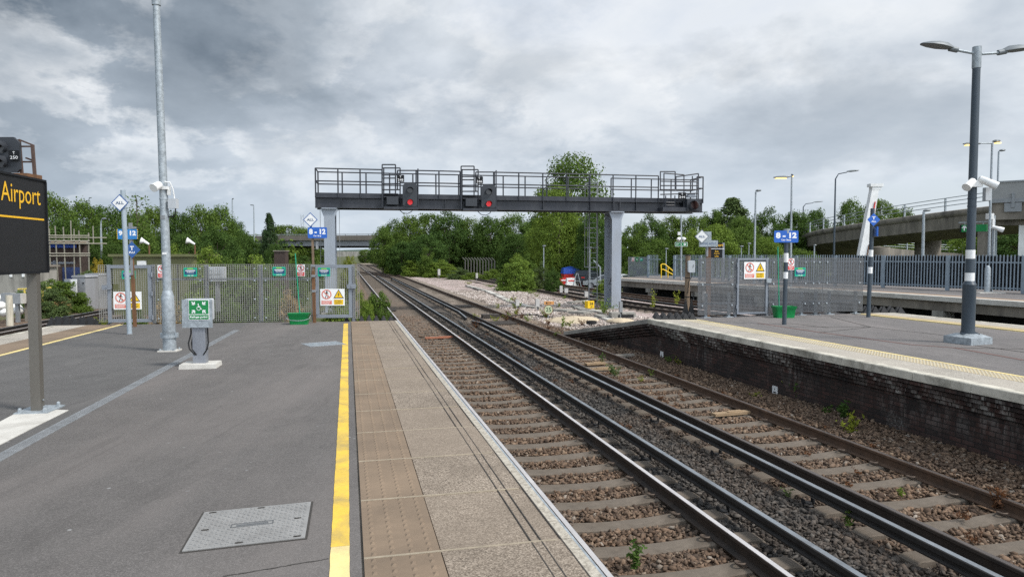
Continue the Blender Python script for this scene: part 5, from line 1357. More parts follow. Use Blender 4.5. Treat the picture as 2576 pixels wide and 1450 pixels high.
t, p, q = banded('sign_post', 'dark post with two white bands carrying the blue 8-12 sign on the island platform', (1972, 815.5), (1978.5, 580), .055, ((636, 659), (683.5, 700)))
c = aty(1977, 594.5, p.y - .07) - p; car_stop(t, c.x, c.z, 60.5 / F * p.y, 29.5 / F * p.y, -.07)
mb = MB(); mb.tube([q * .97, q * 1.02], [.08, .085], 14); part(t, 'top_cap', mb, M_GALV)
t, p, q = banded('sign_post', 'dark post with two white bands carrying a blue T ALL diamond', (2183.5, 797), (2194.5, 524), .058, ((628, 645), (671, 687)))
c = aty(2197, 552, p.y - .07) - p; diamond(t, c.x, c.z, .185, [('T', .24, .5, .5), ('ALL', -.28, .72, .26)], M_BLUE, M_BLUE, M_LET, y=-.07)
c = aty(2198, 582, p.y) - p; mb = MB(); mb.box((c.x + .02, -.08, c.z), (.04, .3, .27), -.25); part(t, 'side_sign', mb, M_BLUE)

# big banded lamp column on the island platform
p = on(2433, 862); t = thing('lamp_post', 'dark blue-grey lamp post with white bands, twin lamp heads and two white cameras', 'lamp post', p, 0)
q = aty(2457, 118, p.y); q = Vector((q.x - p.x, 0, q.z))
def qz(z): return q * (z / q.z)
def zq(py): return zpx(py, p.y)
S = p.y / F
mb = MB(); mb.box((0, 0, .07), (.60, .60, .14), .35); vs = []
mb.lathe([(.41, .14), (.22, .20), (.16, .2)], 4, cap=False); mb.v[8:] = [(x * math.cos(.35 + PI / 4) - y * math.sin(.35 + PI / 4), x * math.sin(.35 + PI / 4) + y * math.cos(.35 + PI / 4), z) for x, y, z in mb.v[8:]]
part(t, 'base_block', mb, M_GALV)
mb = MB(); mb.tube([qz(z) for z in (.15, zq(716), zq(715), zq(706))], [.122, .122, .126, .085], 20); part(t, 'lower_tube', mb, M_POSTB)
mb = MB(); mb.tube([qz(zq(838) - .05), qz(zq(838) + .05)], [.135, .135], 18)
for a in (-.14, .14): mb.cyl((qz(zq(838)).x + a, -.02, zq(838)), (qz(zq(838)).x + a, -.12, zq(838) - .02), .035, n=10)
part(t, 'hinge_collar', mb, M_POSTB)
mb = MB(); mb.tube([qz(zq(706)), qz(zq(172))], [.082, .072], 20); part(t, 'upper_tube', mb, M_POSTB)
mb = MB(); mb.tube([qz(zq(172)), qz(zq(170)), qz(q.z)], [.078, .082, .082], 18); part(t, 'top_sleeve', mb, M_GALV)
for y0, y1, r in ((628, 650, .086), (685.5, 706, .087)): mb = MB(); mb.tube([qz(zq(y1)), qz(zq(y0))], [r, r], 18); part(t, 'white_band', mb, M_SIGNW)
def lampheads(t, ends, k=1.0):
    for (x0, z0, x1, z1, xe, ze) in ends:
        s = 1 if x1 > x0 else -1
        mb = MB(); mb.cyl((x0, 0, z0), (x1, 0, z1), .028 * k, n=10); ar = part(t, 'lamp_arm', mb, M_GALV)
        mb = MB(); mb.cyl((x1 - s * .02, 0, z1), (x1 + s * .14 * k, 0, z1 + .03 * k), .055 * k, n=12)
        n = 10; vs = []; fs = []; Lh = abs(xe - x1)
        prof = [(.1, .05, .05), (.25, .10, .10), (.5, .15, .10), (.75, .14, .07), (.95, .08, .03), (1.0, .03, .01)]
        for f, wy, hz in prof:
            for j in range(n):
                a = 2 * PI * j / n; zz = math.sin(a); vs.append((x1 + s * Lh * f, wy * k * math.cos(a), z1 + (ze - z1) * f + .02 * k + (hz * zz if zz > 0 else hz * .3 * zz) * k))
        for i in range(len(prof) - 1):
            for j in range(n): fs.append((i * n + j, i * n + (j + 1) % n, (i + 1) * n + (j + 1) % n, (i + 1) * n + j))
        fs += [tuple(range(n)), tuple(range((len(prof) - 1) * n, len(prof) * n))]
        mb.add(vs, fs); part(t, 'lamp_head', mb, M_LAMPH, 50)
M_LAMPH = simple('lamp_head_grey', (0.15, 0.165, 0.175), .5, .2, var=.1)
def rel(px, py): c = aty(px, py, p.y) - p; return c.x, c.z
(x0, z0), (x1, z1), (xe, ze) = rel(2447, 134), rel(2405, 126), rel(2315, 113)
(u0, w0), (u1, w1), (ue, we) = rel(2468, 136), rel(2512, 133), rel(2603, 124)
lampheads(t, [(x0, z0, x1, z1, xe, ze), (u0, w0, u1, w1, ue, we)], 1.0)
for (xa, ya, xb, yb) in ((2438, 455, 2412, 474), (2452, 450, 2488, 470)):
    (ax, az), (bx, bz) = rel(xa, ya), rel(xb, yb); A_, B_ = Vector((ax, -.12, az)), Vector((bx, -.22, bz)); d = (B_ - A_).normalized()
    mb = MB(); mb.tube([A_, A_ + d * .02, B_ - d * .02, B_, B_], [.05, .065, .08, .084, .07], 18); part(t, 'camera', mb, M_PLASW, 50)
c = rel(2445, 463); mb = MB(); mb.box((c[0] + .02, -.1, c[1]), (.2, .08, .13)); part(t, 'camera_bracket', mb, M_PLASW)
c = rel(2476, 488); mb = MB(); mb.box((c[0] + .05, 0, c[1]), (.12, .1, .26)); part(t, 'equipment_box', mb, M_PLASG)
mb = MB()
for py in (500, 520): mb = MB(); mb.tube([qz(zq(py)), qz(zq(py) + .03)], [.083, .083], 18); part(t, 'strap', mb, M_POSTB)

# wooden pole with grey box, beyond the corner of the island platform
pz = on(1727, 792, -.25); t = thing('wooden_post', 'round weathered timber post with a grey speaker box, beside the grey fence', 'post', pz, 0)
q = aty(1730, 642, pz.y) - pz
mb = MB(); mb.tube([Vector((0, 0, -.6)), q * .5, q], [.088, .085, .082], 14); part(t, 'timber', mb, M_WOOD); mb = MB(); mb.tube([q, q + Vector((0, 0, .035))], [.1, .095], 14); part(t, 'cap', mb, M_RUBBER)
c = aty(1735.5, 669.5, pz.y) - pz; mb = MB(); mb.prism([(c.x + u, c.z + v) for u, v in rrect(.23, .40, .05)], -.22, -.07); bx_ = part(t, 'speaker_box', mb, M_PLASG, 30)
mb = MB()
for k in range(3): line(mb, c.x + .02, c.z - .04 + k * .035, c.x + .07, c.z + .0 + k * .03, .012, -.222)
part(bx_, 'emblem', mb, M_LETB)
mb = MB(); mb.tube([(c.x + .02, -.1, c.z - .2), (c.x + .03, -.1, c.z - .35), (c.x - .06, -.095, c.z - .5), (c.x - .09, -.09, c.z - .9)], .012, 7); part(t, 'cable', mb, M_CABLE)
for f in (.3, .62): mb = MB(); mb.tube([q * f, q * f + Vector((0, 0, .03))], [.092, .092], 12); part(t, 'strap', mb, M_CABLE)

# anti-trespass pyramids
def pyramids(label, pts, nx, ny, hx, hy, h, rz, seed):
    p = pts; t = thing('pyramid_mat', label, 'trespass mat', p, rz, 'black anti-trespass pyramid mats')
    r = random.Random(seed)
    mb = MB(); mb.box((0, 0, .01), (nx * hx, ny * hy, .02)); part(t, 'mat_base', mb, M_RUBBER)
    for i in range(nx):
        for j in range(ny):
            x, y = (i - nx / 2 + .5) * hx, (j - ny / 2 + .5) * hy; mb = MB(); hh = h * r.uniform(.85, 1.05); a, b = hx * .48, hy * .48; k = .13
            mb.add([(x - a, y - b, .02), (x + a, y - b, .02), (x + a, y + b, .02), (x - a, y + b, .02), (x - a * k, y - b * k, hh), (x + a * k, y - b * k, hh), (x + a * k, y + b * k, hh), (x - a * k, y + b * k, hh)], [(0, 1, 5, 4), (1, 2, 6, 5), (2, 3, 7, 6), (3, 0, 4, 7), (4, 5, 6, 7)])
            part(t, 'pyramid', mb, M_RUBBER, None)
c = on(1702, 803); pyramids('black rubber pyramid mat on the corner of the island platform, under the timber post', c + Vector((0, .35, 0)), 6, 3, .19, .23, .17, -.08, 1)
pyramids('black pyramid mat standing upright against the end of the grey fence', on(1742, 797) + Vector((0, .5, 0)), 2, 1, .17, .2, .48, 0, 2)
c = on(2236, 787, -.0); pyramids('black pyramid mat at the far corner of the island platform, beyond the grey fence', Vector((c.x, c.y + .4, -.03)), 5, 2, .24, .25, .23, -.2, 3)
c = on(980, 806); c2 = st(S_END + .35, TE - .75, -.1); pyramids('black pyramid mat beyond the end of the near platform edge, beside the leafy shrub', c2, 7, 2, .2, .24, .22, TH, 4)
c = on(197, 812, -.25); pyramids('black pyramid mat on the stones beyond the rusty track, left of the pale fence', Vector((c.x, c.y, -.35)), 7, 2, .24, .24, .3, 0, 5)
# ================================================================ vegetation
def m_leaf(name, c, hue=0.12, trans=0.35):
    m, t, b, co = material(name)
    r = t.new('ShaderNodeNewGeometry').outputs['Random Per Island']
    orr = t.new('ShaderNodeObjectInfo').outputs['Random']
    lo = (c[0] * .62, c[1] * .66, c[2] * .7); hi = (min(1, c[0] * 1.55), min(1, c[1] * 1.4), c[2] * 1.1)
    col = t.ramp(r, [(0.0, lo), (0.5, c), (1.0, hi)])
    n = t.noise(co, 0.45, 3, 0.6)
    col = t.mix(t.ramp(n, [(0.35, 0.0), (0.7, 0.55)]), col, (c[0] * 1.6, c[1] * 1.28, c[2] * .9))
    col = t.mix(t.math('MULTIPLY', orr, 0.28), col, (c[0] * 1.5, c[1] * 1.12, c[2] * .6))
    put(t, b, 'Base Color', col); b.inputs['Roughness'].default_value = 0.7; b.inputs['Specular IOR Level'].default_value = 0.15
    tr = t.new('ShaderNodeBsdfTranslucent'); t.l.new(col, tr.inputs[0])
    mx = t.new('ShaderNodeMixShader'); mx.inputs[0].default_value = trans; t.l.new(b.outputs[0], mx.inputs[1]); t.l.new(tr.outputs[0], mx.inputs[2])
    t.l.new(mx.outputs[0], t.n.get('Material Output').inputs[0]); return m
LEAF = {k: m_leaf('leaf_' + k, c) for k, c in dict(mid=(0.08, 0.14, 0.03), dark=(0.053, 0.104, 0.026), light=(0.125, 0.2, 0.038), lime=(0.18, 0.225, 0.035), conifer=(0.034, 0.066, 0.028), red=(0.115, 0.06, 0.035), grey=(0.085, 0.135, 0.055), straw=(0.30, 0.235, 0.13), yellow=(0.27, 0.235, 0.035)).items()}
M_BARK = simple('bark', (0.075, 0.058, 0.043), 0.9, var=.35, scale=4, streak=True, bump=.5)
def leaf_mesh(name, P, N, size, mat, rs, asp=0.6):
    n = len(P); A = rs.normal(size=(n, 3)); T = np.cross(N, A); T /= np.linalg.norm(T, axis=1)[:, None] + 1e-9; B = np.cross(N, T)
    s = size * rs.uniform(.6, 1.3, n)[:, None]
    V = np.stack([P - T * s * .5, P - B * s * asp * .5 + N * s * .08, P + T * s * .5, P + B * s * asp * .5 + N * s * .08], 1).reshape(-1, 3)
    me = bpy.data.meshes.new(name); me.vertices.add(4 * n); me.vertices.foreach_set('co', V.reshape(-1).astype(np.float32))
    me.loops.add(4 * n); me.loops.foreach_set('vertex_index', np.arange(4 * n, dtype=np.int32)); me.polygons.add(n); me.polygons.foreach_set('loop_start', np.arange(0, 4 * n, 4, dtype=np.int32))
    me.update(calc_edges=True); me.materials.append(mat); return me
def crown(seed, shape, mat, leaf, nc, per, name='crown'):
    """unit crown: about 1 wide and 1 tall, standing on z=0; leaf is in the same units"""
    rs = np.random.RandomState(seed); C = []; Rr = []
    lobes = rs.normal(size=(7, 3)); lobes /= np.linalg.norm(lobes, axis=1)[:, None]; amp = rs.uniform(-.16, .2, 7)
    while len(C) < nc:
        u = rs.uniform(-1, 1, 3); d = np.linalg.norm(u)
        if d > 1 or d < 1e-3: continue
        if shape == 'conifer':
            h = rs.uniform(0, 1) ** 1.25; w = (1 - h) ** .8 * .42 * (1 + .2 * math.sin(h * 40)) + .015; a = rs.uniform(0, 2 * PI); k = rs.uniform(.5, 1) ; C.append((w * k * math.cos(a), w * k * math.sin(a), h * .97)); Rr.append(.05 + .09 * (1 - h)); continue
        k = 1 + sum(a * max(0, np.dot(u / d, l)) ** 3 for a, l in zip(amp, lobes))
        rad = d ** .45 * k
        v = u / d * rad
        if shape == 'poplar': p = (v[0] * .40, v[1] * .40, .5 + v[2] * .47)
        elif shape == 'bush':
            sh = 1 + .22 * math.sin(9 * v[0] + seed) * math.sin(8 * v[1] + 2 * seed); p = (v[0] * .45, v[1] * .45, min(.97, abs(v[2]) ** 1.25 * .84 * sh + .02))
        elif shape == 'wall': p = (v[0] * .44, v[1] * .40, max(.03, .48 + v[2] * .46)) if v[2] > -.2 else (v[0] * .44 * 1.02, v[1] * .42, max(.02, .48 + v[2] * .5))
        else: p = (v[0] * .42, v[1] * .42, .56 + v[2] * .40)
        C.append(p); Rr.append(rs.uniform(.07, .135))
    C = np.array(C); Rr = np.array(Rr); idx = np.repeat(np.arange(nc), per); n = len(idx)
    o = rs.normal(size=(n, 3)); o /= np.linalg.norm(o, axis=1)[:, None]; o *= (rs.uniform(0, 1, n) ** .4)[:, None]
    P = C[idx] + o * Rr[idx][:, None] * np.array([1.1, 1.1, .75])
    P[:, 2] = np.maximum(P[:, 2], .005)
    N = o * .9 + rs.normal(size=(n, 3)) * .55 + np.array([0, 0, .55]); N /= np.linalg.norm(N, axis=1)[:, None]
    return leaf_mesh(name, P, N, leaf, mat, rs)
def trunk_mesh(seed, name='trunk'):
    r = random.Random(seed); mb = MB(); pts = [(0, 0, -.02), (.01, 0, .15), (r.uniform(-.02, .02), r.uniform(-.02, .02), .35), (r.uniform(-.04, .04), r.uniform(-.04, .04), .6), (r.uniform(-.05, .05), r.uniform(-.05, .05), .88)]
    mb.tube(pts, [.035, .028, .024, .016, .005], 8)
    for k in range(7):
        h = r.uniform(.25, .7); a = r.uniform(0, 2 * PI); l = r.uniform(.2, .36); b = Vector((0, 0, h)); e = b + Vector((l * math.cos(a), l * math.sin(a), l * r.uniform(.4, 1)))
        mb.tube([b, b.lerp(e, .5) + Vector((0, 0, -.02)), e], [.014, .009, .003], 6)
    return mb.mesh(name, M_BARK, 60)
TRK = [trunk_mesh(i) for i in range(4)]
CR = {}
def get_crown(shape, tone, v):
    key = (shape, tone, v % 3)
    if key not in CR:
        nc, per, leaf = dict(round=(180, 95, .031), wall=(200, 95, .030), poplar=(200, 90, .027), conifer=(240, 45, .032), bush=(150, 110, .038))[shape]
        CR[key] = crown(17 * (v % 3) + len(CR), shape, LEAF[tone], leaf, nc, per, 'foliage' if shape == 'bush' else 'crown')
    return CR[key]
GZ = -1.32
KW = dict(mid='mid green', dark='dark green', light='fresh light green', lime='yellow-green', conifer='dark conifer', grey='grey-green')
ntree = [0]
def tree(px, top, wpx, Y, tone, shape, label, name='tree', cat='tree', group='trees behind the station', zb=GZ):
    c = aty(px, top, Y); H = c.z - zb; Wd = wpx / F * Y; i = ntree[0]; ntree[0] += 1
    t = thing(name, label, cat, (c.x, Y, zb), random.uniform(0, 6.28), group)
    o = link('crown' if shape != 'bush' else 'foliage', get_crown(shape, tone, i), t); o.scale = (Wd * 1.08, Wd * 1.08, H * 1.02)
    k = link('trunk' if shape != 'bush' else 'stems', TRK[i % 4], t); k.scale = (min(Wd, H) * .9, min(Wd, H) * .9, H * .93)
    return t
# left wood
for a in ((20, 500, 140, 66, 'mid', 'wall', 'green tree hidden behind the black station sign'), (-120, 500, 150, 68, 'mid', 'wall', 'green tree at the outer end of the left wood'), (128, 483, 120, 62, 'mid', 'wall', 'mid green tree rising just past the black station sign'), (206, 502, 120, 68, 'mid', 'wall', 'rounded green tree behind the scaffolded brick hut'), (270, 512, 120, 74, 'dark', 'wall', 'dark green tree behind the curved grey street lamp'),
          (330, 524, 110, 66, 'mid', 'wall', 'green tree behind the pale pole with the ALL diamond'), (385, 518, 110, 70, 'mid', 'wall', 'green tree directly behind the galvanised lamp post'), (448, 528, 100, 64, 'dark', 'wall', 'dark green tree right beside the galvanised lamp post'),
          (505, 514, 120, 66, 'mid', 'wall', 'broad green tree with a domed top, tallest of the left wood'), (556, 516, 100, 68, 'mid', 'wall', 'green tree sloping down toward the slim street lamps'), (590, 552, 70, 70, 'dark', 'wall', 'dark tree under the slim street lamp at the end of the wood'),
          (610, 590, 90, 60, 'dark', 'wall', 'low dark tree between the slim street lamps'), (655, 602, 70, 62, 'dark', 'wall', 'low dark tree at the foot of the pointed conifer'),
          (725, 562, 120, 225, 'mid', 'wall', 'distant rounded tree above the road bridge, behind the conifer'), (770, 572, 90, 230, 'mid', 'wall', 'distant rounded tree just behind the white ALL diamond'), (690, 575, 90, 225, 'mid', 'wall', 'distant tree showing beside the pointed conifer'),
          (160, 545, 110, 54, 'dark', 'wall', 'darker tree right behind the scaffold poles'), (235, 580, 100, 55, 'dark', 'wall', 'dark low tree at the end of the scaffolding'), (350, 570, 110, 52, 'mid', 'wall', 'leafy tree between the pale pole and the galvanised post'),
          (470, 585, 120, 52, 'dark', 'wall', 'shaded tree above the olive container roof'), (545, 580, 120, 54, 'dark', 'wall', 'shaded tree in front of the domed tree'), (292, 600, 80, 50, 'dark', 'wall', 'low tree under the curved grey street lamp')):
    tree(*a[:6], a[6])
tree(677, 538, 95, 58, 'conifer', 'conifer', 'dark pointed conifer standing in front of the road bridge')
tree(690, 590, 90, 60, 'conifer', 'bush', 'dark bushy evergreen round the base of the conifer')
tree(688, 602, 60, 56, 'dark', 'wall', 'dark tree masking the left end of the road bridge')
# thin sapling
c = aty(345, 492, 52)
t = thing('sapling', 'thin bare-stemmed sapling rising above the wood beside the pale pole', 'tree', (c.x, 52, GZ), 0, 'trees behind the station')
mb = MB(); H = c.z - GZ; r = random.Random(4)
mb.tube([(0, 0, 0), (.1, 0, H * .4), (-.05, 0, H * .7), (-.1, 0, H)], [.1, .07, .04, .01], 6)
for k in range(9): h = H * r.uniform(.5, .95); a = r.uniform(0, 6.28); mb.tube([(0, 0, h), (.6 * math.cos(a), .6 * math.sin(a), h + .8)], [.025, .006], 5)
part(t, 'trunk', mb, M_BARK); rs = np.random.RandomState(5); P = np.array([(r.uniform(-.7, .7), r.uniform(-.7, .7), r.uniform(H * .55, H)) for _ in range(260)]); N = rs.normal(size=(260, 3)); N /= np.linalg.norm(N, axis=1)[:, None]
link('crown', leaf_mesh('crown', P, N, .2, LEAF['mid'], rs), t)
# wood right of the main line
for a in ((962, 570, 60, 100, 'mid', 'round', 'thin tree leaning out over the track at the end of the road bridge'), (992, 560, 80, 114, 'dark', 'wall', 'dark tree at the near side of the bridge opening'), (1030, 541, 100, 108, 'mid', 'wall', 'green tree with its top just under the first red signal'),
          (1085, 531, 110, 110, 'mid', 'wall', 'tall rounded green tree between the two red signals'), (1130, 536, 100, 108, 'dark', 'wall', 'dense green tree left of the second red signal'), (1180, 546, 100, 110, 'mid', 'wall', 'dense green tree below the second red signal'),
          (1232, 541, 100, 106, 'dark', 'wall', 'dark dense tree to the right of the second red signal'), (1290, 534, 110, 108, 'mid', 'wall', 'dense tree under the middle of the gantry girder'), (1340, 535, 90, 110, 'dark', 'wall', 'dark tree beside the tall poplar under the gantry'),
          (1438, 406, 205, 86, 'mid', 'poplar', 'tall poplar rising high above the gantry handrails'), (1405, 468, 140, 74, 'light', 'poplar', 'light green tree in front of the tall poplar, topping the girder'), (1385, 540, 130, 80, 'light', 'wall', 'feathery light green tree under the gantry, left of the ladder'),
          (1440, 560, 120, 76, 'light', 'wall', 'feathery light green tree nearest the gantry ladder'), (1490, 545, 90, 70, 'dark', 'wall', 'dark tree behind the access ladder'), (1010, 600, 90, 100, 'dark', 'wall', 'shaded tree low beside the track near the bridge'),
          (1070, 585, 110, 98, 'dark', 'wall', 'shaded tree below the tall rounded one'), (1150, 590, 120, 112, 'dark', 'wall', 'shaded tree above the cranked fence posts'), (1225, 590, 120, 111, 'dark', 'wall', 'shaded tree behind the row of cranked concrete posts'), (1300, 585, 100, 96, 'dark', 'wall', 'shaded tree behind the leafy round bush'),
          (1075, 618, 46, 92, 'mid', 'bush', 'light green rounded shrub against the dark trees')):
    tree(*a[:6], a[6])
for a in ((772, 622, 60, 235, 'mid', 'wall', 'small far tree under the bridge, left of the line'), (806, 626, 46, 250, 'dark', 'wall', 'small dark far tree under the bridge beside the gantry leg'), (918, 626, 40, 262, 'mid', 'wall', 'small far tree under the bridge, right of the line'), (946, 622, 46, 240, 'dark', 'wall', 'dark far tree under the right end of the bridge')):
    tree(*a[:6], a[6])
for a in ((1600, 556, 90, 78, 'mid', 'wall', 'green tree immediately right of the grey gantry leg'), (1640, 548, 90, 80, 'dark', 'wall', 'dark green tree behind the grey mesh gate'), (1690, 541, 100, 82, 'mid', 'wall', 'green tree behind the thin post with the small exit sign'),
          (1745, 538, 100, 80, 'mid', 'wall', 'green tree below the unlit signal'), (1796, 530, 80, 84, 'mid', 'round', 'green tree with a peaked top right of the gantry end'), (1844, 500, 230, 84, 'grey', 'conifer', 'pointed grey-green conifer above the other trees'),
          (1868, 540, 100, 80, 'mid', 'wall', 'green tree left of the tall slim lamp column'), (1928, 534, 100, 84, 'dark', 'wall', 'dark tree behind the tall slim lamp column'), (1992, 518, 110, 86, 'dark', 'wall', 'dark tree behind the blue 8-12 sign on the island platform'), (2050, 522, 90, 100, 'dark', 'wall', 'dark tree behind the end of the concrete ramp'),
          (1600, 640, 90, 66, 'mid', 'bush', 'leafy green shrub behind the mesh gate with three small signs'), (1655, 600, 110, 68, 'mid', 'wall', 'bushy tree above the yellow stair handrail'), (1740, 580, 110, 66, 'light', 'wall', 'light green maple behind the white ALL diamond'), (1800, 565, 120, 66, 'light', 'wall', 'light green maple behind the black direction board'),
          (1860, 572, 110, 68, 'mid', 'wall', 'bushy tree at the foot of the slim lamp columns'), (1930, 600, 100, 68, 'light', 'wall', 'light green bushy tree left of the concrete ramp'), (2010, 625, 110, 70, 'mid', 'wall', 'low leafy tree below the rounded end of the concrete ramp'),
          (2140, 500, 90, 125, 'mid', 'wall', 'tree showing above the ramp railing beside the white mast'), (2215, 496, 110, 125, 'mid', 'wall', 'tree with uneven top above the ramp railing'), (2270, 520, 80, 130, 'mid', 'wall', 'tree top just over the ramp railing'),
          (2270, 590, 160, 128, 'light', 'wall', 'light green tree seen under the ramp deck'), (2380, 585, 160, 128, 'dark', 'wall', 'dark green tree seen under the ramp beside its pillar'), (2480, 570, 160, 96, 'light', 'wall', 'light tree beyond the concrete pillar'), (2560, 570, 140, 90, 'dark', 'wall', 'dark tree behind the white pillar under the bridge'), (2680, 560, 170, 95, 'mid', 'wall', 'green tree beyond the approach bridge, outside the station'), (2850, 555, 190, 92, 'dark', 'wall', 'dark tree beyond the approach bridge, furthest along'), (3050, 560, 200, 95, 'mid', 'wall', 'broad tree far past the approach bridge')):
    tree(*a[:6], a[6])
# distant wood that reads as one mass
r = random.Random(21); P = []; N = []
rs = np.random.RandomState(9)
for k in range(270):
    x = -270 + 540 * k / 270 + r.uniform(-2, 2); y = 190 + r.uniform(-15, 25); 
    if -62 < x < -30: y += 160
    h = r.uniform(6, 9.5); w = r.uniform(4, 6.5); m = 130
    u = rs.normal(size=(m, 3)); u /= np.linalg.norm(u, axis=1)[:, None]
    q = np.array([x, y, h * .5 - 1.3]) + u * np.array([w, w * .6, h * .5]) * rs.uniform(.75, 1.05, (m, 1)); P.append(q); N.append(u + np.array([0, 0, .3]) + rs.normal(size=(m, 3)) * .3)
P = np.concatenate(P); N = np.concatenate(N); N /= np.linalg.norm(N, axis=1)[:, None]
o = link('woodland', leaf_mesh('woodland', P, N, 1.5, LEAF['mid'], rs)); o['kind'] = 'stuff'
# shrubs and bushes
G_B = 'bushes beside the tracks'
for a in ((1294, 650, 88, 57, 'light', 'bush', 'leafy round bush standing alone on the pale stones before the gantry leg'), (1322, 632, 52, 62, 'mid', 'bush', 'upright light shrub touching the lone round bush'), (1045, 650, 75, 96, 'light', 'bush', 'light shrub beside the track near the bridge opening'),
          (1098, 655, 70, 92, 'light', 'bush', 'green shrub with small white box in front of it'), (1130, 658, 60, 90, 'light', 'bush', 'low light shrub beside the cranked fence posts'), (1000, 642, 70, 108, 'light', 'bush', 'light shrub farthest along the track edge'), (1160, 674, 60, 86, 'grey', 'bush', 'low grey-green shrub below the cranked posts'), (1236, 672, 50, 82, 'light', 'bush', 'low shrub left of the lone round bush'), (1195, 684, 80, 84, 'light', 'bush', 'low shrub in front of the cranked fence posts'), (1308, 642, 64, 60, 'light', 'bush', 'loose light shrub behind the lone round bush'),
          (1393, 674, 46, 56, 'dark', 'bush', 'dark shrub left of the red and white barriers'), (1520, 700, 55, 50, 'light', 'bush', 'shrub growing round the foot of the ladder'), (1440, 690, 0.1, 55, 'light', 'bush', '') if False else (1362, 662, 46, 60, 'grey', 'bush', 'grey-green shrub behind the lone round bush'),
          (875, 648, 45, 45, 'lime', 'bush', 'yellow-green shrub at the foot of the left gantry leg'), (945, 715, 85, 24, 'mid', 'bush', 'leafy shrub growing against the right end of the pale fence'), (920, 740, 60, 22, 'light', 'bush', 'bright bramble at the end of the pale fence'), (930, 755, 60, 21, 'light', 'bush', 'low bramble above the black pyramids')):
    tree(*a[:6], a[6], 'bush', 'bush', G_B)
for a in ((520, 612, 110, 32, 'light', 'bush', 'big-leaved green shrub behind the middle of the pale fence'), (580, 622, 100, 30, 'mid', 'bush', 'green shrub behind the pale fence next to the dark conifer'), (635, 616, 110, 31, 'light', 'bush', 'big-leaved light shrub rising above the pale fence'), (680, 640, 70, 30, 'mid', 'bush', 'shrub beside the brown box above the pale fence'), (455, 622, 90, 44, 'light', 'bush', 'light shrub over the olive container'), (400, 640, 90, 40, 'mid', 'bush', 'shrub left of the galvanised post behind the container'),
          (735, 640, 70, 42, 'mid', 'bush', 'shrub behind the green broom handle'), (765, 628, 60, 70, 'dark', 'bush', 'dark shrub under the road bridge'), (790, 640, 60, 60, 'mid', 'bush', 'shrub below the 8-12 sign beside the gantry leg'), (150, 690, 130, 36, 'mid', 'bush', 'tall weeds and nettles left of the grey cabinets'), (125, 715, 100, 33, 'grey', 'bush', 'nettles right beside the dark sign post'), (225, 668, 70, 42, 'grey', 'bush', 'buddleia above the grey cabinets'), (65, 720, 90, 38, 'mid', 'bush', 'bush behind the junk pile'), (246, 648, 40, 48, 'yellow', 'bush', 'yellow-flowered broom bush left of the olive container')):
    tree(*a[:6], a[6], 'bush', 'bush', G_B)
# scrubby plants seen through the fence, on the ramp
for a in ((420, 740, 90, 20.5, 'straw', 'bush', 'dry straw-coloured weeds behind the pale fence beside the galvanised post'), (560, 735, 110, 20.5, 'mid', 'bush', 'green weeds behind the middle of the pale fence'), (660, 725, 110, 21, 'mid', 'bush', 'dense weeds behind the pale fence left of the broom'), (730, 735, 90, 21.5, 'straw', 'bush', 'dry weeds behind the pale fence near the bucket'), (850, 735, 90, 22, 'light', 'bush', 'weeds behind the gate beside the bucket'), (330, 745, 80, 20, 'mid', 'bush', 'weeds behind the gate on the rusty post side')):
    tree(*a[:6], a[6], 'weed_clump', 'weeds', 'weeds behind the pale fence')
# ================================================================ small weeds
def weed_mesh(seed, tone, h, w, nleaf, leaf):
    rs = np.random.RandomState(seed); ns = max(4, nleaf // 14); P = []; 
    for k in range(nleaf):
        s = k % ns; rr = np.random.RandomState(seed * 100 + s); a = rr.uniform(0, 6.28); l = rr.uniform(.2, 1) * w / 2; hh = rr.uniform(.5, 1) * h; f = rs.uniform(.1, 1)
        P.append((l * f * math.cos(a) + rs.normal() * leaf * .4, l * f * math.sin(a) + rs.normal() * leaf * .4, hh * f))
    P = np.array(P); N = rs.normal(size=(nleaf, 3)) + np.array([0, 0, .8]); N /= np.linalg.norm(N, axis=1)[:, None]
    return leaf_mesh('weed', P, N, leaf, LEAF[tone], rs, .45)
WD = {}
def weed(px, py, z, tone, h, w, label, n=None, leaf=None, name='weed_plant', group='weeds on the stones and platform edges'):
    h *= 1.5 if h < .3 else 1.0; n = n or int(80 * max(1, w / .3)); p = on(px, py, z); k = (tone, round(h, 2), round(w, 2))
    if k not in WD: WD[k] = weed_mesh(len(WD) + 3, tone, h, w, n, leaf or max(.035, min(.1, h * .2)))
    o = link(name, WD[k]); o.location = p; o.rotation_euler = (0, 0, random.uniform(0, 6)); tag(o, label, 'weed', group)
def D8(x, y): return (1416.6 + x * .19993, 740.3 + y * .19993)
def D2(x, y): return (1802.5 + x * .39965, 870.4 + y * .39965)
def DD4(x, y): return (1094.4 + x * .19993, 675.9 + y * .19993)
zb_ = ZB
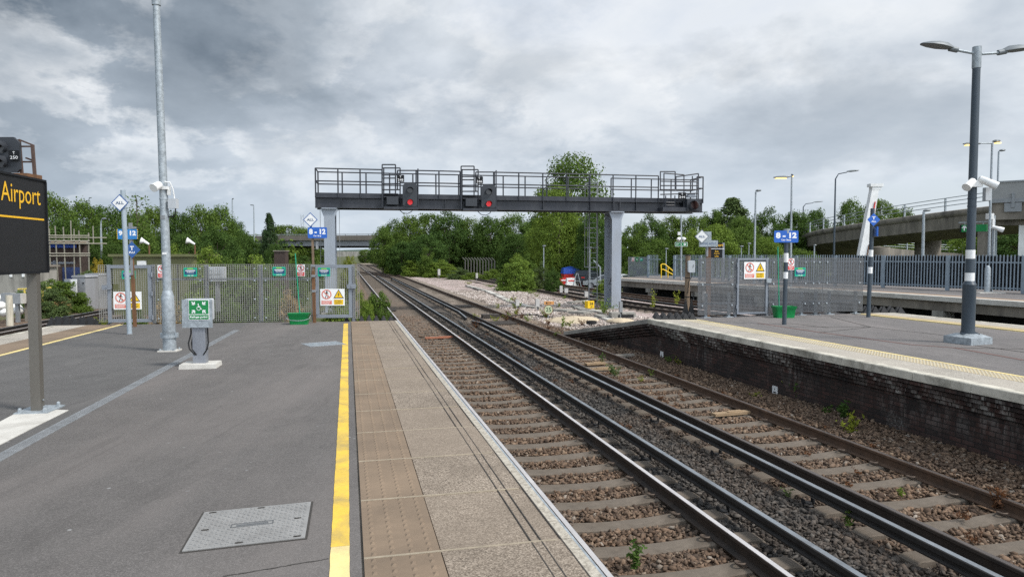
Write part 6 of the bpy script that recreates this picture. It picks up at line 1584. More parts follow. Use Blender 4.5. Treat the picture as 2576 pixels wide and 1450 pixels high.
W_ = [(*D8(490, 880), 'dark', .32, .22, 'upright thistle between the sleepers, tallest weed on the second track'), (*D8(650, 1030), 'grey', .2, .35, 'spindly grey weed clump in the second track'), (*D8(1120, 1040), 'mid', .14, .3, 'low green rosette against the rusty outer rail'), (*D8(1330, 880), 'mid', .2, .35, 'green weed at the foot of the brick wall near its white plate'), (*D8(1450, 900), 'lime', .2, .35, 'yellow-green moss cushion below the brick wall'),
      (*D8(880, 690), 'mid', .3, .3, 'green weed against the brick wall by the ramp corner'), (*D8(780, 1090), 'red', .12, .4, 'reddish stonecrop patch between the sleepers'), (*D8(980, 1090), 'lime', .1, .35, 'yellow-green stonecrop patch between the sleepers'), (*DD4(1540, 870), 'mid', .3, .25, 'green weed beside the outer rail near the ramp toe'), (*DD4(1280, 1290), 'red', .12, .4, 'rusty-leaved herb in the dark stones beside the cable'),
      (*DD4(2250, 1330), 'grey', .22, .4, 'thin grey weed beyond the yellow board'), (*DD4(1610, 730), 'light', .55, .3, 'tall pale green spike of weed at the ramp toe'), (*DD4(1400, 610), 'lime', .5, .7, 'yellow-green weeds round the 25 sign'), (*DD4(990, 500), 'light', .35, .3, 'light weed beside the small grey box on its own'), (*DD4(2130, 575), 'light', .9, 1.3, 'bright green weeds round the foot of the right gantry leg'), (*DD4(1620, 380), 'light', .3, .6, 'low weeds round the small grey lineside boxes'),
      (*DD4(1200, 310), 'light', .3, 1.6, 'low creeping plants in front of the lone bush'), (*DD4(700, 230), 'light', .3, 1.8, 'low creeping green mat on the pink stones'), (*DD4(420, 190), 'lime', .3, 1.6, 'low yellow-green mat on the pink stones'), (*DD4(1850, 710), 'red', .2, .7, 'reddish herbs along the ramp coping'), (*DD4(1430, 760), 'red', .15, .8, 'reddish herbs between the outer rail and ramp toe'), (*DD4(2190, 600), 'red', .3, .6, 'crimson-leaved plant beside the concrete box'),
      (*D2(240, 330), 'lime', .12, .4, 'mossy weed below the brick wall beside the rail'), (*D2(690, 440), 'dark', .22, .2, 'broad-leaved weed under the brick wall, smaller of two'), (*D2(800, 470), 'dark', .28, .22, 'broad-leaved weed under the brick wall, larger of two'), (*D2(850, 560), 'lime', .1, .3, 'mossy patch by the rusty rail'), (*D2(450, 950), 'grey', .1, .2, 'little grey-green weed beside the third rail'), (*D2(830, 1130), 'mid', .16, .14, 'little upright weed in the dark stones near the insulator'),
      (*D2(1770, 1040), 'red', .22, .25, 'rust-coloured weed against the outer rail'), (*D2(1160, 940), 'light', .08, .12, 'tiny bright green seedling between sleepers'), (*D2(1640, 1240), 'red', .1, .3, 'reddish herbs between the nearest sleepers of the second track'), (*D2(1560, 1090), 'red', .1, .3, 'reddish moss by the sleeper end'), (1600, 1432, 'dark', .3, .16, 'feathery green weed beside the nearest sleeper'), (1660, 1005, 'red', .12, .3, 'orange-tinged herb beside the third rail'), (1690, 1040, 'red', .12, .25, 'reddish herb beside the third rail'),
      (1985, 1000, 'lime', .28, .4, 'yellow-green weed below the wall, just past the nearer number plate'), (2010, 1010, 'dark', .26, .35, 'leafy weed below the wall between number plate and broad-leaved weeds'), (2120, 1050, 'dark', .34, .3, 'bushy green weed at the wall foot, nearest of the wall weeds'), (2140, 1090, 'lime', .28, .4, 'yellow-green cushion beside the outer rail opposite the wall weeds'),
      (262, 818, 'lime', .3, .5, 'yellow-green weed tuft at the left end of the pale fence'), (1890, 958, 'mid', .15, .2, 'small green weed at the wall foot')]
for x, y, tone, h, w, lab in W_: weed(x, y, ZB if y > 700 and x > 300 else -0.3 if x < 300 else ZB, tone, h, w, lab)
c = on(1650, 785, -1.0)
for (x, y, h, w, lab) in ((1640, 776, 1.3, 1.2, 'straggly yellow-green shrub before the timber post'), (1700, 770, 1.0, .9, 'small straggly shrub left of the timber post')):
    weed(x, y, -1.1, 'lime', h, w, lab, 90, .13)
r = random.Random(8)
for k in range(26): weed(r.choice([1330, 1420, 1500, 1290, 1250]) + r.uniform(-60, 60), r.uniform(738, 830), -1.15, r.choice(['lime', 'red', 'light']), .22, .5, 'low weed tuft on the pale stones around the lineside boxes')
for k in range(60):
    s, t_ = r.uniform(7, 30), r.choice([r.uniform(4.5, 5.1), r.uniform(5.9, 7.1), r.uniform(7.5, 8.4)]); p = st(s, t_, ZB)
    o = link('weed_plant', weed_mesh(3, 'red', .09, .3, 60, .035) if ('s', 0) not in WD else WD[('s', 0)]); WD[('s', 0)] = o.data; o.location = p; tag(o, 'tiny reddish herb among the track stones', 'weed', 'tiny herbs among the track stones')
rs = np.random.RandomState(2)
# dry grass along the far-left bank (uncountable)
P = []
for k in range(1500):
    b = aty(r.uniform(110, 175), 700, r.uniform(34, 40)); P.append((b.x, b.y, -1.2 + r.uniform(0, .8)))
P = np.array(P); N = rs.normal(size=(len(P), 3)) * np.array([1, 1, .15]); N /= np.linalg.norm(N, axis=1)[:, None]
o = link('dry_grass', leaf_mesh('dry_grass', P, N, .25, LEAF['straw'], rs, .12)); o['kind'] = 'stuff'
# ================================================================ bridges and buildings
br = thing('road_bridge', 'flat concrete road bridge crossing the railway in the distance beside the conifer', 'bridge')
Yb = 200.0
bl, brr = aty(560, 600, Yb + 4), aty(1060, 600, Yb - 8)
PBR = Plane(bl, math.atan2(brr.y - bl.y, brr.x - bl.x)); br.location = PBR.p; br.rotation_euler = (0, 0, PBR.rz)
LB = (brr - bl).xy.length
def bz(py): return PBR.loc(830, py)[1]
mb = MB(); mb.box((LB / 2, 5, (bz(592) + bz(604)) / 2), (LB, 11, bz(592) - bz(604))); part(br, 'parapet', mb, simple('bridge_parapet', (.135, .118, .1), .9, var=.2, scale=.4, streak=True))
mb = MB(); mb.box((LB / 2, 5.4, (bz(604) + bz(618)) / 2), (LB, 9.5, bz(604) - bz(618))); part(br, 'deck_beam', mb, simple('bridge_beam', (.2, .21, .23), .7, var=.15, scale=.4))
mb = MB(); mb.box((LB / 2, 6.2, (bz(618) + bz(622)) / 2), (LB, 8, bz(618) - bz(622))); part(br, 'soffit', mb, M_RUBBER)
mb = MB()
for zz in (bz(590), bz(588.5)): mb.box((LB / 2, -.3, zz), (LB, .12, .1))
for k in range(int(LB / 3.4)): mb.box((1 + k * 3.4, -.3, (bz(588.5) + bz(594)) / 2), (.14, .14, bz(588) - bz(594)))
part(br, 'railing', mb, M_GALVD)
for px in (955, 640): x = PBR.loc(px, 640)[0]; mb = MB(); mb.box((x, 5.5, (bz(620) - 1.4) / 2), (1.2, 8, bz(620) + 1.4)); part(br, 'pier', mb, M_CONCD)
# far concrete footbridge seen through the opening
c0, c1 = aty(800, 640, 330), aty(935, 640, 330)
fb = thing('far_bridge', 'small pale concrete bridge far down the line, framed by the road bridge', 'bridge', (c0.x, 330, 0))
W = c1.x - c0.x; z0, z1 = aty(860, 645, 330).z, aty(860, 632, 330).z
mb = MB(); mb.box((W / 2, 0, (z0 + z1) / 2), (W, 3, z1 - z0)); part(fb, 'parapet', mb, M_CONC)
for f in (.55, .9): mb = MB(); mb.box((W * f, .2, (z0 - 1.3) / 2), (1.4, 2, z0 + 1.3)); part(fb, 'pier', mb, M_CONCD)

# ---------------------------------------------------------------- curved concrete ramp on the right
rp = thing('curved_ramp', 'curving weathered concrete road ramp with steel railings on the right', 'ramp')
RPT = [(44, 46, 6.35), (40.8, 53, 6.0), (38.2, 60, 5.65), (36.2, 67, 5.25), (34.9, 74, 4.85), (34.7, 81, 4.5), (36.4, 88, 4.1), (40.2, 94.5, 3.6), (46.5, 99, 3.1), (54, 101, 2.6), (62, 102, 2.15), (71, 102, 1.75), (80, 101, 1.4)]
P = [Vector((x, y, z)) for x, y, z in RPT]; Q = []
for i in range(len(P) - 1):
    p0, p1, p2, p3 = P[max(i - 1, 0)], P[i], P[i + 1], P[min(i + 2, len(P) - 1)]
    for k in range(5):
        u = k / 5; Q.append(0.5 * ((2 * p1) + (p2 - p0) * u + (2 * p0 - 5 * p1 + 4 * p2 - p3) * u * u + (3 * p1 - p0 - 3 * p2 + p3) * u ** 3))
Q.append(P[-1])
def band_prof(prof, mat, name, sm=40):
    mb = MB(); mb.sweep(prof, Q); part(rp, name, mb, mat, sm)
band_prof([(0.0, -.55), (-.12, -.42), (-.16, -.25), (-.10, -.06), (.05, 0), (.45, 0), (.45, -.55)], M_CONCD, 'edge_kerb')
band_prof([(.06, -.56), (.45, -.56), (7.0, -.30), (7.0, -1.6), (2.6, -2.3), (.14, -1.6)], M_CONCD, 'deck')
mb = MB()
for h in (.45, .8, 1.12): mb.tube([q + Vector((0, 0, h)) for q in Q], .035, 5)
part(rp, 'railing', mb, M_GALV, 50)
acc = 0; last = Q[0]; 
for q in Q:
    acc += (q - last).length; last = q
    if acc > 3.4:
        acc = 0; mb = MB(); mb.box((q.x + .1, q.y, q.z + .56), (.13, .13, 1.14)); part(rp, 'railing_post', mb, M_GALV, None)
for (x, y, ztop) in ((41.5, 70, 3.7), (44, 84, 2.7), (46.5, 55, 4.4)):
    mb = MB(); mb.cyl((x, y, -1.4), (x, y, ztop), 1.15, n=24); part(rp, 'pillar', mb, M_CONCD)
# approach bridge at the right edge
ab = thing('approach_bridge', 'concrete approach bridge with steel framed parapet panels above the palisade fence', 'bridge')
A_, B_ = aty(2486, 540, 45), aty(2900, 540, 40)
PA = Plane(A_, math.atan2(B_.y - A_.y, B_.x - A_.x)); ab.location = PA.p; ab.rotation_euler = (0, 0, PA.rz)
LA_ = (B_ - A_).xy.length
def az(py): return PA.loc(2520, py)[1]
mb = MB(); mb.box((LA_ / 2, 2.6, (az(508) + az(552)) / 2), (LA_, 5, az(508) - az(552))); part(ab, 'beam', mb, M_CONCD)
mb = MB(); mb.box((LA_ / 2, 2.6, (az(552) + az(566)) / 2), (LA_, 3.6, az(552) - az(566) - .02)); part(ab, 'soffit', mb, M_CONCD)
mb = MB(); mb.box((LA_ / 2, .0, az(505)), (LA_, .16, .22)); part(ab, 'steel_ledge', mb, M_GALVD)
M_PANEL = simple('parapet_panel', (.25, .25, .245), .6, var=.1, scale=2)
for k in range(5):
    x = .05 + k * 2.05; mb = MB(); mb.box((x + 1.03, .02, (az(459) + az(503)) / 2), (1.9, .04, az(459) - az(503))); part(ab, 'parapet_panel', mb, M_PANEL)
    mb = MB(); mb.box((x, -.02, (az(455) + az(506)) / 2), (.14, .12, az(455) - az(506))); part(ab, 'parapet_post', mb, M_GALVD)
mb = MB(); mb.box((LA_ / 2, -.02, az(457)), (LA_, .1, .09)); part(ab, 'top_rail', mb, M_GALVD)
mb = MB(); mb.box((PA.loc(2547, 530)[0], -.03, az(522)), (.9, .05, .55)); mb.box((PA.loc(2547, 530)[0], -.06, az(505)), (.16, .1, .9)); part(ab, 'steel_plate', mb, M_GALVD)
x = PA.loc(2468, 600)[0]; mb = MB(); mb.box((x, 2.6, (az(566) - 1.3) / 2), (.85, 1.4, az(566) + 1.3)); part(ab, 'pillar', mb, M_CONCD)
x = PA.loc(2567, 600)[0]; mb = MB(); mb.box((x, 1.0, (az(566) - 1.3) / 2), (.35, .35, az(566) + 1.3)); part(ab, 'white_pillar', mb, M_WHITE)
# leaning white mast
m0, m1 = aty(2166, 640, 46), aty(2199, 470, 46)
ms = thing('white_mast', 'leaning white mast with a flat T-shaped head, behind the T ALL post', 'mast', (m0.x, 46, -1.3))
q0 = Vector((-.4, 0, 0)); q1 = Vector((m1.x - m0.x, 0, m1.z + 1.3)); 
mb = MB(); d = (q1 - q0)
vs = []
for f, w in ((0, .34), (1, .22)):
    c = q0 + d * f
    for sx, sy in ((-1, -1), (1, -1), (1, 1), (-1, 1)): vs.append((c.x + sx * w, c.y + sy * .2, c.z))
mb.add(vs, [(3, 2, 1, 0), (4, 5, 6, 7), (0, 1, 5, 4), (1, 2, 6, 5), (2, 3, 7, 6), (3, 0, 4, 7)]); st_ = part(ms, 'shaft', mb, M_WHITE)
mb = MB(); mb.box((q1.x + .05, 0, q1.z + .1), (.84, .5, .2)); mb.box((q1.x + .05, 0, q1.z - .1), (.6, .42, .2)); part(ms, 'head', mb, M_WHITE)
for f0, f1, o in ((.72, .87, .10), (.36, .5, .2)):
    mb = MB(); a, b = q0 + d * f0, q0 + d * f1; mb.bar(a + Vector((o, -.24, 0)), b + Vector((o, -.24, 0)), .07, .05); part(st_, 'slot', mb, M_RUST if f0 < .5 else M_RED)

# ---------------------------------------------------------------- palisade fence on the far platform
M_PALI = simple('palisade_steel', (0.25, 0.30, 0.345), .5, .3, var=.15, scale=3)
def palisade(label, P, h=1.75, gap=.155, post_every=2.75, shade_back=False):
    t = thing('palisade_fence', label, 'fence', P[0], 0, 'steel palisade fences')
    for i in range(len(P) - 1):
        a, b = P[i] - P[0], P[i + 1] - P[0]; L = (b - a).length; d = (b - a) / L; n = Vector((d.y, -d.x, 0)); rz = math.atan2(d.y, d.x)
        nb_ = max(1, round(L / post_every))
        for k in range(nb_):
            s0, s1 = L * k / nb_, L * (k + 1) / nb_; mb = MB(); m = int((s1 - s0) / gap)
            for j in range(m):
                q = a + d * (s0 + gap * (j + .5)); mb.box((q.x + n.x * .05, q.y + n.y * .05, .08 + h / 2), (.062, .022, h - .08), rz, .8)
            pn = part(t, 'pale_panel', mb, M_PALI, None)
            mb = MB(); q = a + d * ((s0 + s1) / 2)
            for zz in (.22, h - .32): mb.box((q.x, q.y, zz), (s1 - s0 - .02, .045, .07), rz)
            part(pn, 'rail', mb, M_PALI)
            q = a + d * s0; mb = MB(); mb.box((q.x + n.x * .02, q.y + n.y * .02, h / 2), (.17, .12, h), rz); part(t, 'post', mb, M_PALI)
            if shade_back:
                mb = MB(); q = a + d * ((s0 + s1) / 2) - n * .1; mb.box((q.x, q.y, h * .53), (s1 - s0, .02, h * .93), rz); part(t, 'shade_sheet', mb, M_BLACKP)  # near-black sheet stands in for the under-bridge shade behind the pales
    return t
pal = [on(1696, 700), on(2100, 718), on(2221, 722.8), on(2574, 738), on(2900, 753)]
palisade('long blue-grey palisade fence with dark sheets for the shade behind it along the far concrete platform', pal[1:], shade_back=True)
palisade('grey palisade fence panel row behind the grey mesh fence of the island platform', pal[:2])
palisade('short palisade fence beside the yellow stair handrail and mesh gate', [on(1630, 696.5), on(1660, 697.5)])
a, b = on(1581, 694.5), on(1628, 696); PG = Plane(a, math.atan2(b.y - a.y, b.x - a.x))
t = thing('mesh_gate', 'dark mesh gate carrying three small signs at the end of the far platform', 'gate', PG.p, PG.rz)
x1 = PG.loc(1628, 680)[0]; zt = PG.loc(1600, 646)[1]
mb = MB(); grating(mb, 0, x1, .05, zt, .06, .022); part(t, 'mesh_infill', mb, M_FRAME, None)
mb = MB()
for x in (0, x1): mb.box((x, 0, zt / 2), (.08, .08, zt))
part(t, 'frame', mb, M_GALVD)
for px, mat, lab in ((1593, M_SIGNW, 'tiny white and red sign on the dark mesh gate'), (1603, M_GREEN, 'tiny green sign in the middle of the dark mesh gate'), (1614, M_TEAL, 'tiny teal sign on the dark mesh gate')):
    x, z = PG.loc(px, 652); t = thing('small_sign', lab, 'sign', PG.at(x, z, -.06), PG.rz, 'three small signs on the mesh gate')
    plate(t, .27, .32 if px < 1610 else .22, mat)
    mb = MB()
    if px < 1600: ring(mb, 0, .05, YF, .07, .1); line(mb, -.1, -.1, .1, -.1, .06, YF)
    elif px < 1610: line(mb, -.09, .09, .09, -.09, .03, YF); line(mb, -.09, -.09, .09, .09, .03, YF)
    else: line(mb, -.09, .03, .09, .03, .05, YF)
    part(t, 'marking', mb, M_RED if px < 1600 else M_SIGNW)
# stairs with yellow handrail
a = on(1662, 699); t = thing('stair_handrail', 'yellow tubular handrail sloping down from the far platform', 'handrail', a)
def rr_(px, py): q = aty(px, py, a.y + .5) - a; return q
mb = MB(); mb.tube([rr_(1663, 678), rr_(1662, 665), rr_(1666, 663.5), rr_(1672, 664), rr_(1697, 685)], .045, 8); mb.tube([rr_(1663, 678), rr_(1668, 677), rr_(1696, 692)], .045, 8); part(t, 'rail', mb, M_SYEL, 50)
mb = MB(); 
for px, py in ((1663, 665), (1680, 671)): q = rr_(px, py); mb.cyl((q.x, q.y, -.5), q, .035, n=8)
part(t, 'post', mb, M_SYEL)
# ---------------------------------------------------------------- lamp columns in the background
def lampcol(px0, py0, px1, py1, Y, label, arm=None, r=.07, lit=False, band=False, mat=None, zb=-1.3):
    p = aty(px0, py0, Y); q = aty(px1, py1, Y)
    t = thing('lamp_column', label, 'lamp column', (p.x, Y, zb), 0, 'lamp columns in the background')
    mb = MB(); mb.tube([Vector((0, 0, 0)), Vector(((q.x - p.x) * .5, 0, (q.z - zb) * .5)), Vector((q.x - p.x, 0, q.z - zb))], [r * 1.2, r, r * .75], 10); part(t, 'pole', mb, mat or M_GALV)
    for (ax, ay, hx, hy) in arm or ():
        e = aty(ax, ay, Y) - Vector((p.x, Y, zb)); h = aty(hx, hy, Y) - Vector((p.x, Y, zb)); top = Vector((q.x - p.x, 0, q.z - zb))
        if (e - top).length > .05:
            s0 = top - Vector((0, 0, min(.9, (top - e).length * .4))) if py1 - ay > 2 else top
            mb = MB(); mb.tube([top, Vector((top.x + (e.x - top.x) * .25, 0, e.z - (e.z - top.z) * .25)), e], [r * .7, r * .55, r * .5], 8); ar = part(t, 'arm', mb, mat or M_GALV)
        mb = MB(); mb.tube([e, e.lerp(h, .3), e.lerp(h, .8), h], [.06, .13, .11, .04], 10); mb.v = [(x, y, h.z + (z - h.z) * .6) for x, y, z in mb.v]; hd = part(t, 'lamp_head', mb, M_LAMPH)
        if lit:
            a_, b_ = e.lerp(h, .25), e.lerp(h, .9); mb = MB(); mb.box(((a_.x + b_.x) / 2, -.05, min(a_.z, b_.z) - .075), (abs(b_.x - a_.x), .2, .05)); part(hd, 'lit_lens', mb, M_LAMPY)
    return t
M_LAMPY = m_glow('warm_lamp_glow', (1.0, .72, .3), .8)
lampcol(1989, 640, 1991, 446, 40, 'tall lamp column with two lit heads behind the blue 8-12 sign', [(1986, 443, 1945, 446), (1991, 441, 1994, 440)], .06, True, zb=0)
lampcol(1897, 640, 1900.5, 482, 44, 'tall slim lamp column with one flat head, left of the blue 8-12 sign', [(1900.5, 481, 1914, 478)], .065, zb=-1)
lampcol(2097, 640, 2101, 450, 54, 'dark curved-neck street lamp rising over the concrete ramp', [(2130, 433, 2160, 428)], .07, mat=M_POSTB)
lampcol(2017, 640, 2020, 520, 96, 'smaller curved-neck street lamp at the end of the concrete ramp', [(2045, 510, 2070, 506)], .09, mat=M_POSTB)
lampcol(2487, 640, 2495, 360, 34, 'lamp column with two lit yellowish heads, behind the banded lamp post', [(2465, 360, 2422, 362), (2497, 357, 2515, 354)], .06, True, zb=0)
lampcol(2508, 500, 2511.5, 382, 46, 'lamp column with one flat head above the approach bridge', [(2513, 380, 2528, 377)], .07)
lampcol(2321, 640, 2323, 532, 44, 'plain grey column standing before the ramp, with a small flat head', [(2322, 531, 2340, 528)], .1, zb=-1)
lampcol(2047, 640, 2048, 617, 60, 'short lamp column at the foot of the concrete ramp', [(2046, 617, 2053, 616)], .07)
lampcol(1713, 700, 1713, 540, 49, 'slim post on the far platform with a small camera and exit sign', None, .065, zb=0)
for px, top, Y in ((1367, 618, 60), (1483, 622, 62), (1675, 625, 64), (1864, 619, 62), (1883, 612, 62)):
    lampcol(px, 680, px + .3, top, Y, 'short pale bollard-height lamp post in the car park by the ' + {1367: 'feathery tree', 1483: 'access ladder', 1675: 'stair handrail', 1864: 'black direction board', 1883: 'slim lamp column'}[px], [(px - 3, top + .5, px + 6, top)] , .05)
for px, top, Y, ex, lab in ((584, 500, 90, (588, 499), 'very tall thin street lamp above the left wood'), (638, 516, 100, (629, 515), 'tall thin street lamp left of the pointed conifer'), (224, 497, 110, (231, 497), 'distant street lamp over the left wood')):
    lampcol(px + 1, 600, px, top, Y, lab, [(px, top, *ex)], .09)
lampcol(254, 610, 254, 575, 50, 'curved grey street lamp before the left wood', [(256, 552, 268, 549), ] , .08)
for px, py, Y, lab in ((369, 612, 40, 'rusty post with white cone floodlight left of the galvanised post'), (484, 612, 40, 'rusty post with white cone floodlight behind the olive container')):
    p = aty(px + 6, py + 4, Y); t = thing('floodlight', lab, 'floodlight', (p.x, Y, -1.2), 0, 'white floodlights on rusty posts')
    mb = MB(); mb.cyl((0, 0, 0), (0, 0, p.z + 1.2), .045, n=8); part(t, 'post', mb, M_RUST); mb = MB(); mb.tube([(.0, 0, p.z + 1.25), (-.25, -.05, p.z + 1.4), (-.42, -.1, p.z + 1.45)], [.05, .1, .2], 12); part(t, 'reflector', mb, M_WHITE, 50)
# small exit sign and cameras on the slim post
p = aty(1713, 614, 48.8); t = thing('exit_sign', 'small green running-man exit sign with white border on the slim far post', 'exit sign', p, -.1)
plate(t, .86, .30, M_SIGNW); mb = MB(); mb.box((0, -.007, 0), (.80, .004, .24)); part(t, 'green_panel', mb, M_GREEN)
mb = MB(); line(mb, .14, 0, .30, 0, .05, -.011); line(mb, .22, .08, .32, 0, .05, -.011); line(mb, .22, -.08, .32, 0, .05, -.011); walker(mb, 0, 0, .18, -.011); put_text(mb, 'EXIT', -.24, 0, -.011, w=.22, h=.09); part(t, 'lettering', mb, M_LET)
t = thing('camera_cluster', 'white dome cameras high on the slim far post above the exit sign', 'camera', aty(1713, 602, 48.8))
for sx in (-.16, .16): mb = MB(); mb.tube([(sx * .4, 0, .12), (sx, -.05, .06), (sx * 1.5, -.1, -.03)], [.06, .12, .13], 12); part(t, 'camera', mb, M_PLASW, 50)
mb = MB(); mb.box((-.15, 0, .42), (.2, .15, .22)); part(t, 'box', mb, M_PLASW)
# hanging green sign by the banded lamp post
a = aty(2416, 572, 35.5); b = aty(2482, 575, 34.5); PH = Plane(a, math.atan2(b.y - a.y, b.x - a.x)); w = (b - a).xy.length
t = thing('hanging_sign', 'green hanging direction sign with a white arrow behind the banded lamp post', 'sign', PH.p, PH.rz); zc = PH.loc(2450, 573.5)[1]; h = 17.5 / F * 35
mb = MB(); mb.box((w / 2, 0, zc), (w, .14, h)); part(t, 'panel', mb, M_GREEN); mb = MB(); mb.box((.03, -.001, zc), (.08, .145, h + .01)); part(t, 'end_cap', mb, M_BLACKP)
mb = MB(); line(mb, .2, zc - h * .32, .2, zc + h * .3, .05, -.075); line(mb, .2, zc + h * .34, .1, zc + h * .05, .05, -.076); line(mb, .2, zc + h * .34, .3, zc + h * .05, .05, -.076); line(mb, .36, zc - h * .3, .36, zc + h * .3, .04, -.075); part(t, 'arrow', mb, M_LET)
mb = MB(); mb.box((w / 2 + .05, 0, zc + h * .5 + .13), (w + .3, .06, .05)); mb.box((w * .15, 0, zc + h * .5 + .06), (.03, .03, .14)); mb.box((w * .85, 0, zc + h * .5 + .06), (.03, .03, .14)); mb.box((w + .25, .1, zc / 2 + .3), (.1, .1, zc + .6)); part(t, 'hanger', mb, M_GALV)
pc = PH.at(w + .25, zc, -.1); t = thing('camera', 'white tubular camera beside the green hanging sign', 'camera', pc); mb = MB(); mb.tube([(0, 0, .05), (.3, -.15, -.08), (.42, -.2, -.13), (.42, -.2, -.13)], [.06, .12, .13, .1], 14); part(t, 'housing', mb, M_PLASW, 50)
mb = MB(); mb.box((-.1, .02, .55), (.28, .2, .28)); mb.box((.05, .0, .2), (.1, .1, .5)); part(t, 'control_box', mb, M_PLASW)
# galvanised stub column by the palisade
p = on(2482, 736); t = thing('bollard_column', 'thick galvanised column base with pointed top on the far platform', 'column', p); ztop = aty(2482, 667, p.y).z; zn = aty(2482, 674, p.y).z
mb = MB(); mb.lathe([(.13, 0), (.125, zn), (.05, ztop)], 16); part(t, 'body', mb, M_GALV); mb = MB(); mb.box((0, 0, .02), (1.2, .8, .04)); part(t, 'base', mb, M_CONCL)
# black direction board on the far platform, ALL diamond with aspect plate
c = aty(1798, 629, 47); t = thing('direction_board', 'black platform direction board with yellow lettering, seen over the grey mesh fence', 'direction board', (c.x, 47, 0), .0)
w = 45 / F * 47; h = 38 / F * 47; mb = MB(); mb.box((0, 0, c.z), (w, .12, h)); bo = part(t, 'board', mb, M_BLACKP)
mb = MB(); mb.box((0, -.065, c.z + h * .1), (w, .01, .035)); part(bo, 'rule', mb, M_LET)
mb = MB(); put_text(mb, 'Airport', .12, c.z + h * .32, -.066, w=w * .7, h=h * .26)
for i, s in enumerate(('Exit', 'Airport', 'Lifts')): put_text(mb, s, .1, c.z - h * (.06 + .16 * i), -.066, h=h * .11)
part(bo, 'lettering', mb, M_LETY)
for sx in (-1, 1): mb = MB(); mb.box((sx * w * .46, .0, c.z / 2), (.14, .13, c.z + h)); part(t, 'post', mb, M_FRAME)
p = aty(1783, 640, 25); t = thing('sign_post', 'brown post with white ALL diamond and faded signal aspect plate behind the grey fence', 'sign post', (p.x, 25, -1.2), 0, 'train stopping sign posts')
def rz_(px, py): q = aty(px, py, 24.95); return q.x - p.x, q.z + 1.2
x, z = rz_(1783, 610); mb = MB(); mb.box((x, 0, z / 2), (.15, .1, z)); part(t, 'post', mb, M_RUST)
x, z = rz_(1763.5, 594.5); diamond(t, x, z, 17.5 / F * 25, [('ALL', 0, 1.0, .34)], M_SIGNW, M_FRAME, M_LETG, y=-.12)
x, z = rz_(1776, 594); mb = MB(); mb.box((x, -.05, z), (25 / F * 25, .04, 24 / F * 25)); part(t, 'back_plate', mb, M_GALV)
x, z = rz_(1781, 612); mb = MB(); mb.box((x, -.08, z), (47 / F * 25, .04, 16 / F * 25)); sp = part(t, 'aspect_plate', mb, M_GALV); mb = MB(); put_text(mb, 'SIGNAL ASPECT', x, z, -.102, w=38 / F * 25, h=.085); part(sp, 'lettering', mb, M_LETG)
x, z = rz_(1779, 620); mb = MB(); mb.box((x, -.03, z), (.06, .05, .7)); part(t, 'bracket', mb, M_GALVD)
# lattice mast far off
c = aty(760, 540, 260); t = thing('lattice_mast', 'distant lattice radio mast above the road bridge', 'mast', (c.x, 260, -1)); H = c.z + 1; mb = MB()
for sx in (-.5, .5): mb.bar((sx, 0, 0), (sx, 0, H), .09)
n = 14
for k in range(n): s = 1 if k % 2 else -1; mb.bar((-.5 * s, 0, H * k / n), (.5 * s, 0, H * (k + 1) / n), .07)
part(t, 'frame', mb, M_GALVD)
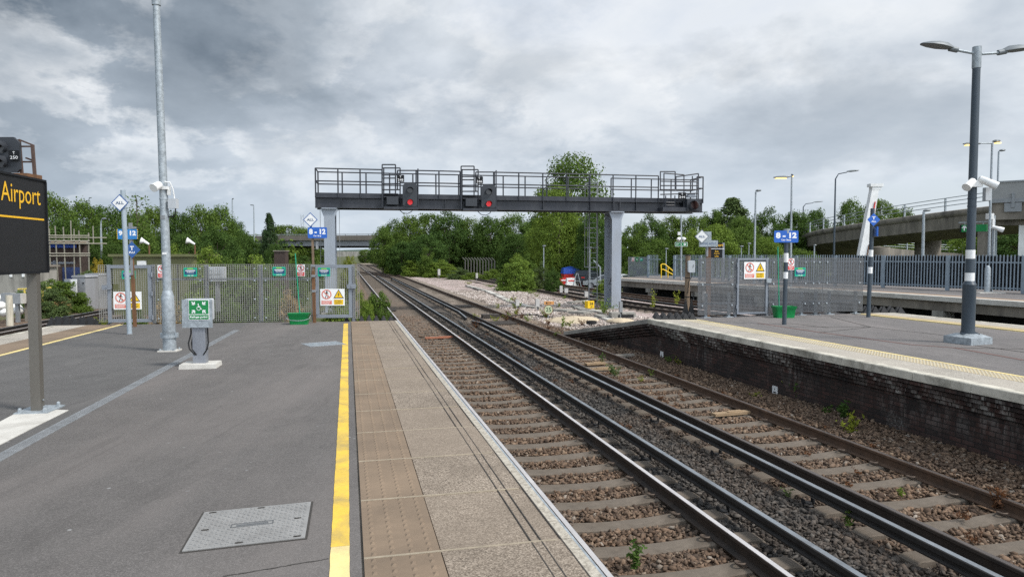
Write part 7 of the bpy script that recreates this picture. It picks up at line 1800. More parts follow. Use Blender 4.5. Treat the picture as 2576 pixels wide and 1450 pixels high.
# ================================================================ car park
M_CARB = simple('car_paint_dark', (0.035, 0.04, 0.047), .25, .3, var=.08, spec=.6)
M_CARS = simple('car_paint_silver', (0.42, 0.44, 0.45), .3, .4, var=.05, spec=.6)
M_CARW = simple('car_paint_white', (0.72, 0.73, 0.73), .3, var=.04, spec=.6)
M_CGLASS = simple('car_glass', (0.02, 0.025, 0.03), .08, spec=.6)
def car(label, x, y, rz, paint, z=-1.31, L=4.5, W=1.85, H=1.62):
    t = thing('parked_car', label, 'car', (x, y, z), rz, 'parked cars')
    prof = [(-.5, .26), (-.495, .52), (-.47, .60), (-.44, .64), (-.36, .95), (-.28, 1.0), (0.0, .995), (.10, .93), (.23, .66), (.42, .58), (.485, .48), (.5, .28)]
    mb = MB(); n = len(prof); secs = ((-.5, .93), (-.47, 1.0), (.47, 1.0), (.5, .93)); vs = []; fs = []
    for yy, k in secs:
        for a, b in prof:
            inn = 1 - .17 * max(0, (b - .62) / .38); vs.append((a * L * (k * .02 + .98), yy * W * inn, b * H if b < .6 else b * H * (k * .03 + .97)))
    for i in range(3):
        for j in range(n): fs.append((i * n + j, i * n + (j + 1) % n, (i + 1) * n + (j + 1) % n, (i + 1) * n + j))
    fs += [tuple(range(n - 1, -1, -1)), tuple(range(3 * n, 4 * n))]
    mb.add(vs, fs); part(t, 'body', mb, paint, 40)
    for s in (-1, 1):
        mb = MB(); P = [(-.385, .655), (-.335, .90), (-.26, .945), (.0, .94), (.08, .88), (.185, .665)]
        mb.add([(a * L, s * W * (.5 * (1 - .17 * max(0, (b - .62) / .38)) + .006), b * H) for a, b in P], [tuple(range(6))]); part(t, 'side_window', mb, M_CGLASS)
    for (a0, b0, a1, b1, nm) in ((-.445, .655, -.365, .93, 'rear_window'), (.205, .68, .105, .915, 'windscreen')):
        mb = MB(); mb.add([(a0 * L + (-.02 if a0 < 0 else .03), -W * .40, b0 * H), (a0 * L + (-.02 if a0 < 0 else .03), W * .40, b0 * H), (a1 * L + (-.02 if a0 < 0 else .03), W * .36, b1 * H), (a1 * L + (-.02 if a0 < 0 else .03), -W * .36, b1 * H)], [(0, 1, 2, 3)]); part(t, nm, mb, M_CGLASS)
    for sx in (-.31, .31):
        for s in (-1, 1):
            mb = MB(); mb.cyl((sx * L, s * W * .40, .33), (sx * L, s * W * .507, .33), .33, n=20); w = part(t, 'wheel', mb, M_RUBBER, 40); mb = MB(); mb.cyl((sx * L, s * W * .508, .33), (sx * L, s * W * .514, .33), .21, n=16); part(w, 'rim', mb, M_GALVD)
    for s in (-1, 1):
        mb = MB(); mb.box((-.497 * L, s * W * .36, .56 * H), (.06, .36, .12)); part(t, 'tail_light', mb, M_RED); mb = MB(); mb.box((.485 * L, s * W * .36, .47 * H), (.1, .36, .14)); part(t, 'headlight', mb, M_SIGNW)
    return t
c = on(1488, 720, -1.31); car('dark grey hatchback parked behind the track, next to the red and white barriers', c.x + .3, c.y + 1, math.radians(40), M_CARB)
c = aty(1510, 715, 61); car('silver-grey car parked just behind the ladder, nearer than the dark one', c.x + .9, 62.5, math.radians(150), M_CARS, L=4.2, H=1.4)
for px, Y, lab, m in ((1815, 66, 'white van-like car behind the grey palisade left of the gate sign', M_CARW), (1868, 67, 'white car seen through the grey mesh gate', M_CARW)):
    c = aty(px, 690, Y); car(lab, c.x, Y, math.radians(170), m, H=1.8)
# tarped load and barriers
c = on(1437, 719, -1.31)
t = thing('tarped_skip', 'blue tarpaulin covered load behind red and white barriers', 'skip', (c.x, c.y + 1.5, -1.31), .1)
mb = MB(); mb.box((0, 0, .75), (1.5, 1.6, 1.5), 0, 1.05); part(t, 'bin', mb, M_RED); mb = MB(); vs = [(-.85, -.9, 1.2), (.85, -.9, 1.2), (.85, .9, 1.2), (-.85, .9, 1.2), (-.8, -.82, 1.75), (.75, -.8, 1.7), (.8, .8, 1.78), (-.75, .8, 1.75), (0, 0, 1.95)]; mb.add(vs, [(0, 1, 5, 4), (1, 2, 6, 5), (2, 3, 7, 6), (3, 0, 4, 7), (4, 5, 8), (5, 6, 8), (6, 7, 8), (7, 4, 8)]); part(t, 'tarpaulin', mb, simple('blue_tarp', (.02, .08, .42), .5, var=.25, scale=4, bump=.4))
for i, (dx, dy, m, lab) in enumerate(((-.75, 0, M_RED, 'red water-filled barrier in front of the blue tarpaulin'), (.15, -.4, M_WHITE, 'white water-filled barrier in front of the blue tarpaulin'), (-.2, -1.2, M_WHITE, 'white barrier nearest the track below the blue tarpaulin'), (.75, .1, M_RED, 'red barrier next to the dark hatchback'))):
    t = thing('barrier', lab, 'barrier', (c.x + dx, c.y - .2 + dy, -1.31), .1 * i, 'red and white barriers'); mb = MB(); mb.prism([(-.5, 0), (.5, 0), (.5, .25), (.42, .35), (.42, .85), (-.42, .85), (-.42, .35), (-.5, .25)], -.22, .22); part(t, 'shell', mb, m); mb = MB(); mb.box((0, -.225, .6), (.6, .02, .12)); part(t, 'stripe', mb, M_SIGNW if m is M_RED else M_RED)
t = thing('trestle', 'grey folding trestle standing before the red and white barriers', 'trestle', (c.x + .35, c.y - 2.2, -1.31)); mb = MB()
for s in (-1, 1): mb.bar((s * .4, -.2, 0), (s * .06, 0, 1.35), .05); mb.bar((s * .4, .3, 0), (s * .06, 0, 1.35), .05)
part(t, 'legs', mb, M_GALV); mb = MB(); mb.bar((-.25, -.1, .6), (.25, -.1, .6), .04); part(t, 'crossbar', mb, M_GALV)
M_FPOST = simple('post_concrete', (.13, .125, .112), .9, var=.2)
r = random.Random(3)
for k in range(11):
    px = 1170 + k * 7.4; p = aty(px, 690, 99 - k * .8); t = thing('fence_post', 'pale cranked concrete fence post in the row before the dark trees', 'post', (p.x, p.y, -1.31), 0, 'row of cranked fence posts'); H = 2.35
    mb = MB(); mb.box((0, 0, H / 2), (.13, .13, H)); part(t, 'shaft', mb, M_FPOST); mb = MB(); mb.bar((0, 0, H), (-.4, 0, H + .38), .11); part(t, 'cranked_arm', mb, M_FPOST)
p = aty(1524 - 30, 700, 58); 
t = thing('fence_post', 'single galvanised cranked post beside the dark hatchback', 'post', (aty(1447 + 99.5, 700, 58).x - 1.35, 57, -1.31), 0); mb = MB(); mb.box((0, 0, 1.05), (.1, .1, 2.1)); part(t, 'shaft', mb, M_GALV); mb = MB(); mb.bar((0, 0, 2.1), (-.55, 0, 2.65), .09); part(t, 'cranked_arm', mb, M_GALV)
# ================================================================ lineside furniture on the pale stones
def lbox(px, top, bot, wpx, zb, label, mat=M_CONCL, post=.35):
    p = on(px, bot + (0), zb); S = p.y / F; t = thing('lineside_box', label, 'junction box', p, TH + random.uniform(-.2, .2), 'small grey lineside boxes'); H = (bot - top) * S; hb = H * (1 - post); w = wpx * S
    mb = MB(); mb.prism([(a, H - hb / 2 + b) for a, b in rrect(w, hb, w * .15)], -w * .35, w * .35); part(t, 'box', mb, mat, 30); mb = MB(); mb.cyl((0, 0, -.05), (0, 0, H - hb + .02), .03, n=8); part(t, 'stake', mb, M_GALVD)
    mb = MB(); mb.tube([(.03, -.03, H - hb), (.06, -.05, (H - hb) * .4), (.1, -.1, 0)], .02, 6); part(t, 'cable', mb, M_CABLE)
zl = -1.15
M_LBX = simple('lineside_box_grey', (.44, .43, .41), .6, var=.1, dirt=(.25, .24, .22), dirt_amt=.4)
for a in ((1301, 753, 777, 9, 'small grey box on a stake, left of the pair by the 25 sign'), (1351.5, 751, 781, 10, 'small grey box on a stake closest to the round 25 sign'), (1411, 718, 744, 7, 'small dark-grey box on a stake behind the stones, left of a white one'), (1423.5, 724, 742, 9, 'small white box beside the rail, right of the dark-grey one'), (1474, 732, 754, 8.5, 'small grey box behind the yellow 26 post'), (1199, 686, 706, 5, 'thin white marker stake on the pink stones'), (1104, 704 - 28, 700, 6, 'small white box in front of the trackside shrub'), (1552, 740, 775, 6, 'slim grey box on a stake before the right gantry leg')):
    lbox(a[0], a[1], a[2], a[3], zl, a[4], M_LBX)
lbox(1560.5, 757, 803, 8, -1.0, 'dark grey switch box on a tall stake behind the ramp coping', M_GALVD, .4)
for a in ((1744, 727, 754, 11, 'small grey box fixed under the far platform edge'), (1795 - 22, 733, 768, 11, 'grey box behind the timber post')): lbox(a[0], a[1], a[2], a[3], -1.2, a[4], M_LBX)
# 25 speed sign
p = on(1379, 800, zl); S = p.y / F; t = thing('speed_sign', 'round speed sign reading 25 with an orange arrow board above it', 'speed sign', p, TH)
mb = MB(); mb.cyl((0, .03, 0), (0, .03, 42 * S), .03, n=8); part(t, 'post', mb, M_GALVD)
zc = 22 * S; mb = MB(); mb.cyl((0, .02, zc), (0, .0, zc), .235, n=28); pl_ = part(t, 'disc', mb, M_RUST); mb = MB(); disc(mb, 0, zc, .20, -.004, 24); part(pl_, 'face', mb, simple('faded_cream', (.42, .45, .30), .6, var=.12))
mb = MB(); put_text(mb, '25', 0, zc, -.008, w=.26, h=.19); part(pl_, 'lettering', mb, simple('dark_green_letter', (.03, .08, .035), .6))
zc = 39 * S; mb = MB(); mb.box((.03, .0, zc), (.47, .02, .155)); ab_ = part(t, 'arrow_board', mb, simple('orange_board', (.50, .24, .08), .6, var=.2, scale=6)); mb = MB(); line(mb, -.1, zc, .12, zc, .025, -.014); line(mb, -.13, zc, -.06, zc + .045, .025, -.0145); line(mb, -.13, zc, -.06, zc - .045, .025, -.0145); part(ab_, 'arrow', mb, M_LETB)
# yellow 26 11 post
p = on(1484.5, 783, zl); S = p.y / F; t = thing('distance_post', 'yellow three-sided distance post reading 26 over 11', 'distance post', p, TH); H = 27 * S
mb = MB(); mb.box((0, 0, H * .25), (.09, .09, H * .5)); part(t, 'post', mb, simple('ochre_post', (.45, .26, .05), .7, var=.2)); w = 17 * S; h = 18 * S
mb = MB(); zc = H - h / 2; mb.add([(-w * .5, -.1, zc - h / 2), (w * .5, -.1, zc - h / 2), (w * .5, -.1, zc + h / 2), (-w * .5, -.1, zc + h / 2), (-w * .75, .14, zc - h / 2), (w * .6, .14, zc - h / 2), (w * .6, .14, zc + h / 2), (-w * .75, .14, zc + h / 2)], [(0, 1, 2, 3), (1, 5, 6, 2), (4, 0, 3, 7), (3, 2, 6, 7), (0, 4, 5, 1), (5, 4, 7, 6)]); pl_ = part(t, 'board', mb, M_SYEL)
mb = MB(); put_text(mb, '26', w * .06, zc + h * .15, -.104, w=w * .58, h=h * .4, bold=.025)
for dx in (-.07, .09): mb.box((w * .06 + dx * w * 1.0, -.104, zc - h * .3), (w * .07, .004, h * .2))
part(pl_, 'lettering', mb, M_LETB)
# cable-trough lids and other concrete on the stones
def lidrow(pts, w, label, z=-1.10, n0=1):
    P = [on(a, b, z) for a, b in pts]; t = thing('cable_trough', label, 'cable trough', P[0], 0, 'concrete cable troughs'); r = random.Random(len(pts))
    for a, b in zip(P[:-1], P[1:]):
        L = (b - a).length; m = max(1, int(L / 1.0)); rz = math.atan2(b.y - a.y, b.x - a.x)
        for k in range(m): q = a.lerp(b, (k + .5) / m) - P[0]; mb = MB(); mb.box((q.x, q.y, r.uniform(0, .03)), (L / m - .03, w, .1), rz + r.uniform(-.04, .04)); part(t, 'lid', mb, M_CONC if r.random() < .6 else M_CONCL)
lidrow([DD4(400, 212), DD4(640, 275), DD4(770, 330), DD4(960, 420), DD4(1100, 460), DD4(1300, 495)], .4, 'pale concrete trough lids winding over the pink stones from the left')
lidrow([DD4(1500, 520), DD4(1700, 530)], .8, 'broad concrete lid slab left of the yellow 26 post')
lidrow([DD4(1740, 545), DD4(1930, 560)], .8, 'broad concrete lid slab in front of the yellow 26 post')
lidrow([DD4(1680, 430), DD4(1960, 400)], .4, 'trough lids lying toward the gantry leg')
lidrow([DD4(1750, 470), DD4(1880, 520), DD4(2060, 540), DD4(2290, 610)], .4, 'trough lids passing in front of the right gantry leg')
lidrow([DD4(2060, 590), DD4(2260, 660)], .45, 'trough lids ending at the ramp coping')
p = D4(1740, 650, -1.1); mb = MB(); rs_ = random.Random(4); vs = []; fs = []; nr, na = 7, 24
for i in range(nr):
    f = i / (nr - 1)
    for k in range(na): a = 2 * PI * k / na; rr = (1.5 + .15 * math.sin(3 * a)) * (1 - f ** 2.2) ** .5 if i < nr - 1 else .02; vs.append((rr * math.cos(a) * .82 * (1 + .1 * math.sin(5 * a)), rr * math.sin(a) * .6 * (1 + .08 * math.sin(7 * a)), .30 * f - .09 + rs_.uniform(-.015, .015)))
for i in range(nr - 1):
    for k in range(na): fs.append((i * na + k, i * na + (k + 1) % na, (i + 1) * na + (k + 1) % na, (i + 1) * na + k))
mb.add(vs, fs); M_CREAM = simple('cream_concrete', (.46, .38, .27), .9, var=.14, scale=1.2, bump=.3, dirt=(.3, .24, .17), dirt_amt=.6)
solid('concrete_mound', mb, M_CREAM, 'smooth cream concrete mound on the stones behind the 25 sign', 'concrete mound', p, .3, smooth=60)
p = D4(2330, 650, -1.05); mb2 = MB(); mb2.v = [(x * .45, y * .45, z * .6) for x, y, z in mb.v]; mb2.f = mb.f; mb2.m = mb.m; solid('concrete_mound', mb2, M_CREAM, 'small cream concrete mound just behind the ramp coping', 'concrete mound', p, 0, smooth=60)
p = D4(2350, 610, -1.05); mb = MB(); mb.box((0, 0, .14), (1.1, .6, .2)); t = thing('concrete_box', 'open concrete chamber box beside the right gantry leg', 'chamber', p, .1); part(t, 'chamber', mb, M_CONC); mb = MB(); mb.box((.1, -.29, .09), (.7, .06, .14)); part(t, 'opening', mb, M_RUBBER)
p = D4(1965, 690, -1.05); mb = MB(); mb.lathe([(.22, 0), (.22, .12), (.17, .13), (.17, .02)], 16); solid('drain_ring', mb, M_RUBBER, 'dark round pipe cap on the stones by the ramp coping', 'pipe cap', p)
# track-mounted bits
def tbox(x, y, w, d, h, label, mat, name, z=ZB + .02, slats=0):
    p = D4(x, y, z); t = thing(name, label, name.replace('_', ' '), p, TH)
    mb = MB()
    if slats:
        for k in range(slats): mb.box((0, -d / 2 + d * (k + .5) / slats, h / 2), (w, d / slats * .5, h))
        for k in (-1, 1): mb.box((k * w * .45, 0, h / 2 - .01), (.05, d, h))
    else: mb.box((0, 0, h / 2), (w, d, h)); mb.box((0, 0, h + .01), (w * 1.06, d * 1.06, .03))
    part(t, 'casing' if not slats else 'grid', mb, mat)
M_DKB = simple('dark_box', (.05, .042, .036), .7, var=.3)
tbox(690, 610, .75, .5, .13, 'dark box between the rails of the second track', M_DKB, 'track_box')
tbox(850, 680, 1.0, 1.3, .04, 'slatted rusty grid lying between the rails near the outer rail', M_DKB, 'track_grid', slats=7)
tbox(350, 470, .9, 1.4, .04, 'slatted rusty grid further along the second track', M_DKB, 'track_grid', slats=7)
tbox(-620, 515, 1.0, 1.4, .04, 'slatted dark grid in the nearest track beyond the platform end', M_DKB, 'track_grid', slats=7)
for (x, y, w, l, rz, mat, lab) in ((*D8(400, 865), .55, .18, .1, M_WOODN, 'short tan board lying across the second track'), (*D8(460, 935), .85, .10, .05, M_WOODN, 'long narrow yellow board lying on the second track'), (*D2(90, 420), .75, .14, .08, M_WOODN, 'tan board lying between sleepers near the rusty rail'), (*DD4(90, 860), 1.2, .14, .02, simple('reddish_plank', (.30, .12, .07), .8), 'reddish plank lying on the nearest track'), (*D8(800, 665), 1.1, .16, -.3, M_WOOD, 'grey wooden plank on the stones beside the platform wall'), (*D8(820, 765), .9, .3, -.1, M_CONCD, 'flat dark slab on the stones by the outer rail')):
    p = on(x, y, ZB + .05); mb = MB(); mb.box((0, 0, .0), (w, l, .05)); mb.box((w * .1, l * .1, .03), (w * .4, l * .7, .02)); solid('loose_board', mb, mat, lab, 'board', p, TH + rz, 'loose boards on the tracks')
# ================================================================ far-left yard
M_DBRICK = simple('dark_brickwork', (.06, .042, .036), .85, var=.35, scale=3, bump=.3)
c = aty(219, 640, 48); W = 8.0; HRZ = .52; hl = Matrix.Rotation(HRZ, 3, 'Z'); H = aty(150, 612, 48).z + 1.3
t = thing('brick_hut', 'dark brick hut with blue doors behind the nettles', 'hut', Vector((c.x, 48, -1.3)) - hl @ Vector((W / 2, -2.5, 0)), HRZ)
mb = MB(); mb.box((0, 0, H / 2), (W, 5, H)); part(t, 'wall', mb, M_DBRICK)
mb = MB(); mb.box((0, 0, H + .08), (W + .12, 5.2, .14)); rf = part(t, 'roof', mb, M_CONC)
mb = MB(); mb.box((W * .20, -2.75, H - .12), (3.6, .1, .35)); mb.box((W * .12, -2.6, H + .1), (2.0, .5, .1)); part(rf, 'blue_tarpaulin', mb, MATS['blue_tarp'])
for x in (W / 2 - .95, W / 2 - 4.2):
    mb = MB(); mb.box((x, -2.52, 1.15), (1.0, .06, 2.2)); d_ = part(t, 'door', mb, simple('door_navy', (.018, .035, .11), .5)); mb = MB(); mb.box((x + .35, -2.57, 1.1), (.06, .06, .2)); part(d_, 'handle', mb, M_GALV)
mb = MB(); mb.box((W / 2 - 6.6, -2.52, 1.7), (1.6, .05, .9)); w_ = part(t, 'window', mb, M_CGLASS); mb = MB()
for dx in (-.8, 0, .8): mb.box((W / 2 - 6.6 + dx, -2.56, 1.7), (.08, .06, 1.0))
for dz in (-.5, .5): mb.box((W / 2 - 6.6, -2.565, 1.7 + dz), (1.7, .06, .08))
part(w_, 'frame', mb, M_WHITE)
mb = MB(); mb.box((W / 2 - 3.5, -2.53, 2.55), (5.6, .05, .12)); mb.box((W / 2 - 6.2, -2.53, 1.7), (.14, .05, 1.8)); mb.box((W / 2 - 1.9, -2.53, 2.1), (.14, .05, 1.2)); part(t, 'trunking', mb, M_FRAME)
hut = c
s_ = thing('scaffolding', 'steel tube scaffolding rising round the dark brick hut', 'scaffolding', Vector((c.x, 48, -1.3)) - hl @ Vector((W / 2, .9, 0)), HRZ)
M_TUBE = simple('scaffold_tube', (.24, .225, .18), .5, .3, var=.25, scale=2)
zt = aty(150, 580, 47).z + 1.3
rr3 = random.Random(2)
for k in range(19):
    x = -W / 2 + .3 + k * (W / 18.5); hh = aty(150, 573 + rr3.uniform(-10, 14), 47).z + 1.3; mb = MB(); mb.cyl((x, 0, 0), (x + rr3.uniform(-.1, .1), 0, hh), .042, n=6); part(s_, 'upright', mb, M_TUBE)
    if k % 3 == 0: mb = MB(); mb.cyl((x + .3, 1.4, H), (x + .3, 1.4, hh + .5), .042, n=6); part(s_, 'upright', mb, M_TUBE)
for k, py in enumerate((594, 600, 607, 614, 636, 646)):
    z = aty(150, py, 47).z + 1.3; mb = MB(); mb.cyl((-W / 2 - .6, -.06, z), (W / 2 + (1.2 if k in (1, 3) else .2), -.06, z + rr3.uniform(-.1, .1)), .042, n=6); part(s_, 'ledger', mb, M_TUBE)
z = aty(150, 609, 47).z + 1.3; mb = MB(); mb.box((0, .6, z), (W, 1.1, .06)); part(s_, 'deck_board', mb, M_WOODN)
# grey equipment cabinets
def cabinet(px0, px1, top, bot, Y, rz, label):
    p = aty((px0 + px1) / 2, bot, Y); S = Y / F; w = (px1 - px0) * S; h = (bot - top) * S
    t = thing('equipment_cabinet', label, 'equipment cabinet', p, rz, 'grey equipment cabinets'); mb = MB(); mb.box((0, .25, h / 2), (w, .9, h)); part(t, 'body', mb, M_CABG); mb = MB(); mb.prism([(-w / 2 - .05, h), (w / 2 + .05, h), (w / 2, h + .09), (-w / 2, h + .09)], -.25, .75); part(t, 'roof', mb, M_CABG)
    for sx in (-.25, .25):
        mb = MB(); mb.box((sx * w, -.215, h * .52), (w * .46, .03, h * .86)); d_ = part(t, 'door', mb, M_CABG); mb = MB(); mb.box((sx * w + w * .12, -.24, h * .45), (.05, .04, .12)); mb.box((sx * w + w * .1, -.235, h * .82), (.09, .02, .07)); part(d_, 'handle', mb, M_LETB)
    return t
M_CABG = simple('cabinet_grey', (.27, .275, .29), .55, var=.12, scale=2, streak=True, dirt=(.18, .175, .165), dirt_amt=.5)
cabinet(190, 226, 696, 778, 37.5, -.15, 'grey steel equipment cabinet with a white board on its side')
cabinet(223, 258, 691, 775, 38.6, -.12, 'grey steel equipment cabinet partly behind the left end of the pale fence')
p = aty(186, 723, 37); t = thing('notice_board', 'tall white stained board on the side of the grey cabinet', 'board', p, -.1); mb = MB(); mb.box((0, 0, 0), (.32, .05, .9)); part(t, 'panel', mb, M_WHITE); mb = MB(); mb.box((.02, -.03, .28), (.08, .01, .12)); part(t, 'hole', mb, M_LETB)
p = aty(173, 722, 37.2); t = thing('meter_box', 'grey box hung left of the white stained board', 'box', p, -.1); mb = MB(); mb.box((0, 0, 0), (.26, .3, .78)); part(t, 'box', mb, M_GALV); mb = MB(); mb.box((0, 0, .41), (.28, .32, .05)); part(t, 'lid', mb, M_CABG); mb = MB(); mb.box((0, .1, -.7), (.1, .1, .7)); part(t, 'leg', mb, M_FRAME)
p = aty(196.5, 751, 37); t = thing('small_box', 'small white box low on the grey cabinet', 'box', p, -.1); mb = MB(); mb.box((0, 0, 0), (.25, .1, .2)); part(t, 'case', mb, M_WHITE)
# olive container behind the fence
a = aty(283, 660, 34); b = aty(488, 660, 34); t = thing('equipment_building', 'olive green steel equipment building behind the pale fence', 'building', ((a.x + b.x) / 2, 35.2, -1.3)); W = b.x - a.x; H = aty(380, 645, 34).z + 1.3
M_OLIVE = simple('olive_paint', (.125, .13, .055), .6, var=.15, scale=1.5, streak=True, dirt=(.08, .075, .04), dirt_amt=.4)
mb = MB(); mb.box((0, 0, H / 2), (W, 2.4, H)); part(t, 'body', mb, M_OLIVE); mb = MB(); mb.box((0, -.02, H + .06), (W + .25, 2.7, .13)); part(t, 'roof', mb, M_OLIVE)
mb = MB(); mb.box((-W / 2 + 1.45, -1.25, H - .35), (.42, .1, .3)); part(t, 'light', mb, M_PLASW); mb = MB(); mb.cyl((-W / 2 + .75, -1.22, H - .4), (-W / 2 + .75, -1.25, H - .4), .1, n=12); part(t, 'vent', mb, M_LETB)
for x in (W * .05, W * .3): mb = MB(); mb.box((x, -1.21, H * .45), (.04, .03, H * .85)); part(t, 'panel_seam', mb, M_LETB)
p = aty(708, 680, 40); t = thing('brown_hut', 'small dark brown box structure by the shrubs above the pale fence', 'hut', (p.x, 40, -1.3)); h = aty(700, 632, 40).z + 1.3; mb = MB(); mb.box((0, 0, h / 2), (.62, .6, h)); part(t, 'wall', mb, M_DBRICK); mb = MB(); mb.box((0, 0, h + .03), (.7, .7, .06)); part(t, 'roof', mb, M_CONCD)
# block shed, yellow railing, junk
c = aty(20, 720, 42); t = thing('block_shed', 'pale rendered shed under the black station sign', 'shed', (c.x, 43.5, -1.3)); h = aty(20, 672, 42).z + 1.3; mb = MB(); mb.box((-.4, 0, h / 2), (3.2, 2.4, h)); part(t, 'wall', mb, M_CONC); mb = MB(); mb.box((-.4, 0, h + .06), (3.5, 2.7, .12)); part(t, 'roof', mb, M_CONCD)
for x in (.0, .75): mb = MB(); mb.box((x, -1.22, h * .8), (.16, .03, .22)); part(t, 'notice', mb, M_SIGNW)
c = aty(105, 760, 34.5); t = thing('guard_rail', 'yellow tubular guard rail among the weeds behind the sign post', 'rail', (c.x, 34.5, -1.25), .0)
M_YR = simple('yellow_rail_paint', (.52, .40, .08), .6, var=.15); a, b = aty(45, 727, 34.5), aty(128, 723, 34.5); mb = MB(); mb.cyl((a.x - c.x, 0, a.z + 1.25), (b.x - c.x, 0, b.z + 1.25), .04, n=8); mb.cyl((.0, 0, aty(105, 748, 34.5).z + 1.25), (b.x - c.x - .1, 0, aty(105, 747, 34.5).z + 1.25), .035, n=8); part(t, 'rail', mb, M_YR)
for px in (107, 62): x = aty(px, 740, 34.5).x - c.x; mb = MB(); mb.cyl((x, 0, 0), (x, 0, aty(px, 725, 34.5).z + 1.25), .045, n=8); part(t, 'post', mb, M_YR)
p = aty(24, 792, 29); t = thing('wooden_post', 'stubby white weathered timber post left of the dark sign post', 'post', (p.x, 29, -1.25)); h = aty(24, 742, 29).z + 1.25; mb = MB(); mb.tube([(0, 0, 0), (.01, 0, h * .5), (0, 0, h)], [.13, .13, .125], 12); part(t, 'timber', mb, simple('white_wood', (.48, .45, .37), .85, var=.25, scale=7, streak=True, dirt=(.25, .2, .14), dirt_amt=.7))
mb = MB(); mb.tube([(0, 0, h), (0, 0, h + .015)], [.13, .11], 12); part(t, 'cap', mb, M_CONC)
for px, w, h0, h1, Y, m, lab in ((20, 22, 736, 762, 32, M_GALVD, 'blue-grey lineside box behind the white timber post'), (44, 24, 737, 763, 30.5, M_GALVD, 'blue-grey lineside box on a post next to the sign post'), (67, 20, 742, 757, 31, M_CONCD, 'weathered concrete box on legs beside the sign post')):
    a = aty(px, h1, Y); b = aty(px, h0, Y); t = thing('lineside_box', lab, 'box', (a.x, Y, -1.25), .1, 'boxes by the far-left track'); W = w / F * Y; mb = MB(); mb.box((0, 0, (a.z + b.z) / 2 + 1.25), (W, .35, b.z - a.z)); part(t, 'box', mb, m); mb = MB(); mb.box((0, .0, (a.z + 1.25) / 2), (.14, .12, a.z + 1.25)); part(t, 'leg', mb, m); mb = MB(); mb.box((W * .5 + .04, 0, (a.z + b.z) / 2 + 1.25), (.08, .3, (b.z - a.z) * .96)); part(t, 'side_plate', mb, M_CONCL)
rr4 = random.Random(9); M_BAG = simple('white_sack', (.62, .61, .58), .8, var=.15, bump=.4, scale=5, dirt=(.35, .33, .3), dirt_amt=.5)
for k, (px, py, Y) in enumerate(((6, 752, 33), (3, 772, 31), (14, 788, 30), (38, 775, 31.5), (46, 783, 31), (-8, 785, 31), (8, 765, 32))):
    p = aty(px, py + 8, Y); mb = MB(); vs = []; fs = []
    for i in range(6):
        f = i / 5
        for j in range(10): a = 2 * PI * j / 10; q = math.sin(PI * (.12 + .8 * f)); vs.append((.34 * q * math.cos(a) * rr4.uniform(.85, 1.1), .26 * q * math.sin(a), .36 * f + rr4.uniform(-.02, .02)))
    for i in range(5):
        for j in range(10): fs.append((i * 10 + j, i * 10 + (j + 1) % 10, (i + 1) * 10 + (j + 1) % 10, (i + 1) * 10 + j))
    fs += [tuple(range(9, -1, -1)), tuple(range(50, 60))]; mb.add(vs, fs); solid('sack', mb, M_BAG, 'dirty white sack in the rubbish heap under the station sign', 'sack', (p.x, p.y, max(-1.25, p.z)), rr4.uniform(0, 3), 'white sacks in the heap', 60)
p = aty(158, 778, 33); mb = MB(); mb.tube([on(145, 781, -1.0), on(178, 775, -1.0)], [.09, .07], 10); solid('plastic_pipe', mb, M_WHITE, 'white plastic pipe lying beside the far-left rail', 'pipe', smooth=50)

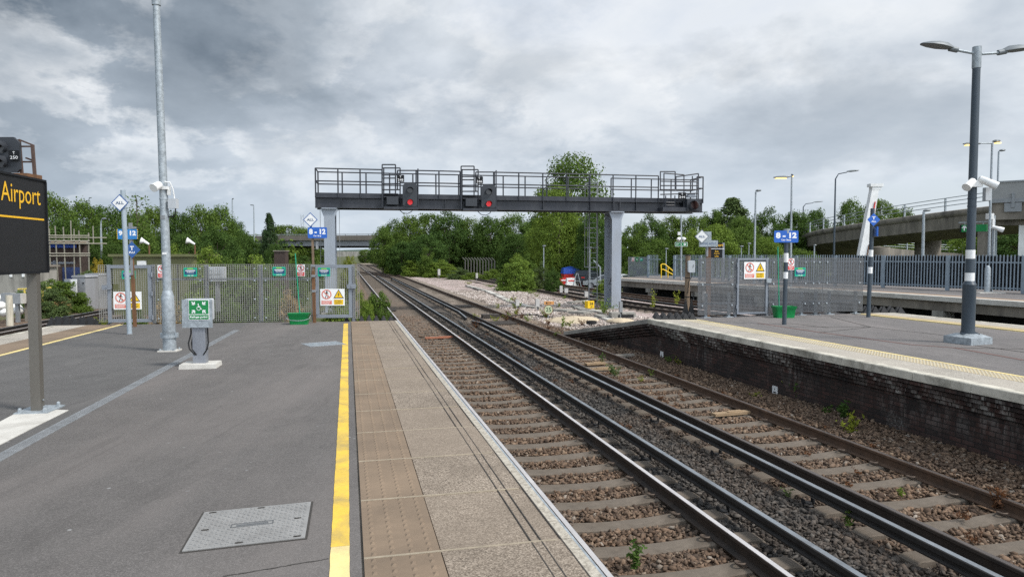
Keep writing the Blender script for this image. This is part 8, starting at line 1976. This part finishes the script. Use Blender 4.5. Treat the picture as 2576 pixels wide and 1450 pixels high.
# ================================================================ sky, sun, camera
def clouds():
    w = bpy.data.worlds.new('World'); SC.world = w; w.use_nodes = True; t = NT(w); n = t.n; bg = n.get('Background')
    sun_el, sun_az = math.radians(52), math.radians(SUN_AZ)
    sky = n.new('ShaderNodeTexSky'); sky.sky_type = 'NISHITA'; sky.sun_disc = False; sky.sun_elevation = sun_el; sky.sun_rotation = sun_az; sky.air_density = 1.0; sky.dust_density = 2.0
    tc = n.new('ShaderNodeTexCoord').outputs['Generated']
    s = t.new('ShaderNodeSeparateXYZ', i={'Vector': tc}).outputs
    # the cloud layer is a flat deck overhead: project the view direction on it
    z = t.math('MAXIMUM', t.math('ADD', s[2], 0.36), 0.03)
    px, py = t.math('DIVIDE', s[0], z), t.math('DIVIDE', s[1], z)
    P = t.new('ShaderNodeCombineXYZ', i={'X': px, 'Y': py}).outputs[0]
    Pm = t.mapping(P, (1.45, 1.45, 1), (0, 0, 0.55), CLOUD_OFF)
    big = t.noise(Pm, 0.5, 3, 0.5, 0.2); mid = t.noise(Pm, 1.05, 10, 0.57, 0.2); puff = t.noise(t.mapping(Pm, (1, 1, 1), (0, 0, .4), (4, 2, 0)), 1.5, 11, 0.6, 0.15)
    d = t.math('ADD', t.math('MULTIPLY', big, 0.72), t.math('MULTIPLY', mid, 0.75))
    # heavier cloud high on one side, thinner on the other
    g = t.math('ADD', t.math('MULTIPLY', s[0], -0.29), t.math('MULTIPLY', t.math('SUBTRACT', s[2], .12), 0.42))
    d = t.math('ADD', d, t.math('MINIMUM', t.math('MAXIMUM', g, -0.15), 0.31))
    col = t.ramp(d, [(0.62, (5.1, 5.35, 5.65)), (0.71, (4.25, 4.6, 5.0)), (0.79, (3.3, 3.68, 4.15)), (0.87, (2.2, 2.58, 3.02)), (1.0, (1.0, 1.27, 1.6))])
    rim = t.math('MULTIPLY', t.ramp(puff, [(0.485, 0.0), (0.535, 1.0), (0.64, 0.2)]), t.ramp(mid, [(0.38, 1.0), (0.6, 0.15)]))
    col = t.mix(t.math('MULTIPLY', rim, 0.85), col, (5.7, 5.85, 6.0))
    under = t.ramp(t.noise(t.mapping(Pm, (1, 1, 1), (0, 0, .2), (7, 3, 0)), 1.3, 9, 0.56, 0.2), [(0.5, 0.0), (0.61, 0.45)])
    col = t.mix(under, col, (2.2, 2.55, 2.95))
    lowc = (3.75, 4.35, 5.0)
    col = t.mix(t.ramp(s[2], [(0.0, 0.8), (0.10, 0.4), (0.2, 0.0)]), col, lowc)
    # the unseen sky behind and above the viewer is boosted to light the ground
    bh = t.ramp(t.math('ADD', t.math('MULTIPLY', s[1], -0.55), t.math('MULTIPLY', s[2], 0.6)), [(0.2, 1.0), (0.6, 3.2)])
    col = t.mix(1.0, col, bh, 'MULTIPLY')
    # thin places let some of the blue through
    fac = t.ramp(d, [(0.58, 0.8), (0.66, 1.0)])
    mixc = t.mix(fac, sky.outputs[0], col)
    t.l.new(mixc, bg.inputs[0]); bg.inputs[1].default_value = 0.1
    return sun_el, sun_az
SUN_AZ = 115.0
CLOUD_OFF = (3.1, 1.7, 0)
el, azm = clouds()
sd = bpy.data.lights.new('sun', 'SUN'); sd.energy = 2.2; sd.angle = math.radians(10); sd.color = (1.0, .955, .89)
so = bpy.data.objects.new('sun', sd); COL.objects.link(so)
dv = Vector((math.sin(azm) * math.cos(el), math.cos(azm) * math.cos(el), math.sin(el)))
so.rotation_euler = (-dv).to_track_quat('-Z', 'Y').to_euler()
cd = bpy.data.cameras.new('camera'); cd.sensor_width = 36; cd.lens = 36 * F / 2575; cd.clip_end = 12000; cd.clip_start = .05
co_ = bpy.data.objects.new('camera', cd); COL.objects.link(co_); co_.location = (0, 0, HC); co_.rotation_euler = (PI / 2 - PIT, 0, 0)
SC.camera = co_
vs_ = SC.view_settings; vs_.view_transform = 'Standard'; vs_.look = 'None'; vs_.gamma = 1.0; vs_.exposure = 0.7; vs_.use_curve_mapping = False
SC.cycles.use_denoising = False; SC.cycles.max_bounces = 6; SC.cycles.diffuse_bounces = 3; SC.cycles.glossy_bounces = 3; SC.cycles.transmission_bounces = 2; SC.cycles.transparent_max_bounces = 6
SC.cycles.sample_clamp_indirect = 6
